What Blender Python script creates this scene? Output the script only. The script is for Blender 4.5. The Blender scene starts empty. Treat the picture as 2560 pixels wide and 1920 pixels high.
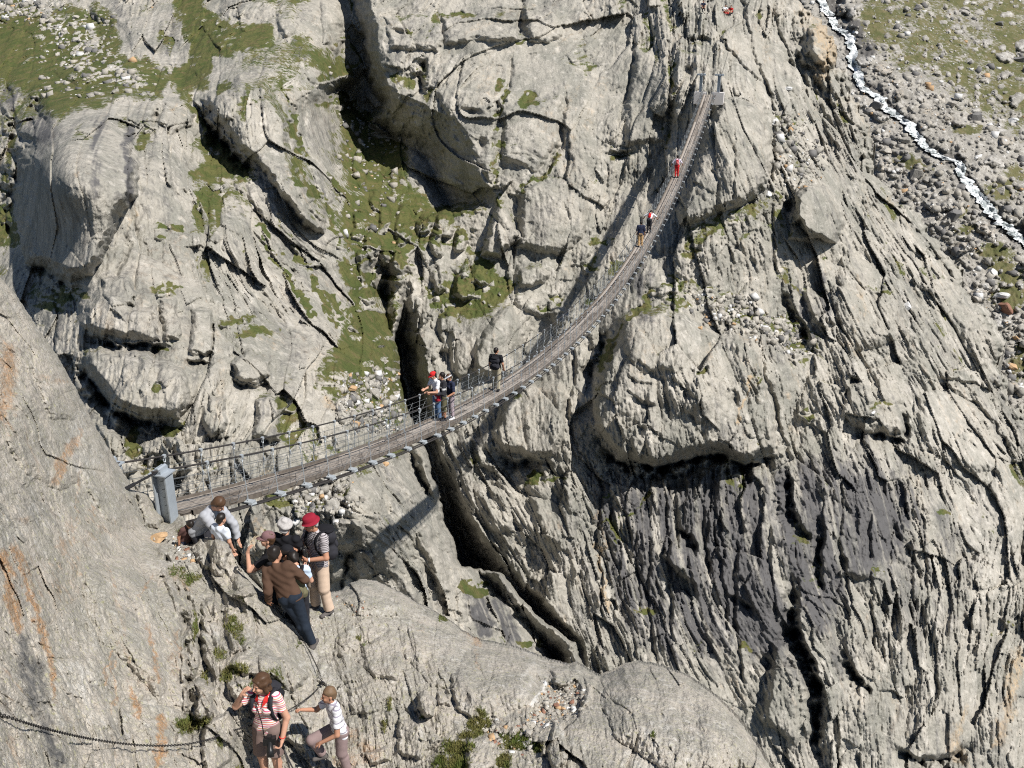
import bpy, bmesh, math, random
import numpy as np
from mathutils import Vector, Matrix

# ---------------------------------------------------------------- camera, light, exposure
scene = bpy.context.scene
col = scene.collection
PITCH = 0.37504                 # the photographer looks 21.5 degrees down
FPX = 2490.0                    # focal length in pixels of the 2560 px wide photograph
cam_data = bpy.data.cameras.new("camera")
cam = bpy.data.objects.new("camera", cam_data)
col.objects.link(cam)
cam_data.sensor_width = 36.0
cam_data.lens = 36.0 * FPX / 2560.0
cam_data.clip_start = 0.1
cam_data.clip_end = 3000.0
cam.rotation_euler = (math.pi / 2 - PITCH, 0, 0)
scene.camera = cam

SUN = np.array([0.505, -0.354, 0.787])
SUN = SUN / np.linalg.norm(SUN)
SUN_EL = math.asin(SUN[2])
SUN_AZ = math.atan2(SUN[0], SUN[1])          # clockwise from +Y
world = bpy.data.worlds.new("World")
scene.world = world
world.use_nodes = True
wn = world.node_tree
bg = wn.nodes["Background"]
sky = wn.nodes.new("ShaderNodeTexSky")
sky.sky_type = 'NISHITA'
sky.sun_disc = False
sky.sun_elevation = SUN_EL
sky.sun_rotation = SUN_AZ
sky.altitude = 1700
wn.links.new(sky.outputs[0], bg.inputs[0])
bg.inputs[1].default_value = 0.065

sun_data = bpy.data.lights.new("sun", 'SUN')
sun_data.energy = 5.0
sun_data.angle = math.radians(0.53)
sun_data.color = (1.0, 0.958, 0.895)
sun = bpy.data.objects.new("sun", sun_data)
col.objects.link(sun)
sun.rotation_euler = Vector(SUN).to_track_quat('Z', 'Y').to_euler()
scene.view_settings.view_transform = 'Standard'
scene.view_settings.look = 'None'
scene.view_settings.exposure = 0.33
scene.cycles.diffuse_bounces = 1
scene.cycles.max_bounces = 4
scene.cycles.use_denoising = False
scene.cycles.filter_width = 1.1
scene.view_settings.gamma = 1.0

CP, SP = math.cos(PITCH), math.sin(PITCH)
RT = np.array([1.0, 0, 0]); FW = np.array([0, CP, -SP]); UP = np.array([0, SP, CP])


def at(px, py, d):
    """the point seen at photo pixel (px, py), d metres away along the view axis"""
    return Vector(((px - 1280) / FPX * d, d * (CP + (960 - py) / FPX * SP), d * (-SP + (960 - py) / FPX * CP)))


def pix(P):
    P = np.asarray(P, float)
    fw = P @ FW
    return np.array([1280 + FPX * (P @ RT) / fw, 960 - FPX * (P @ UP) / fw, fw])


def tag(o, label=None, cat=None, group=None, kind=None):
    if label: o["label"] = label
    if cat: o["category"] = cat
    if group: o["group"] = group
    if kind: o["kind"] = kind
    return o


def link(o, parent=None):
    col.objects.link(o)
    if parent is not None:
        o.parent = parent
    return o


def empty(name, loc=(0, 0, 0), rotz=0.0, label=None, cat=None, group=None):
    o = bpy.data.objects.new(name, None)
    o.empty_display_size = 0.2
    o.location = loc
    o.rotation_euler = (0, 0, rotz)
    link(o)
    return tag(o, label, cat, group)


def mesh_obj(name, verts, faces, mat, parent=None, smooth=True):
    me = bpy.data.meshes.new(name)
    if isinstance(faces, np.ndarray):
        verts = np.asarray(verts, np.float32)
        n, k = faces.shape
        me.vertices.add(len(verts)); me.vertices.foreach_set("co", verts.ravel())
        me.loops.add(n * k); me.loops.foreach_set("vertex_index", faces.astype(np.int32).ravel())
        me.polygons.add(n)
        me.polygons.foreach_set("loop_start", np.arange(0, n * k, k, dtype=np.int32))
        me.update(calc_edges=True)
    else:
        me.from_pydata([tuple(v) for v in verts], [], faces)
        me.update()
    if smooth and len(me.polygons):
        me.polygons.foreach_set("use_smooth", np.ones(len(me.polygons), bool))
    me.materials.append(mat)
    o = bpy.data.objects.new(name, me)
    return link(o, parent)


# ---------------------------------------------------------------- materials
def new_mat(name, rough=0.8):
    m = bpy.data.materials.new(name)
    m.use_nodes = True
    b = m.node_tree.nodes["Principled BSDF"]
    b.inputs["Roughness"].default_value = rough
    b.inputs["Specular IOR Level"].default_value = 0.25
    return m, m.node_tree, b


def N(nt, typ, **kw):
    n = nt.nodes.new(typ)
    for k, v in kw.items():
        setattr(n, k, v)
    return n


def noise(nt, scale, detail=4, rough=0.6, vec=None, dist=0.0):
    n = N(nt, "ShaderNodeTexNoise")
    n.inputs["Scale"].default_value = scale
    n.inputs["Detail"].default_value = detail
    n.inputs["Roughness"].default_value = rough
    n.inputs["Distortion"].default_value = dist
    if vec is not None:
        nt.links.new(vec, n.inputs["Vector"])
    return n.outputs[0]


def ramp(nt, fac, lo, hi):
    r = N(nt, "ShaderNodeMapRange")
    r.interpolation_type = 'SMOOTHSTEP'
    r.inputs["From Min"].default_value = lo
    r.inputs["From Max"].default_value = hi
    nt.links.new(fac, r.inputs["Value"])
    return r.outputs[0]


def mixc(nt, fac, a, b):
    m = N(nt, "ShaderNodeMix", data_type='RGBA')
    if isinstance(fac, float):
        m.inputs[0].default_value = fac
    else:
        nt.links.new(fac, m.inputs[0])
    for i, c in ((6, a), (7, b)):
        if isinstance(c, tuple):
            m.inputs[i].default_value = c + (1,) if len(c) == 3 else c
        else:
            nt.links.new(c, m.inputs[i])
    return m.outputs[2]


def math_n(nt, op, a, b=None):
    m = N(nt, "ShaderNodeMath", operation=op)
    for i, c in enumerate((a, b)):
        if c is None: continue
        if isinstance(c, (int, float)):
            m.inputs[i].default_value = c
        else:
            nt.links.new(c, m.inputs[i])
    return m.outputs[0]


def rock_material(name, unit, c1, c2, cdark, cochre, cpale, greens, speck=0.5, bump=0.6, lichen=0.0):
    """weathered gneiss; unit = size in metres of the finest visible grain"""
    m, nt, b = new_mat(name, 0.82)
    geo = N(nt, "ShaderNodeNewGeometry")
    pos = geo.outputs["Position"]
    mp = N(nt, "ShaderNodeMapping")
    mp.inputs["Scale"].default_value = (1, 0.6, 0.22)
    nt.links.new(pos, mp.inputs["Vector"])
    vs = mp.outputs[0]

    def attr(a):
        n = N(nt, "ShaderNodeAttribute"); n.attribute_name = a
        return n.outputs["Fac"]
    big = noise(nt, 0.12 / unit, 5, 0.6, pos)
    mid = noise(nt, 0.7 / unit, 4, 0.65, pos)
    streak = noise(nt, 1.3 / unit, 6, 0.65, vs, 0.3)
    fine = noise(nt, 3.0 / unit, 3, 0.7, pos)
    c = mixc(nt, ramp(nt, big, 0.36, 0.64), c1, c2)
    c = mixc(nt, math_n(nt, 'MULTIPLY', ramp(nt, streak, 0.5, 0.72), 0.55), c, tuple(x * 0.52 for x in c1))
    c = mixc(nt, math_n(nt, 'MULTIPLY', ramp(nt, mid, 0.52, 0.7), 0.45), c, cpale)
    c = mixc(nt, math_n(nt, 'MULTIPLY', ramp(nt, fine, 0.56, 0.74), speck), c, cpale)
    c = mixc(nt, math_n(nt, 'MULTIPLY', ramp(nt, fine, 0.44, 0.28), speck), c, tuple(x * 0.42 for x in c1))
    if lichen:
        lich = noise(nt, 1.6 / unit, 4, 0.7, pos)
        c = mixc(nt, math_n(nt, 'MULTIPLY', ramp(nt, lich, 0.56, 0.66), lichen), c, (0.36, 0.36, 0.16))
    pa = attr("pale")
    c = mixc(nt, ramp(nt, math_n(nt, 'ADD', pa, math_n(nt, 'MULTIPLY', math_n(nt, 'SUBTRACT', mid, 0.5), 0.8)), 0.2, 1.0), c, cpale)
    oc = attr("ochre")
    of = ramp(nt, math_n(nt, 'ADD', oc, math_n(nt, 'ADD', math_n(nt, 'MULTIPLY', math_n(nt, 'SUBTRACT', streak, 0.5), 1.3), math_n(nt, 'MULTIPLY', math_n(nt, 'SUBTRACT', mid, 0.5), 1.2))), 0.2, 1.1)
    c = mixc(nt, math_n(nt, 'MULTIPLY', math_n(nt, 'MULTIPLY', of, 0.85), ramp(nt, fine, 0.30, 0.56)), c, cochre)
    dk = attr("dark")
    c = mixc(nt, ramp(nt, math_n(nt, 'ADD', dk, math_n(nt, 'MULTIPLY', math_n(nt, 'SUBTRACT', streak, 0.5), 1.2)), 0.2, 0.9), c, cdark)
    # grass and moss, with frayed edges
    gr = attr("grass")
    gn = noise(nt, 0.9 / unit, 5, 0.7, pos)
    gm = ramp(nt, math_n(nt, 'ADD', gr, math_n(nt, 'ADD', math_n(nt, 'MULTIPLY', math_n(nt, 'SUBTRACT', gn, 0.5), 1.5), math_n(nt, 'MULTIPLY', math_n(nt, 'SUBTRACT', fine, 0.5), 0.7))), 0.36, 0.64)
    g = mixc(nt, ramp(nt, noise(nt, 0.28 / unit, 4, 0.65, pos), 0.38, 0.62), greens[0], greens[1])
    g = mixc(nt, math_n(nt, 'MULTIPLY', ramp(nt, noise(nt, 0.5 / unit, 4, 0.7, pos), 0.5, 0.68), 0.8), g, greens[2])
    g = mixc(nt, math_n(nt, 'MULTIPLY', ramp(nt, fine, 0.5, 0.3), 0.6), g, tuple(x * 0.4 for x in greens[0]))
    c = mixc(nt, gm, c, g)
    nt.links.new(c, b.inputs["Base Color"])
    # relief finer than the mesh
    h = math_n(nt, 'ADD', math_n(nt, 'MULTIPLY', streak, 1.0), math_n(nt, 'MULTIPLY', fine, 0.45))
    bp = N(nt, "ShaderNodeBump")
    bp.inputs["Strength"].default_value = bump
    bp.inputs["Distance"].default_value = 0.5 * unit
    nt.links.new(h, bp.inputs["Height"])
    nt.links.new(bp.outputs[0], b.inputs["Normal"])
    return m


GREENS = ((0.068, 0.086, 0.023), (0.110, 0.110, 0.036), (0.150, 0.115, 0.054))
M_CLIFF = rock_material("cliff_gneiss", 0.55, (0.245, 0.238, 0.205), (0.375, 0.35, 0.302), (0.105, 0.102, 0.102), (0.44, 0.32, 0.19), (0.58, 0.545, 0.49), GREENS)
M_NEAR = rock_material("outcrop_gneiss", 0.10, (0.31, 0.292, 0.25), (0.43, 0.39, 0.335), (0.12, 0.118, 0.115), (0.37, 0.20, 0.085), (0.60, 0.58, 0.54), GREENS, 0.75, 0.9, 0.45)
M_SCREE = rock_material("scree_ground", 0.7, (0.235, 0.222, 0.195), (0.34, 0.32, 0.285), (0.10, 0.095, 0.09), (0.42, 0.32, 0.2), (0.62, 0.6, 0.57),
                        ((0.085, 0.092, 0.032), (0.13, 0.122, 0.052), (0.175, 0.14, 0.078)), 0.7, 0.7)


# ---------------------------------------------------------------- noise tools (numpy)
def _hash(ix, iy, seed):
    h = (ix.astype(np.int64) * 374761393 + iy.astype(np.int64) * 668265263 + seed * 974634777) & 0xffffffff
    h = ((h ^ (h >> 13)) * 1274126177) & 0xffffffff
    return (h ^ (h >> 16)) & 0xffffffff


def _r(h, k):
    h = (h * (2654435761 + 2 * k * 40503)) & 0xffffffff
    h = ((h ^ (h >> 15)) * 2246822519) & 0xffffffff
    return (((h ^ (h >> 13)) & 0xffff).astype(np.float32)) / 65535.0


def gnoise(x, y, seed=0):
    x0 = np.floor(x); y0 = np.floor(y)
    fx = (x - x0).astype(np.float32); fy = (y - y0).astype(np.float32)
    ix = x0.astype(np.int64); iy = y0.astype(np.int64)
    u = fx * fx * fx * (fx * (fx * 6 - 15) + 10); v = fy * fy * fy * (fy * (fy * 6 - 15) + 10)

    def g(a, b):
        ang = _r(_hash(ix + a, iy + b, seed), 1) * np.float32(6.2831853)
        return np.cos(ang) * (fx - a) + np.sin(ang) * (fy - b)
    n0 = g(0, 0) * (1 - u) + g(1, 0) * u
    n1 = g(0, 1) * (1 - u) + g(1, 1) * u
    return (n0 * (1 - v) + n1 * v) * 1.5


def fbm(x, y, seed=0, octs=4, gain=0.5):
    a = 1.0; s = 0; t = 0.0
    for o in range(octs):
        s = s + a * gnoise(x, y, seed + o * 17); t += a
        x = x * 2.03; y = y * 2.03; a *= gain
    return s / t * 1.4


def blocks(x, y, seed=0, jit=0.85):
    """cellular blocks: returns (F1, F2, offset x, offset y, three random numbers per cell)"""
    x0 = np.floor(x).astype(np.int64); y0 = np.floor(y).astype(np.int64)
    x = x.astype(np.float32); y = y.astype(np.float32)
    f1 = np.full(x.shape, 9.0, np.float32); f2 = f1.copy()
    ox = np.zeros_like(f1); oy = np.zeros_like(f1); hid = np.zeros(x.shape, np.int64)
    for a in (-1, 0, 1):
        for b in (-1, 0, 1):
            h = _hash(x0 + a, y0 + b, seed)
            dx = (x0 + a).astype(np.float32) + 0.5 + (_r(h, 1) - 0.5) * jit - x
            dy = (y0 + b).astype(np.float32) + 0.5 + (_r(h, 2) - 0.5) * jit - y
            d = dx * dx + dy * dy
            near = d < f1
            f2 = np.where(near, f1, np.minimum(f2, d))
            f1 = np.where(near, d, f1)
            ox = np.where(near, -dx, ox); oy = np.where(near, -dy, oy); hid = np.where(near, h, hid)
    return np.sqrt(f1), np.sqrt(f2), ox, oy, _r(hid, 3), _r(hid, 4), _r(hid, 5)


def sstep(x, a, b):
    t = np.clip((x - a) / (b - a), 0, 1)
    return t * t * (3 - 2 * t)


def block_relief(q, r, seed, tilt, step, bulge, crack, flat=0.0):
    """stepped, tilted, rounded blocks parted by joints; positive = towards the viewer"""
    f1, f2, ox, oy, a, b, c = blocks(q, r, seed)
    e = f2 - f1
    h = step * (a - 0.5) * 2 + tilt * ((b - 0.5) * 2 * ox + (c - 0.5) * 2 * oy)
    h = h + bulge * np.sqrt(np.clip(1 - (1 - np.clip(e * 1.6, 0, 1)) ** 2, 0, 1))
    h = h - crack * (1 - sstep(e, 0.0, 0.10))
    return h


def tps(ctrl):
    """thin plate spline through control points (px, py, value)"""
    c = np.array(ctrl, float)
    n = len(c)
    xy = c[:, :2] / 1000.0
    d2 = ((xy[:, None] - xy[None]) ** 2).sum(2)
    K = np.where(d2 > 0, d2 * np.log(d2 + 1e-12), 0) * 0.5 + np.eye(n) * 1e-4
    Pm = np.c_[np.ones(n), xy]
    A = np.zeros((n + 3, n + 3)); A[:n, :n] = K; A[:n, n:] = Pm; A[n:, :n] = Pm.T
    w = np.linalg.solve(A, np.r_[c[:, 2], 0, 0, 0])

    def f(px, py):
        x = px.astype(np.float32) / 1000; y = py.astype(np.float32) / 1000
        out = (w[n] + w[n + 1] * x + w[n + 2] * y).astype(np.float32)
        for i in range(n):
            d = (x - np.float32(xy[i, 0])) ** 2 + (y - np.float32(xy[i, 1])) ** 2 + np.float32(1e-9)
            out += np.float32(0.5 * w[i]) * d * np.log(d)
        return out
    return f


def upsample(f, px1, py1, step=6):
    """evaluate a smooth field coarsely and resample it bilinearly onto the fine grid px1 x py1"""
    cx = np.arange(px1[0] - step, px1[-1] + 2 * step, step); cy = np.arange(py1[0] - step, py1[-1] + 2 * step, step)
    X, Y = np.meshgrid(cx, cy)
    g = f(X, Y)
    tx = (px1 - cx[0]) / step; ty = (py1 - cy[0]) / step
    ix = tx.astype(int); iy = ty.astype(int)
    fx = (tx - ix).astype(np.float32)[None, :]; fy = (ty - iy).astype(np.float32)[:, None]
    r0 = g[iy][:, ix] * (1 - fx) + g[iy][:, ix + 1] * fx
    r1 = g[iy + 1][:, ix] * (1 - fx) + g[iy + 1][:, ix + 1] * fx
    return (r0 * (1 - fy) + r1 * fy).astype(np.float32)


class Canvas:
    """the fine grid a rock face is carved on; features are given at photo pixels and carved in metres of depth"""

    def __init__(self, x0, x1, y0, y1, step):
        self.px1 = np.arange(x0, x1 + step, step, dtype=float); self.py1 = np.arange(y0, y1 + step, step, dtype=float)
        self.X, self.Y = [a.astype(np.float32) for a in np.meshgrid(self.px1, self.py1)]
        self.step = step

    def warp(self, seed, big, small):
        """coordinates with wandering offsets, so that traced edges come out ragged"""
        X, Y = self.X, self.Y
        self.wx = (X + big * fbm(X / 70, Y / 70, seed, 3) + small * fbm(X / 17, Y / 17, seed + 1, 2)).astype(np.float32)
        self.wy = (Y + big * fbm(X / 70, Y / 70, seed + 2, 3) + small * fbm(X / 17, Y / 17, seed + 3, 2)).astype(np.float32)

    def win(self, x0, x1, y0, y1):
        i0, i1 = np.searchsorted(self.px1, (x0, x1)); j0, j1 = np.searchsorted(self.py1, (y0, y1))
        return slice(j0, j1), slice(i0, i1)

    def line_dist(self, pts, pad):
        """window, unsigned distance, signed distance (right of travel positive), parameter 0..1"""
        p = np.array(pts, np.float32)
        w = self.win(p[:, 0].min() - pad, p[:, 0].max() + pad, p[:, 1].min() - pad, p[:, 1].max() + pad)
        x = self.wx[w]; y = self.wy[w]
        best = np.full(x.shape, 1e9, np.float32); sg = np.zeros_like(best); par = np.zeros_like(best)
        L = np.sqrt(((p[1:] - p[:-1]) ** 2).sum(1)); tot = L.sum(); acc = 0
        for k in range(len(p) - 1):
            ax, ay = p[k]; bx, by = p[k + 1]
            dx, dy = bx - ax, by - ay
            t = np.clip(((x - ax) * dx + (y - ay) * dy) / max(L[k] ** 2, 1e-6), 0, 1)
            ex = x - (ax + t * dx); ey = y - (ay + t * dy)
            d = ex * ex + ey * ey
            nb = d < best
            best = np.where(nb, d, best)
            cr = (dx * (y - ay) - dy * (x - ax)) / L[k]
            sg = np.where(nb, cr, sg); par = np.where(nb, (acc + t * L[k]) / tot, par)
            acc += L[k]
        best = np.sqrt(best)
        return w, best, np.where(sg >= 0, best, -best), par

    def poly(self, pts, pad=60):
        """window and signed distance, positive inside the polygon"""
        w, d, s, t = self.line_dist(list(pts) + [pts[0]], pad)
        x = self.wx[w]; y = self.wy[w]
        ins = np.zeros(x.shape, bool)
        n = len(pts)
        for k in range(n):
            ax, ay = pts[k]; bx, by = pts[(k + 1) % n]
            if ay == by: continue
            ins ^= ((ay > y) != (by > y)) & (x < (bx - ax) * (y - ay) / (by - ay) + ax)
        return w, np.where(ins, d, -d)

    # --- carving; H is metres towards the viewer
    def crack(self, pts, width, depth, side=0.0):
        w, d, s, t = self.line_dist(pts, width * 3)
        taper = np.clip(np.minimum(t, 1 - t) * 8, 0.25, 1)
        wd = width * taper
        self.H[w] -= 0.4 * depth * taper * np.clip(1 - d / (wd * .85), 0, 1)

    def slab(self, pts, h, edge=14, tilt=(0, 0), edge_pow=0.5, calm=0.0):
        """a protruding rounded slab"""
        w, s = self.poly(pts)
        h = h * (.7 if h > 1 and h < 3 else 1)
        u = np.clip(s / edge, 0, 1)
        prof = .55 * np.clip(u * 1.5, 0, 1) + .45 * np.clip(1 - (1 - u) ** 2, 0, 1) ** edge_pow
        p = np.array(pts, np.float32); c = p.mean(0); r = max(np.ptp(p[:, 0]), np.ptp(p[:, 1])) * 0.5
        lin = 1 + tilt[0] * (self.X[w] - c[0]) / r + tilt[1] * (self.Y[w] - c[1]) / r
        self.H[w] += h * prof * lin
        if calm:
            self.calm[w] = np.maximum(self.calm[w], calm * sstep(s, -2, edge))

    def scarp(self, pts, h, wf, L, sharp=3.0):
        """along pts the face drops h metres within wf pixels on the left (pts running down) or below (pts running right) and recovers over L"""
        h = h * (.5 if h < 2.8 else .85 if h < 5.5 else 1)
        w, d, s, t = self.line_dist(pts, wf + 3.2 * L)
        taper = sstep(np.minimum(t, 1 - t), 0, 0.08) * 0.85 + 0.15 if h > 8 else sstep(np.minimum(t, 1 - t), -.02, 0.34) * np.clip(.85 + .9 * fbm(self.X[w] / 34, self.Y[w] / 34, 91, 3), .25, 1.4)
        left = np.clip(s, 0, None)
        prof = np.where(left < wf, left / wf, np.exp(-np.clip(left - wf, 0, None) / L) * (1 - sstep(left, wf + 2 * L, wf + 3 * L)))
        endd = np.where((t <= 0) | (t >= 1), np.exp(-d / (L + wf) * 2.0), 1)
        self.H[w] -= h * prof * taper * endd

    def paint(self, arr, pts, val=1.0, soft=12, inner=0):
        w, s = self.poly(pts, 60 + soft * 2)
        arr[w] = np.maximum(arr[w], val * sstep(s, -soft, soft))

    def streak(self, arr, pts, width, val=1.0):
        w, d, s, t = self.line_dist(pts, width * 3)
        arr[w] = np.maximum(arr[w], val * np.clip(1.25 - d / width, 0, 1))


def build_sheet(name, cv, depth, keep, mat, attrs, back=6.0, down=9.0, kind="structure"):
    """turn a carved canvas into a mesh; where it ends against the view behind, the rock rolls over and runs down its hidden side"""
    h, w = depth.shape
    X = (cv.X - 1280) / FPX; Yv = (960 - cv.Y) / FPX
    P = np.empty((h, w, 3), np.float32)
    P[..., 0] = X * depth
    P[..., 1] = depth * (CP + Yv * SP)
    P[..., 2] = depth * (-SP + Yv * CP)
    idx = np.arange(h * w).reshape(h, w)
    q = np.stack([idx[:-1, :-1], idx[1:, :-1], idx[1:, 1:], idx[:-1, 1:]], -1)
    kq = keep[:-1, :-1] & keep[1:, :-1] & keep[1:, 1:] & keep[:-1, 1:]
    F = q[kq]
    V = P.reshape(-1, 3)
    A = {k: v.reshape(-1) for k, v in attrs.items()}
    # border edges -> hidden back side
    E = np.concatenate([F[:, [0, 1]], F[:, [1, 2]], F[:, [2, 3]], F[:, [3, 0]]])
    key = np.minimum(E[:, 0], E[:, 1]).astype(np.int64) * (h * w) + np.maximum(E[:, 0], E[:, 1])
    u, first, cnt = np.unique(key, return_index=True, return_counts=True)
    Bd = E[first[cnt == 1]]
    bv = np.unique(Bd)
    base = V[bv].astype(float)
    hd = base.copy(); hd[:, 2] = 0; hd /= np.linalg.norm(hd, axis=1)[:, None] + 1e-9
    rows = []
    for k, (bk, dn) in enumerate(((0.12, 0.03), (0.4, 0.3), (0.8, 1.2), (1.0, 3.0))):
        rows.append(base + hd * back * bk + np.array([0, 0, -down * dn]))
    remap = np.full(h * w, -1); remap[bv] = np.arange(len(bv))
    n0 = h * w
    newF = []
    prev = lambda i: i
    a = Bd[:, 0]; b = Bd[:, 1]
    la, lb = a, b
    for k in range(4):
        na = n0 + k * len(bv) + remap[a]; nb = n0 + k * len(bv) + remap[b]
        newF.append(np.stack([lb, la, na, nb], -1)); la, lb = na, nb
    V = np.concatenate([V] + [r.astype(np.float32) for r in rows])
    F = np.concatenate([F] + newF)
    A = {k: np.concatenate([v] + [v[bv]] * 4) for k, v in A.items()}
    used = np.unique(F)
    mp = np.zeros(len(V), np.int64); mp[used] = np.arange(len(used))
    o = mesh_obj(name, V[used], mp[F], mat)
    for k, v in A.items():
        at_ = o.data.attributes.new(k, 'FLOAT', 'POINT')
        at_.data.foreach_set("value", v[used].astype(np.float32))
    o["kind"] = kind
    return o
# ---------------------------------------------------------------- the far cliff across the gorge
CSTEP = 2.2
cv = Canvas(-160, 2640, -80, 2000, CSTEP)
L_CTRL = [(-150, 60, 140), (150, 60, 128), (400, 0, 128), (650, -20, 122), (800, 60, 112), (-150, 250, 104), (0, 330, 96), (60, 260, 97), (160, 200, 104), (20, 480, 86),
          (300, 180, 102), (450, 200, 100), (530, 330, 86), (480, 420, 78), (150, 330, 74), (140, 460, 65), (300, 350, 74), (400, 270, 86), (420, 430, 71), (300, 550, 64),
          (560, 240, 88), (620, 300, 84), (650, 420, 80), (750, 300, 92), (760, 450, 84), (800, 200, 101), (850, 130, 113), (890, 250, 114), (850, 400, 104), (900, 500, 99),
          (960, 420, 109), (1000, 560, 98), (950, 620, 90), (880, 620, 85), (960, 760, 80), (860, 780, 74), (900, 900, 66), (980, 900, 69), (800, 900, 63), (850, 1000, 60),
          (250, 700, 60), (450, 650, 63), (600, 600, 70), (700, 650, 73), (780, 600, 79), (650, 800, 63), (400, 800, 57.5), (250, 820, 57), (230, 950, 55), (430, 950, 53.5), (600, 950, 55),
          (120, 620, 70), (90, 760, 66), (-100, 700, 78), (200, 1100, 53), (400, 1150, 51), (600, 1150, 50), (750, 1120, 53.5), (900, 1130, 57), (980, 1060, 62), (600, 1300, 47.5), (750, 1270, 50),
          (880, 1260, 52), (1000, 1250, 54), (900, 1447, 55.5), (967, 1358, 54.5), (1025, 1288, 54), (1090, 1300, 56), (700, 1450, 50), (500, 1400, 47), (1130, 1450, 58), (1250, 1550, 62), (1400, 1620, 68), (1000, 1600, 56),
          (1300, 1750, 66), (1300, 1000, 75), (1200, 700, 82), (1150, 500, 100), (1000, 300, 112), (950, 60, 116)]
R_CTRL = [(950, -50, 116), (960, 100, 110), (970, 205, 107.5), (1060, 260, 105), (1075, 150, 109), (1122, 295, 103), (1200, 430, 99), (1240, 490, 97.5), (1300, 250, 104), (1250, 100, 110), (1400, -20, 117),
          (1400, 150, 108), (1400, 350, 101), (1350, 480, 97.5), (1550, 50, 112), (1560, 200, 106), (1560, 340, 101.5), (1700, 330, 100.5), (1650, 410, 100.5), (1599, 491, 100.2), (1563, 567, 97.6), (1527, 625, 96),
          (1487, 683, 95.5), (1445, 730, 96), (1355, 858, 93.5), (1309, 889, 92.5), (1100, 640, 94), (1060, 700, 93), (1200, 600, 95), (1280, 700, 94), (1170, 760, 92), (1080, 860, 89), (1240, 830, 88.5), (1230, 1025, 87), (1188, 1087, 86),
          (1090, 1000, 87), (1120, 1130, 86), (1300, 1090, 85.5), (1200, 1290, 83.5), (1300, 1400, 82), (1420, 1540, 80), (1500, 1640, 79), (1400, 1250, 82.5), (1450, 950, 87.5), (1500, 1200, 83.5),
          (1760, 240, 98.3), (1800, 232, 98.8), (1740, 300, 98.2), (1840, 300, 98), (1785, 130, 104), (1790, 20, 111), (1900, 100, 110), (1850, 420, 95), (1740, 520, 94), (1700, 640, 91.5), (1640, 740, 90), (1760, 730, 90.5), (1900, 760, 93),
          (1950, 500, 97), (1950, 640, 95), (2050, 500, 100), (2030, 700, 97), (1960, 300, 104), (2000, 160, 110), (2040, 40, 116), (1600, 900, 85), (1750, 900, 86), (1900, 950, 88), (1600, 1100, 83.5), (1600, 1200, 84.5),
          (1850, 1100, 86), (1850, 1190, 85.5), (2000, 1050, 90), (2020, 1250, 85), (1700, 1400, 81.5), (1600, 1550, 79.5), (1900, 1500, 81), (1800, 1750, 78), (2000, 1900, 77.5), (2150, 900, 95), (2150, 1150, 89), (2130, 1400, 84),
          (2250, 1650, 83), (2350, 1900, 82), (2600, 1950, 88), (2300, 800, 101), (2230, 600, 106), (2150, 430, 109), (2100, 280, 110.5), (2070, 160, 113), (2420, 800, 105), (2380, 950, 101), (2300, 1050, 96), (2460, 1050, 101),
          (2350, 1250, 93), (2500, 1250, 98), (2450, 1450, 92), (2600, 1450, 97), (2550, 1650, 91), (2620, 1200, 103), (1560, 1800, 77), (1300, 1700, 78)]
dL = upsample(tps(L_CTRL), cv.px1, cv.py1)
dR = upsample(tps(R_CTRL), cv.px1, cv.py1)
X, Y = cv.X, cv.Y
cv.warp(11, 8, 3.5)
cv.H = np.zeros_like(X); cv.calm = np.zeros_like(X)
# the gorge: left wall in front, right wall behind
GORGE = [(862, -100), (880, 60), (905, 90), (922, 135), (926, 170), (915, 230), (917, 290), (955, 330), (1000, 345), (1008, 430), (1030, 470), (1060, 540), (1040, 620), (1012, 680), (1003, 760), (988, 850), (1000, 905),
         (1010, 1000), (1047, 1100), (1097, 1225), (1112, 1300), (1150, 1410), (1254, 1434), (1309, 1502), (1375, 1568), (1433, 1605), (1450, 1650), (1480, 1720), (1500, 2050)]
g = np.array(GORGE, float)
gx = np.interp(cv.wy + 0, g[:, 1], g[:, 0]).astype(np.float32)
soft = np.interp(cv.py1, [0, 450, 620, 800], [34, 60, 26, 7]).astype(np.float32)[:, None]
wR = 1 / (1 + np.exp(np.clip(-(cv.wx - gx) / soft * 2, -30, 30)))
D0 = dL * (1 - wR) + dR * wR
isR = wR > 0.5
# ---- carving traced from the photograph (metres)
c = cv
# shaded wall that drops from the right massif into the grassy gully
c.scarp([(905, -80), (930, 10), (948, 66), (950, 160), (968, 205), (1000, 250)], 9, 44, 60)
c.scarp([(940, 150), (966, 202), (1008, 240), (1060, 262), (1122, 292), (1161, 350), (1200, 428), (1232, 480), (1240, 525)], 12, 110, 60)
c.scarp([(1078, 140), (1066, 200), (1066, 262)], 3.5, 14, 20)
c.scarp([(1040, 640), (1028, 700), (1036, 790), (1060, 860), (1074, 940), (1088, 1010), (1095, 1090), (1100, 1140), (1150, 1222), (1205, 1325), (1292, 1430), (1400, 1540), (1462, 1606), (1500, 1650)], 13, 70, 60)
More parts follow.
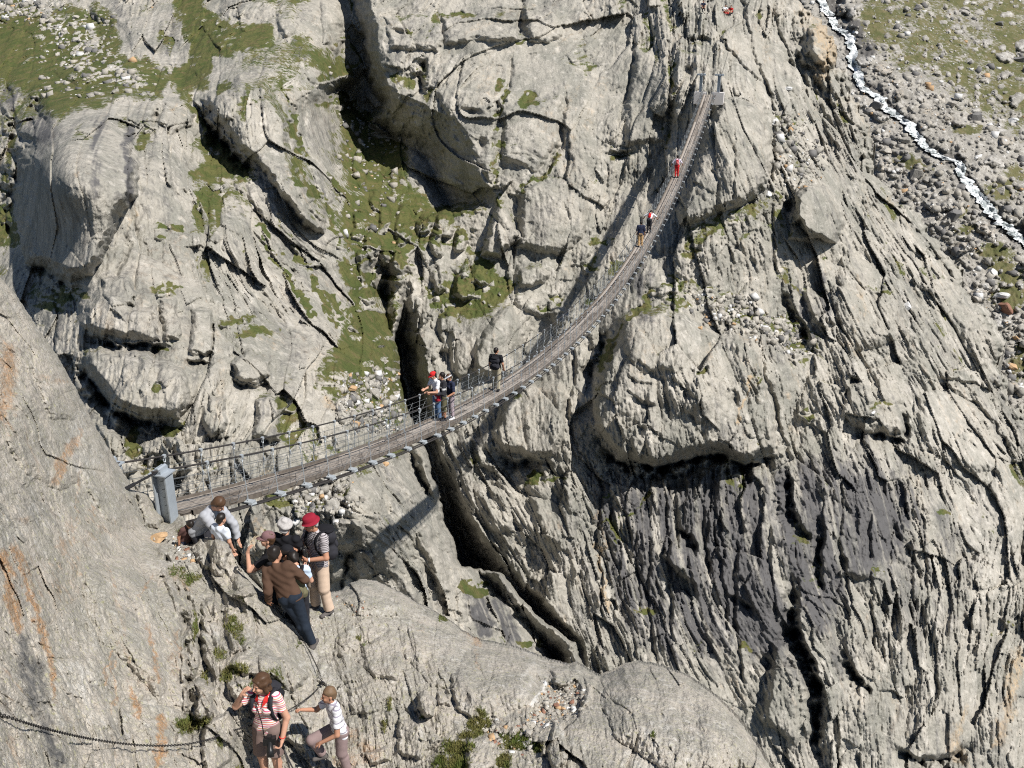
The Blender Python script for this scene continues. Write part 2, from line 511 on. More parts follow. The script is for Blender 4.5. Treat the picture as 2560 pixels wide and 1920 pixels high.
# big blocks of the right massif
c.slab([(1305, 20), (1390, 10), (1410, 90), (1370, 105), (1320, 98)], 2.2, 18)
c.slab([(1100, 380), (1235, 395), (1245, 470), (1190, 480), (1090, 300)], 1.2, 20)
c.slab([(1075, 215), (1235, 220), (1250, 330), (1235, 460), (1210, 430), (1120, 290)], 2.2, 22, (0.2, 0), calm=0.35)
c.slab([(1255, 270), (1400, 230), (1400, 360), (1340, 430), (1255, 400)], 1.6, 18)
c.slab([(1100, 40), (1300, 30), (1300, 100), (1230, 105), (1110, 110)], 2.0, 20)
c.slab([(960, 40), (1080, 30), (1110, 90), (1100, 130), (980, 120)], 2.0, 20, calm=0.3)
c.slab([(1590, 120), (1670, 130), (1680, 250), (1660, 350), (1560, 370), (1565, 240)], 1.8, 20, calm=0.7)
c.slab([(1690, 120), (1760, 130), (1740, 200), (1690, 330), (1680, 240)], 1.4, 16, calm=0.5)
c.slab([(1300, 470), (1340, 440), (1390, 480), (1460, 470), (1475, 520), (1460, 600), (1400, 640), (1290, 620), (1290, 540)], 2.6, 28, calm=0.75)
c.slab([(1238, 500), (1262, 508), (1285, 560), (1300, 590), (1250, 650), (1200, 640), (1220, 580)], 3.0, 20, calm=0.5)
# middle of the right massif, under the bridge
c.slab([(1136, 690), (1165, 648), (1188, 700), (1180, 750), (1150, 755), (1130, 730)], 2.6, 16, calm=0.5)
c.slab([(1290, 660), (1420, 650), (1440, 720), (1420, 780), (1340, 790), (1280, 760)], 1.6, 24, calm=0.6)
c.slab([(1190, 860), (1230, 790), (1280, 760), (1312, 830), (1310, 930), (1260, 950), (1180, 930)], 2.8, 26, calm=0.9)
c.slab([(1040, 900), (1100, 880), (1130, 930), (1140, 1060), (1090, 1060), (1050, 990)], 1.5, 20, calm=0.4)
c.slab([(1250, 1020), (1300, 960), (1400, 950), (1422, 1000), (1410, 1080), (1390, 1140), (1320, 1146), (1260, 1130), (1230, 1080)], 3.2, 24, calm=0.7)
c.scarp([(1232, 1075), (1262, 1134), (1289, 1150), (1330, 1146), (1400, 1150)], 3.0, 12, 20)
c.slab([(1180, 1100), (1240, 1075), (1270, 1110), (1250, 1180), (1190, 1160)], 2.2, 22, calm=0.5)
c.slab([(1130, 1230), (1200, 1195), (1270, 1230), (1290, 1330), (1230, 1330), (1150, 1250)], 1.8, 24, calm=0.4)
c.slab([(1310, 1200), (1420, 1195), (1450, 1280), (1440, 1400), (1340, 1330)], 1.6, 22, calm=0.4)
c.crack([(1425, 800), (1433, 932), (1421, 1021), (1429, 1099), (1466, 1148), (1500, 1200), (1492, 1320), (1500, 1450), (1512, 1560)], 9, 2.2)
c.crack([(1385, 400), (1350, 447), (1309, 474), (1292, 520)], 7, 1.6)
c.crack([(1413, 218), (1406, 365), (1375, 412), (1351, 447)], 9, 2.2)
c.crack([(1585, 30), (1583, 163), (1557, 272), (1540, 335)], 8, 2.0)
c.crack([(1309, -10), (1306, 97)], 12, 3.0)
c.crack([(1670, 100), (1678, 233), (1674, 330), (1660, 365), (1600, 480)], 8, 1.8)
c.crack([(1239, 389), (1246, 253), (1270, 218), (1281, 128)], 8, 2.0)
# hollow with the dark rim left of the far pylons
for (x, y, rx, ry, dp) in ((1557, 385, 24, 9, 1.6), (1750, 100, 28, 8, 2.0), (1722, 178, 14, 16, 1.5), (1643, 140, 20, 12, 0.8), (1655, 300, 22, 30, 1.2), (1330, 410, 18, 20, 0.9), (1000, 80, 20, 10, 1.2), (1180, 280, 24, 8, 1.4), (1205, 360, 14, 18, 1.4)):
    w = c.win(x - 3 * rx, x + 3 * rx, y - 3 * ry, y + 3 * ry)
    c.H[w] -= dp * np.exp(-(((c.wx[w] - x) / rx) ** 2 + ((c.wy[w] - y) / ry) ** 2))
# smooth slab below the far end of the bridge and the leaning slabs towards the ridge
c.slab([(1765, 300), (1800, 250), (1850, 240), (1918, 262), (1928, 400), (1918, 475), (1870, 505), (1800, 535), (1740, 555), (1700, 560), (1690, 520), (1740, 400)], 3.6, 30, (0.25, 0), calm=0.9)
c.crack([(1770, 420), (1800, 450), (1790, 520)], 7, 1.2)
c.crack([(1835, 300), (1836, 420), (1832, 525)], 6, 1.0)
c.crack([(1778, 58), (1824, 128), (1871, 179), (1918, 218), (1932, 285), (1928, 450), (1868, 505), (1800, 538)], 9, 2.4)
c.crack([(1848, -20), (1887, 148), (1945, 280)], 9, 2.2)
c.crack([(1915, -20), (1949, 97), (2011, 206), (2089, 272), (2172, 350), (2230, 520)], 9, 2.2)
c.scarp([(1995, 40), (2015, 90), (2012, 150), (2045, 175), (2090, 260)], 3.0, 16, 26)
c.slab([(2020, 70), (2075, 48), (2095, 100), (2115, 160), (2060, 180), (2015, 130)], 3.0, 22, calm=0.7)
c.slab([(1990, 490), (2015, 462), (2060, 460), (2108, 510), (2112, 560), (2085, 612), (2030, 592), (2000, 560), (1984, 560)], 4.6, 20, (-0.1, 0), calm=1.0)
c.scarp([(1988, 480), (1985, 520), (1976, 560)], 3.0, 14, 16)
c.slab([(1972, 565), (2005, 552), (2032, 580), (2030, 606), (1968, 600)], 2.4, 16, calm=0.8)
c.crack([(1930, 498), (1933, 640), (1945, 700)], 8, 2.0)
# the block with the deep overhang
OB = [(1545, 795), (1600, 770), (1660, 762), (1720, 790), (1800, 836), (1890, 840), (1905, 900), (1925, 1000), (1945, 1060), (1942, 1128), (1860, 1148), (1780, 1120), (1720, 1140), (1640, 1163), (1550, 1145), (1492, 1085), (1480, 1010), (1500, 920), (1540, 860)]
c.slab(OB, 3.6, 26, (0, 0.25))
c.scarp([(1480, 1060), (1500, 1105), (1545, 1146), (1640, 1166), (1720, 1144), (1780, 1124), (1860, 1152), (1945, 1132), (1960, 1100)], 7.5, 9, 24)
c.slab([(1550, 800), (1640, 775), (1710, 800), (1730, 880), (1700, 930), (1600, 930), (1560, 870)], 1.4, 24, calm=0.5)
for (a, b) in (((1560, 905), (1640, 960)), ((1590, 885), (1690, 950)), ((1560, 960), (1660, 1010)), ((1680, 930), (1760, 1000)), ((1550, 1020), (1650, 1070)), ((1700, 1010), (1790, 1060))):
    c.scarp([a, ((a[0] + b[0]) / 2, (a[1] + b[1]) / 2 + 16), b], 1.3, 8, 16)
c.scarp([(1545, 800), (1535, 860), (1500, 920), (1484, 1010)], 4.0, 20, 24)
c.slab([(1575, 1115), (1590, 1080), (1615, 1100), (1600, 1150)], 1.4, 14, calm=0.8)
c.crack([(1890, 850), (1905, 900), (1930, 1000), (1960, 1100), (1975, 1160)], 10, 2.2)
# stepped dark ledges right of the block
c.scarp([(1964, 700), (1985, 760), (2010, 810), (2045, 870), (2062, 890)], 4.2, 18, 22)
c.scarp([(2060, 770), (2090, 812), (2062, 870)], 2.5, 14, 18)
c.slab([(2000, 720), (2060, 730), (2096, 790), (2070, 830), (2030, 800)], 1.6, 16)
c.slab([(2100, 640), (2200, 660), (2260, 760), (2240, 850), (2130, 880), (2090, 800)], 2.0, 30, calm=0.5)
c.scarp([(2115, 940), (2160, 957), (2190, 948)], 2.4, 8, 14)
c.scarp([(2340, 945), (2400, 950), (2460, 953), (2480, 945)], 2.6, 8, 14)
c.scarp([(2140, 1078), (2210, 1081), (2252, 1089), (2285, 1110)], 3.0, 8, 16)
c.scarp([(2262, 1000), (2276, 1060), (2280, 1110)], 3.0, 12, 16)
c.slab([(2115, 960), (2180, 955), (2260, 990), (2270, 1080), (2160, 1078), (2105, 1040)], 2.2, 24, calm=0.6)
c.slab([(2290, 990), (2400, 960), (2470, 1060), (2500, 1180), (2420, 1180), (2300, 1120)], 1.8, 34, calm=0.3)
c.crack([(2330, 950), (2440, 1010), (2510, 1100), (2560, 1230)], 10, 2.6)
c.scarp([(1830, 910), (1845, 970), (1860, 1030)], 1.6, 12, 16)
# deep clefts of the lower wall
c.scarp([(1966, 1140), (1985, 1204), (1980, 1278), (2010, 1310), (2050, 1350)], 4.5, 14, 18)
c.scarp([(2052, 1280), (2065, 1330), (2060, 1420), (2075, 1500)], 3.0, 14, 16)
c.scarp([(2003, 1405), (2002, 1500), (2008, 1590), (2046, 1670), (2066, 1730), (2062, 1800), (2076, 1960)], 6.5, 20, 20)
c.scarp([(2115, 1610), (2150, 1690), (2195, 1735)], 4.0, 14, 18)
c.scarp([(2220, 1250), (2260, 1330), (2300, 1420), (2350, 1480)], 2.6, 14, 20)
c.scarp([(2400, 1500), (2450, 1580), (2440, 1660)], 2.6, 14, 18)
c.scarp([(1810, 1470), (1850, 1490), (1895, 1530)], 2.6, 10, 16)
c.scarp([(1690, 1310), (1740, 1340), (1755, 1400)], 3.0, 12, 18)
c.slab([(1650, 1390), (1700, 1330), (1745, 1400), (1748, 1480), (1700, 1440)], 2.4, 18, calm=0.6)
c.slab([(1930, 1600), (1960, 1600), (2020, 1690), (2040, 1830), (1990, 1870), (1900, 1800)], 2.0, 26, calm=0.7)
c.slab([(2110, 1380), (2180, 1400), (2200, 1450), (2100, 1440)], 1.8, 16, calm=0.6)
c.scarp([(2230, 1855), (2300, 1890), (2380, 1880), (2440, 1850)], 4.0, 14, 22)
for k, x0 in enumerate((1540, 1585, 1625, 1660, 1720, 1765, 1800, 1840, 1880, 1925, 2110, 2170, 2230, 2300)):
    y0 = 1180 + 37 * (k * 7 % 5); L = 220 + 60 * (k * 5 % 4)
    c.crack([(x0, y0), (x0 + 6 * ((k * 3) % 5 - 2), y0 + L * 0.5), (x0 + 18, y0 + L)], 7 + k % 4, 1.2 + 0.25 * (k % 4))
# the left massif
c.slab([(72, 380), (155, 330), (214, 288), (288, 280), (307, 323), (338, 338), (350, 389), (346, 486), (311, 525), (272, 622), (230, 690), (180, 700), (60, 655), (47, 564), (66, 467)], 4.5, 42, calm=0.85)
c.scarp([(60, 650), (120, 672), (180, 705), (225, 716)], 4.0, 12, 30)
c.scarp([(95, 330), (70, 390), (60, 470), (45, 560), (50, 640)], 5.0, 24, 30)
c.crack([(66, 440), (110, 470), (140, 490)], 6, 0.8)
c.slab([(311, 295), (352, 258), (400, 233), (408, 264), (389, 327), (350, 319)], 2.4, 16, calm=0.7)
c.scarp([(311, 300), (350, 322), (390, 330)], 2.2, 7, 12)
c.slab([(412, 249), (459, 229), (490, 288), (478, 311), (428, 338), (397, 311)], 2.4, 18, calm=0.6)
c.scarp([(410, 262), (396, 312), (388, 360)], 3.2, 10, 14)
P4 = [(509, 249), (521, 226), (560, 222), (599, 187), (661, 202), (719, 295), (722, 350), (742, 428), (818, 517), (812, 583), (758, 564), (661, 428), (603, 373), (556, 319)]
c.slab(P4, 4.2, 22, (0.2, -0.1))
c.scarp([(508, 250), (530, 300), (560, 335), (605, 385), (640, 415), (665, 440)], 6.0, 16, 18)
c.slab([(512, 232), (560, 224), (584, 262), (578, 300), (545, 290)], 1.6, 16, calm=0.7)
c.slab([(766, 218), (797, 222), (828, 292), (836, 389), (840, 486), (812, 525), (778, 428), (762, 311)], 2.4, 18, (0.2, 0), calm=0.6)
c.slab([(758, 130), (836, 155), (838, 225), (797, 222), (762, 185)], 2.4, 18, calm=0.5)
c.slab([(690, 0), (740, 0), (740, 80), (720, 105), (690, 70)], 2.0, 18)
c.slab([(800, 0), (850, 0), (862, 100), (840, 140), (810, 110)], 2.4, 18)
c.slab([(290, 50), (420, 30), (445, 150), (420, 180), (330, 130)], 2.2, 24)
c.scarp([(220, 0), (250, 40), (290, 52)], 3.5, 12, 24)
c.slab([(540, -40), (680, -40), (700, 40), (560, 50)], 2.4, 30)
c.slab([(130, 175), (200, 160), (250, 170), (255, 195), (200, 215), (160, 200)], 2.0, 18)
# dark hollow at the left edge
c.scarp([(130, 215), (125, 260), (135, 300), (120, 350)], 6.0, 40, 30)
c.scarp([(25, 190), (40, 280), (60, 330), (105, 352)], 5.0, 12, 22)
c.slab([(0, 260), (30, 250), (38, 320), (10, 330)], 2.5, 14)
# overhanging bulges of its lower half
P7 = [(249, 694), (330, 687), (342, 737), (334, 768), (280, 764), (249, 737)]
c.slab(P7, 1.6, 16, calm=0.8)
c.slab([(240, 715), (330, 770), (400, 760), (405, 850), (330, 848), (250, 838), (204, 815), (212, 760)], 2.4, 30, calm=0.7)
c.scarp([(202, 810), (215, 826), (252, 842), (290, 860), (332, 853), (373, 853), (414, 858), (452, 868)], 4.2, 9, 20)
c.scarp([(212, 740), (203, 800), (206, 820)], 2.6, 12, 20)
c.slab([(205, 880), (260, 850), (340, 866), (420, 900), (470, 930), (480, 1000), (440, 1045), (365, 1042), (290, 1010), (250, 970), (215, 915)], 2.8, 30, calm=0.6)
c.scarp([(196, 865), (212, 915), (254, 978), (290, 1018), (365, 1048), (422, 1048), (470, 1055)], 4.4, 14, 22)
c.scarp([(395, 760), (400, 820), (412, 860)], 2.0, 9, 14)
c.scarp([(462, 890), (500, 902), (536, 908)], 2.6, 8, 14)
c.slab([(400, 750), (440, 745), (450, 850), (410, 850)], 1.4, 14, calm=0.5)
c.slab([(480, 770), (530, 770), (540, 880), (510, 895), (470, 880)], 1.6, 16, calm=0.4)
c.slab([(575, 908), (583, 889), (622, 873), (677, 902), (680, 940), (640, 960), (591, 945)], 2.2, 16, calm=0.5)
c.scarp([(574, 915), (592, 950), (640, 964), (682, 948)], 2.2, 7, 12)
c.slab([(634, 1000), (665, 985), (700, 1000), (702, 1100), (672, 1112), (636, 1095)], 2.0, 18, (0.3, 0), calm=0.6)
c.slab([(520, 985), (560, 990), (570, 1060), (535, 1100), (505, 1060)], 1.6, 16, calm=0.4)
c.slab([(400, 1090), (460, 1100), (480, 1180), (420, 1200)], 1.4, 16)
c.slab([(240, 1060), (300, 1080), (345, 1170), (310, 1200), (270, 1130)], 1.6, 18, calm=0.5)
c.scarp([(340, 530), (345, 570), (335, 610), (300, 700), (270, 730)], 1.8, 10, 24)
for (a, b, m) in (((440, 440), (520, 560), 1.5), ((560, 420), (700, 600), 1.4), ((640, 560), (800, 780), 1.6), ((700, 560), (840, 790), 1.4), ((600, 640), (760, 880), 1.3), ((520, 560), (620, 720), 1.0), ((720, 430), (845, 640), 1.4), ((680, 40), (770, 160), 1.2)):
    c.scarp([a, ((a[0] + b[0]) / 2 + 6, (a[1] + b[1]) / 2 - 6), b], m, 9, 24)
# wall below the near half of the bridge
c.slab([(870, 1180), (930, 1200), (985, 1300), (1000, 1420), (950, 1460), (900, 1360), (860, 1260)], 1.4, 20, calm=0.6)
c.scarp([(846, 1430), (858, 1390), (890, 1345)], 2.2, 10, 16)
c.slab([(805, 1330), (850, 1295), (905, 1300), (920, 1330), (905, 1365), (850, 1378), (815, 1365)], 2.6, 20, calm=0.9)
c.scarp([(810, 1365), (850, 1384), (905, 1370)], 2.2, 8, 14)
c.slab([(818, 1385), (862, 1388), (858, 1450), (830, 1460)], 2.0, 14, calm=0.7)
c.slab([(870, 1375), (930, 1380), (940, 1440), (885, 1460)], 1.6, 16, calm=0.7)
c.crack([(866, 1380), (858, 1430), (850, 1480)], 7, 2.4)
c.slab([(790, 1160), (835, 1150), (850, 1195), (800, 1210)], 1.0, 14, calm=0.4)
c.scarp([(1030, 1130), (1070, 1220), (1095, 1330), (1110, 1440)], 1.6, 10, 16)
c.slab([(1040, 1330), (1080, 1310), (1110, 1400), (1130, 1480), (1095, 1490)], 1.4, 16, calm=0.6)
# stepped outcrops in the gully
for k, (x, y, a, b) in enumerate(((1110, 560, 26, 44), (1150, 600, 18, 34), (1030, 760, 20, 26), (905, 660, 16, 40), (960, 640, 14, 26), (890, 820, 16, 18), (950, 860, 14, 14), (1010, 560, 24, 70), (960, 540, 18, 44), (930, 610, 22, 40), (900, 420, 20, 44), (880, 300, 20, 22), (935, 500, 16, 36), (1060, 560, 20, 34), (900, 560, 26, 40), (990, 680, 16, 50), (950, 700, 20, 30), (920, 740, 26, 22), (1090, 610, 18, 40), (850, 250, 20, 26), (870, 190, 14, 18))):
    c.slab([(x + a * math.cos(t) * (1 + 0.2 * math.sin(3 * t + k)), y + b * math.sin(t) * (1 + 0.2 * math.cos(2 * t + k))) for t in np.linspace(0, 6.28, 9)[:-1]], 2.4, 12, (0.2, -0.1))
# knobs between gully and massif
for k, (x, y, a, b) in enumerate(((1068, 858, 34, 50), (1120, 830, 30, 60), (1060, 770, 26, 40), (1150, 900, 30, 50), (1100, 700, 22, 30), (1200, 690, 24, 30), (1060, 930, 24, 60), (1330, 690, 40, 34), (1400, 790, 30, 26))):
    c.slab([(x + a * math.cos(t) * (1 + 0.2 * math.sin(3 * t + k)), y + b * math.sin(t) * (1 + 0.2 * math.cos(2 * t + k))) for t in np.linspace(0, 6.28, 9)[:-1]], 2.0, 16, (0.2, 0), calm=0.4)

# ---- ground cover and staining
cv.warp(15, 24, 9)
Z0 = lambda: np.zeros_like(X)
grass, dark, ochre, pale, scree = Z0(), Z0(), Z0(), Z0(), Z0()
c.paint(grass, [(-160, 30), (60, 0), (110, 30), (230, 20), (290, 62), (285, 130), (330, 150), (380, 160), (420, 185), (400, 225), (300, 235), (200, 262), (150, 300), (60, 210), (-160, 200)], 0.57, 22)
c.paint(grass, [(420, 185), (470, 150), (490, 110), (450, 40), (420, -60), (500, -60), (500, 20), (560, 60), (600, 52), (675, 58), (680, 112), (600, 120), (545, 140), (520, 180), (490, 215), (480, 240), (505, 300), (545, 340), (590, 395), (622, 425), (545, 430), (505, 380), (490, 300), (470, 235)], 0.64, 14)
c.paint(grass, [(500, 360), (560, 350), (625, 430), (600, 450), (540, 440), (520, 470), (600, 480), (560, 500), (490, 440)], 0.6, 12)
c.paint(grass, [(-160, 520), (40, 530), (45, 600), (-160, 640)], 0.8, 14)
c.paint(grass, [(740, 90), (800, 130), (850, 170), (840, 260), (800, 250), (780, 170)], 0.5, 14)
GUL = [(832, 120), (872, 90), (892, 112), (912, 200), (912, 290), (955, 335), (1000, 350), (1006, 440), (1050, 480), (1090, 510), (1200, 520), (1232, 545), (1200, 600), (1215, 640), (1280, 690), (1300, 720), (1250, 770), (1180, 800), (1080, 800), (1060, 760), (1100, 700), (1160, 640), (1080, 600), (1040, 640), (1008, 700), (1000, 780), (985, 860), (1000, 1000), (1000, 1060), (940, 1070), (860, 1010), (790, 975), (800, 930), (862, 880), (858, 800), (880, 700), (850, 560), (872, 450), (845, 300)]
c.paint(grass, GUL, 0.47, 18)
c.paint(grass, [(860, 250), (905, 260), (940, 340), (960, 400), (900, 420), (870, 380)], 0.9, 14)
c.paint(grass, [(860, 640), (960, 700), (990, 820), (985, 900), (880, 960), (800, 960), (870, 860)], 0.8, 16)
c.paint(grass, [(1080, 740), (1120, 700), (1200, 640), (1290, 700), (1240, 770), (1150, 790), (1080, 780)], 0.95, 14)
c.paint(grass, [(1505, 900), (1525, 850), (1560, 800), (1640, 725), (1700, 690), (1745, 700), (1900, 770), (1990, 790), (2040, 850), (2058, 890), (1990, 870), (1930, 835), (1850, 800), (1760, 765), (1650, 762), (1590, 780), (1550, 815), (1530, 870), (1515, 930)], 0.72, 9)
c.paint(grass, [(1560, 800), (1640, 725), (1700, 690), (1730, 705), (1690, 740), (1620, 765)], 1.0, 10)
c.paint(grass, [(1700, 600), (1740, 545), (1800, 540), (1870, 510), (1940, 490), (1985, 500), (1960, 522), (1880, 540), (1800, 570), (1745, 630), (1710, 640)], 0.75, 9)
c.paint(grass, [(1930, 500), (1960, 520), (1965, 600), (1945, 660), (1925, 600)], 0.5, 10)
c.paint(grass, [(1945, 680), (1975, 660), (1990, 740), (1965, 720)], 0.9, 10)
for (x, y, a, b, v) in ((1557, 388, 24, 8, 1), (1465, 660, 36, 14, 1), (1500, 610, 26, 12, .8), (1022, 78, 16, 8, 1), (1150, 40, 30, 10, .7), (1320, 248, 28, 14, 1), (1310, 100, 26, 8, .9), (1240, 205, 20, 10, .6), (990, 180, 18, 14, .8), (1545, 680, 30, 16, .8), (1480, 745, 24, 10, .7),
                        (1400, 745, 22, 12, .8), (1350, 770, 16, 8, .8), (1350, 1200, 46, 12, .8), (1860, 590, 40, 12, .6), (1755, 930, 18, 8, .8), (2025, 1045, 26, 12, 1), (2020, 1010, 10, 14, .8), (2200, 1020, 24, 8, .7), (2000, 900, 30, 14, .7), (2190, 720, 26, 8, .7),
                        (160, 735, 50, 16, 1), (130, 770, 40, 12, .8), (360, 345, 14, 30, .5), (430, 570, 26, 12, .8), (400, 605, 16, 8, .8), (420, 720, 24, 9, .8), (560, 800, 20, 10, .6), (640, 825, 40, 14, .6), (410, 875, 18, 8, .8), (395, 975, 16, 9, .7), (440, 1070, 34, 14, .9), (330, 1110, 18, 40, .8),
                        (380, 1160, 24, 30, .7), (600, 790, 40, 10, .5), (720, 1010, 22, 12, .8), (520, 1160, 30, 14, .6), (760, 1250, 40, 22, .9), (780, 1285, 30, 14, .8), (860, 1235, 20, 14, .7), (870, 1130, 50, 24, .5), (960, 1130, 40, 20, .7), (690, 1240, 16, 30, .8), (1185, 1478, 24, 12, 1.2), (1330, 1612, 30, 10, 1.1),
                        (2350, 1285, 26, 10, .6), (1870, 1620, 24, 9, .9), (1750, 1615, 20, 8, .7), (2200, 1435, 18, 9, .9), (2530, 1565, 18, 9, .8), (1620, 1525, 24, 12, .8), (2010, 1440, 16, 10, .6), (2260, 480, 20, 8, .8), (1970, 300, 30, 14, .6), (1960, 350, 26, 10, .5), (2010, 400, 30, 12, .4), (1895, 40, 12, 6, .9), (1200, 1150, 20, 8, .5), (640, 1340, 14, 10, .6)):
    w = c.win(x - 2.5 * a, x + 2.5 * a, y - 2.5 * b, y + 2.5 * b)
    grass[w] = np.maximum(grass[w], v * 1.1 * np.clip(1.4 - np.sqrt(((c.wx[w] - x) / a) ** 2 + ((c.wy[w] - y) / b) ** 2), 0, 1))
for pts in ([(700, 205), (740, 300), (745, 420), (820, 530), (850, 620)], [(640, 560), (720, 690), (790, 800)], [(690, 540), (790, 700), (850, 780)], [(1239, 389), (1246, 253), (1270, 218)], [(1309, 474), (1351, 447), (1395, 390)], [(1680, 150), (1680, 260), (1665, 360)], [(1245, 510), (1245, 330)], [(1500, 1180), (1540, 1300), (1530, 1360)], [(1620, 1230), (1560, 1290), (1545, 1330)], [(720, 600), (790, 720), (838, 800)]):
    c.streak(grass, pts, 8, 0.62)
# pebble fields
c.paint(scree, [(1730, 740), (1880, 750), (1990, 800), (2040, 880), (2000, 890), (1900, 850), (1780, 800)], 1, 12)
c.paint(scree, [(850, 950), (960, 930), (1000, 1040), (990, 1090), (900, 1080), (840, 1030)], 1, 14)
c.paint(scree, [(720, 1180), (860, 1160), (900, 1260), (840, 1300), (720, 1300)], 1, 16)
c.paint(scree, [(100, 20), (250, 60), (290, 130), (330, 180), (420, 220), (350, 240), (180, 190), (100, 110)], 1, 22)
c.paint(scree, [(-100, -60), (200, -60), (200, 20), (90, 40), (-100, 60)], 1, 20)
c.paint(scree, [(1930, 280), (2010, 300), (2060, 420), (2050, 460), (1960, 460), (1930, 400)], 0.8, 16)
# dark wet rock
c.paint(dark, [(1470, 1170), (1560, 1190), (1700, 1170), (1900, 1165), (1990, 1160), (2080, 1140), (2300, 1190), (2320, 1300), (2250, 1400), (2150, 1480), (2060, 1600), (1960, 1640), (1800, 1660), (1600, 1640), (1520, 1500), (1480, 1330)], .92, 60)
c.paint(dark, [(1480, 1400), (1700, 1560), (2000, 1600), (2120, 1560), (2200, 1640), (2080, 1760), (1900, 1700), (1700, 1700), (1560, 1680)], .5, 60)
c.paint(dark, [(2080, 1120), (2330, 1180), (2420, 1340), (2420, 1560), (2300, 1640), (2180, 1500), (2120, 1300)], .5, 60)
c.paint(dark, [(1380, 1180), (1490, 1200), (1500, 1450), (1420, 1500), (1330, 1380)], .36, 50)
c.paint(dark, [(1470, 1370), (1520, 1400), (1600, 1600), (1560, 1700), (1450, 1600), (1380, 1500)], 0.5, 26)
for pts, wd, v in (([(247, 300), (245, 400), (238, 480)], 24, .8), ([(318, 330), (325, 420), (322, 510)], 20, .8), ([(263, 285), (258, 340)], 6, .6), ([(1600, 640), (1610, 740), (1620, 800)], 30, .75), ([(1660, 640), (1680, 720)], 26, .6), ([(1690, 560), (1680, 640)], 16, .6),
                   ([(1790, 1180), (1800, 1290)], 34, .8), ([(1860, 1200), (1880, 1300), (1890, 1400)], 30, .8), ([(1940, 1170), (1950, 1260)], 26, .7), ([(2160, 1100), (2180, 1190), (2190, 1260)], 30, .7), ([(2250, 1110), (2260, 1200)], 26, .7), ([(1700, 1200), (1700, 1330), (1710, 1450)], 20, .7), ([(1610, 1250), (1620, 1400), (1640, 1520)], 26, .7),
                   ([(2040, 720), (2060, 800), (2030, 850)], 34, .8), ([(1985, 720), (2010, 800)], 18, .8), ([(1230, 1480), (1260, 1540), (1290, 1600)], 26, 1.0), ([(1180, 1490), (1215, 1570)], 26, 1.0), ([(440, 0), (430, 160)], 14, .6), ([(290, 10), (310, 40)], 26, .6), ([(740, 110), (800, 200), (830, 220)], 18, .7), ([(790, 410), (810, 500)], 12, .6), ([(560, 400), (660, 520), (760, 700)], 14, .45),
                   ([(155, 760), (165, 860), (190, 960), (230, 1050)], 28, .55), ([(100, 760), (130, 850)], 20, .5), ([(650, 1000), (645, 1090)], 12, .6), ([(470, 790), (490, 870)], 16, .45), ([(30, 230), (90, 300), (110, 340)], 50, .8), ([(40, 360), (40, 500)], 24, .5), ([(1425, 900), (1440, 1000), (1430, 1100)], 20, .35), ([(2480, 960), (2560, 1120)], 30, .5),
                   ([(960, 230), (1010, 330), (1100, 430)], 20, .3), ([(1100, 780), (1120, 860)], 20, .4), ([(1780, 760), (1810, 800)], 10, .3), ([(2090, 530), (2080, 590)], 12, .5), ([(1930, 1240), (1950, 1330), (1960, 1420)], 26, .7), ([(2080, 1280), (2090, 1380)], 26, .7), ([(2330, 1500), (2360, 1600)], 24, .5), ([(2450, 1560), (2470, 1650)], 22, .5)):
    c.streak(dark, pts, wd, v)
for pts, wd, v in (([(2050, 70), (2080, 140), (2060, 180)], 36, .85), ([(1495, 1180), (1500, 1300), (1497, 1400), (1515, 1540)], 8, 1.0), ([(1870, 960), (1862, 1010), (1855, 1060)], 8, 1.0), ([(2540, 1640), (2520, 1760), (2500, 1860)], 24, .8), ([(2400, 1780), (2390, 1900)], 18, .7), ([(660, 1170), (655, 1230)], 12, .6), ([(700, 1190), (720, 1230)], 18, .6), ([(320, 560), (330, 520)], 8, .6),
                   ([(430, 280), (450, 260)], 10, .6), ([(1590, 250), (1580, 300)], 12, .25), ([(2010, 20), (2030, 60)], 30, .5), ([(2130, 250), (2170, 330)], 20, .45), ([(2150, 700), (2160, 780)], 16, .5), ([(2120, 860), (2150, 880)], 20, .5), ([(1060, 330), (1150, 450), (1200, 520)], 20, .35), ([(700, 330), (730, 420), (780, 520)], 14, .35), ([(2220, 500), (2240, 530)], 18, .6), ([(1300, 1350), (1330, 1420)], 14, .4), ([(640, 1300), (640, 1360)], 10, .7), ([(820, 1010), (850, 1030)], 14, .7), ([(1060, 100), (1090, 110)], 18, .3)):
    c.streak(ochre, pts, wd, v)
c.paint(ochre, [(1750, 330), (1930, 330), (1930, 480), (1750, 550)], 0.16, 30)
c.paint(pale, [(2250, 940), (2400, 930), (2560, 1200), (2560, 1600), (2450, 1500), (2300, 1150)], 0.46, 60)
c.paint(pale, [(1690, 0), (1780, 30), (1820, 160), (1690, 330), (1600, 360), (1600, 120)], 0.22, 40)
c.streak(pale, [(1262, 1490), (1300, 1540), (1350, 1600)], 16, .5)

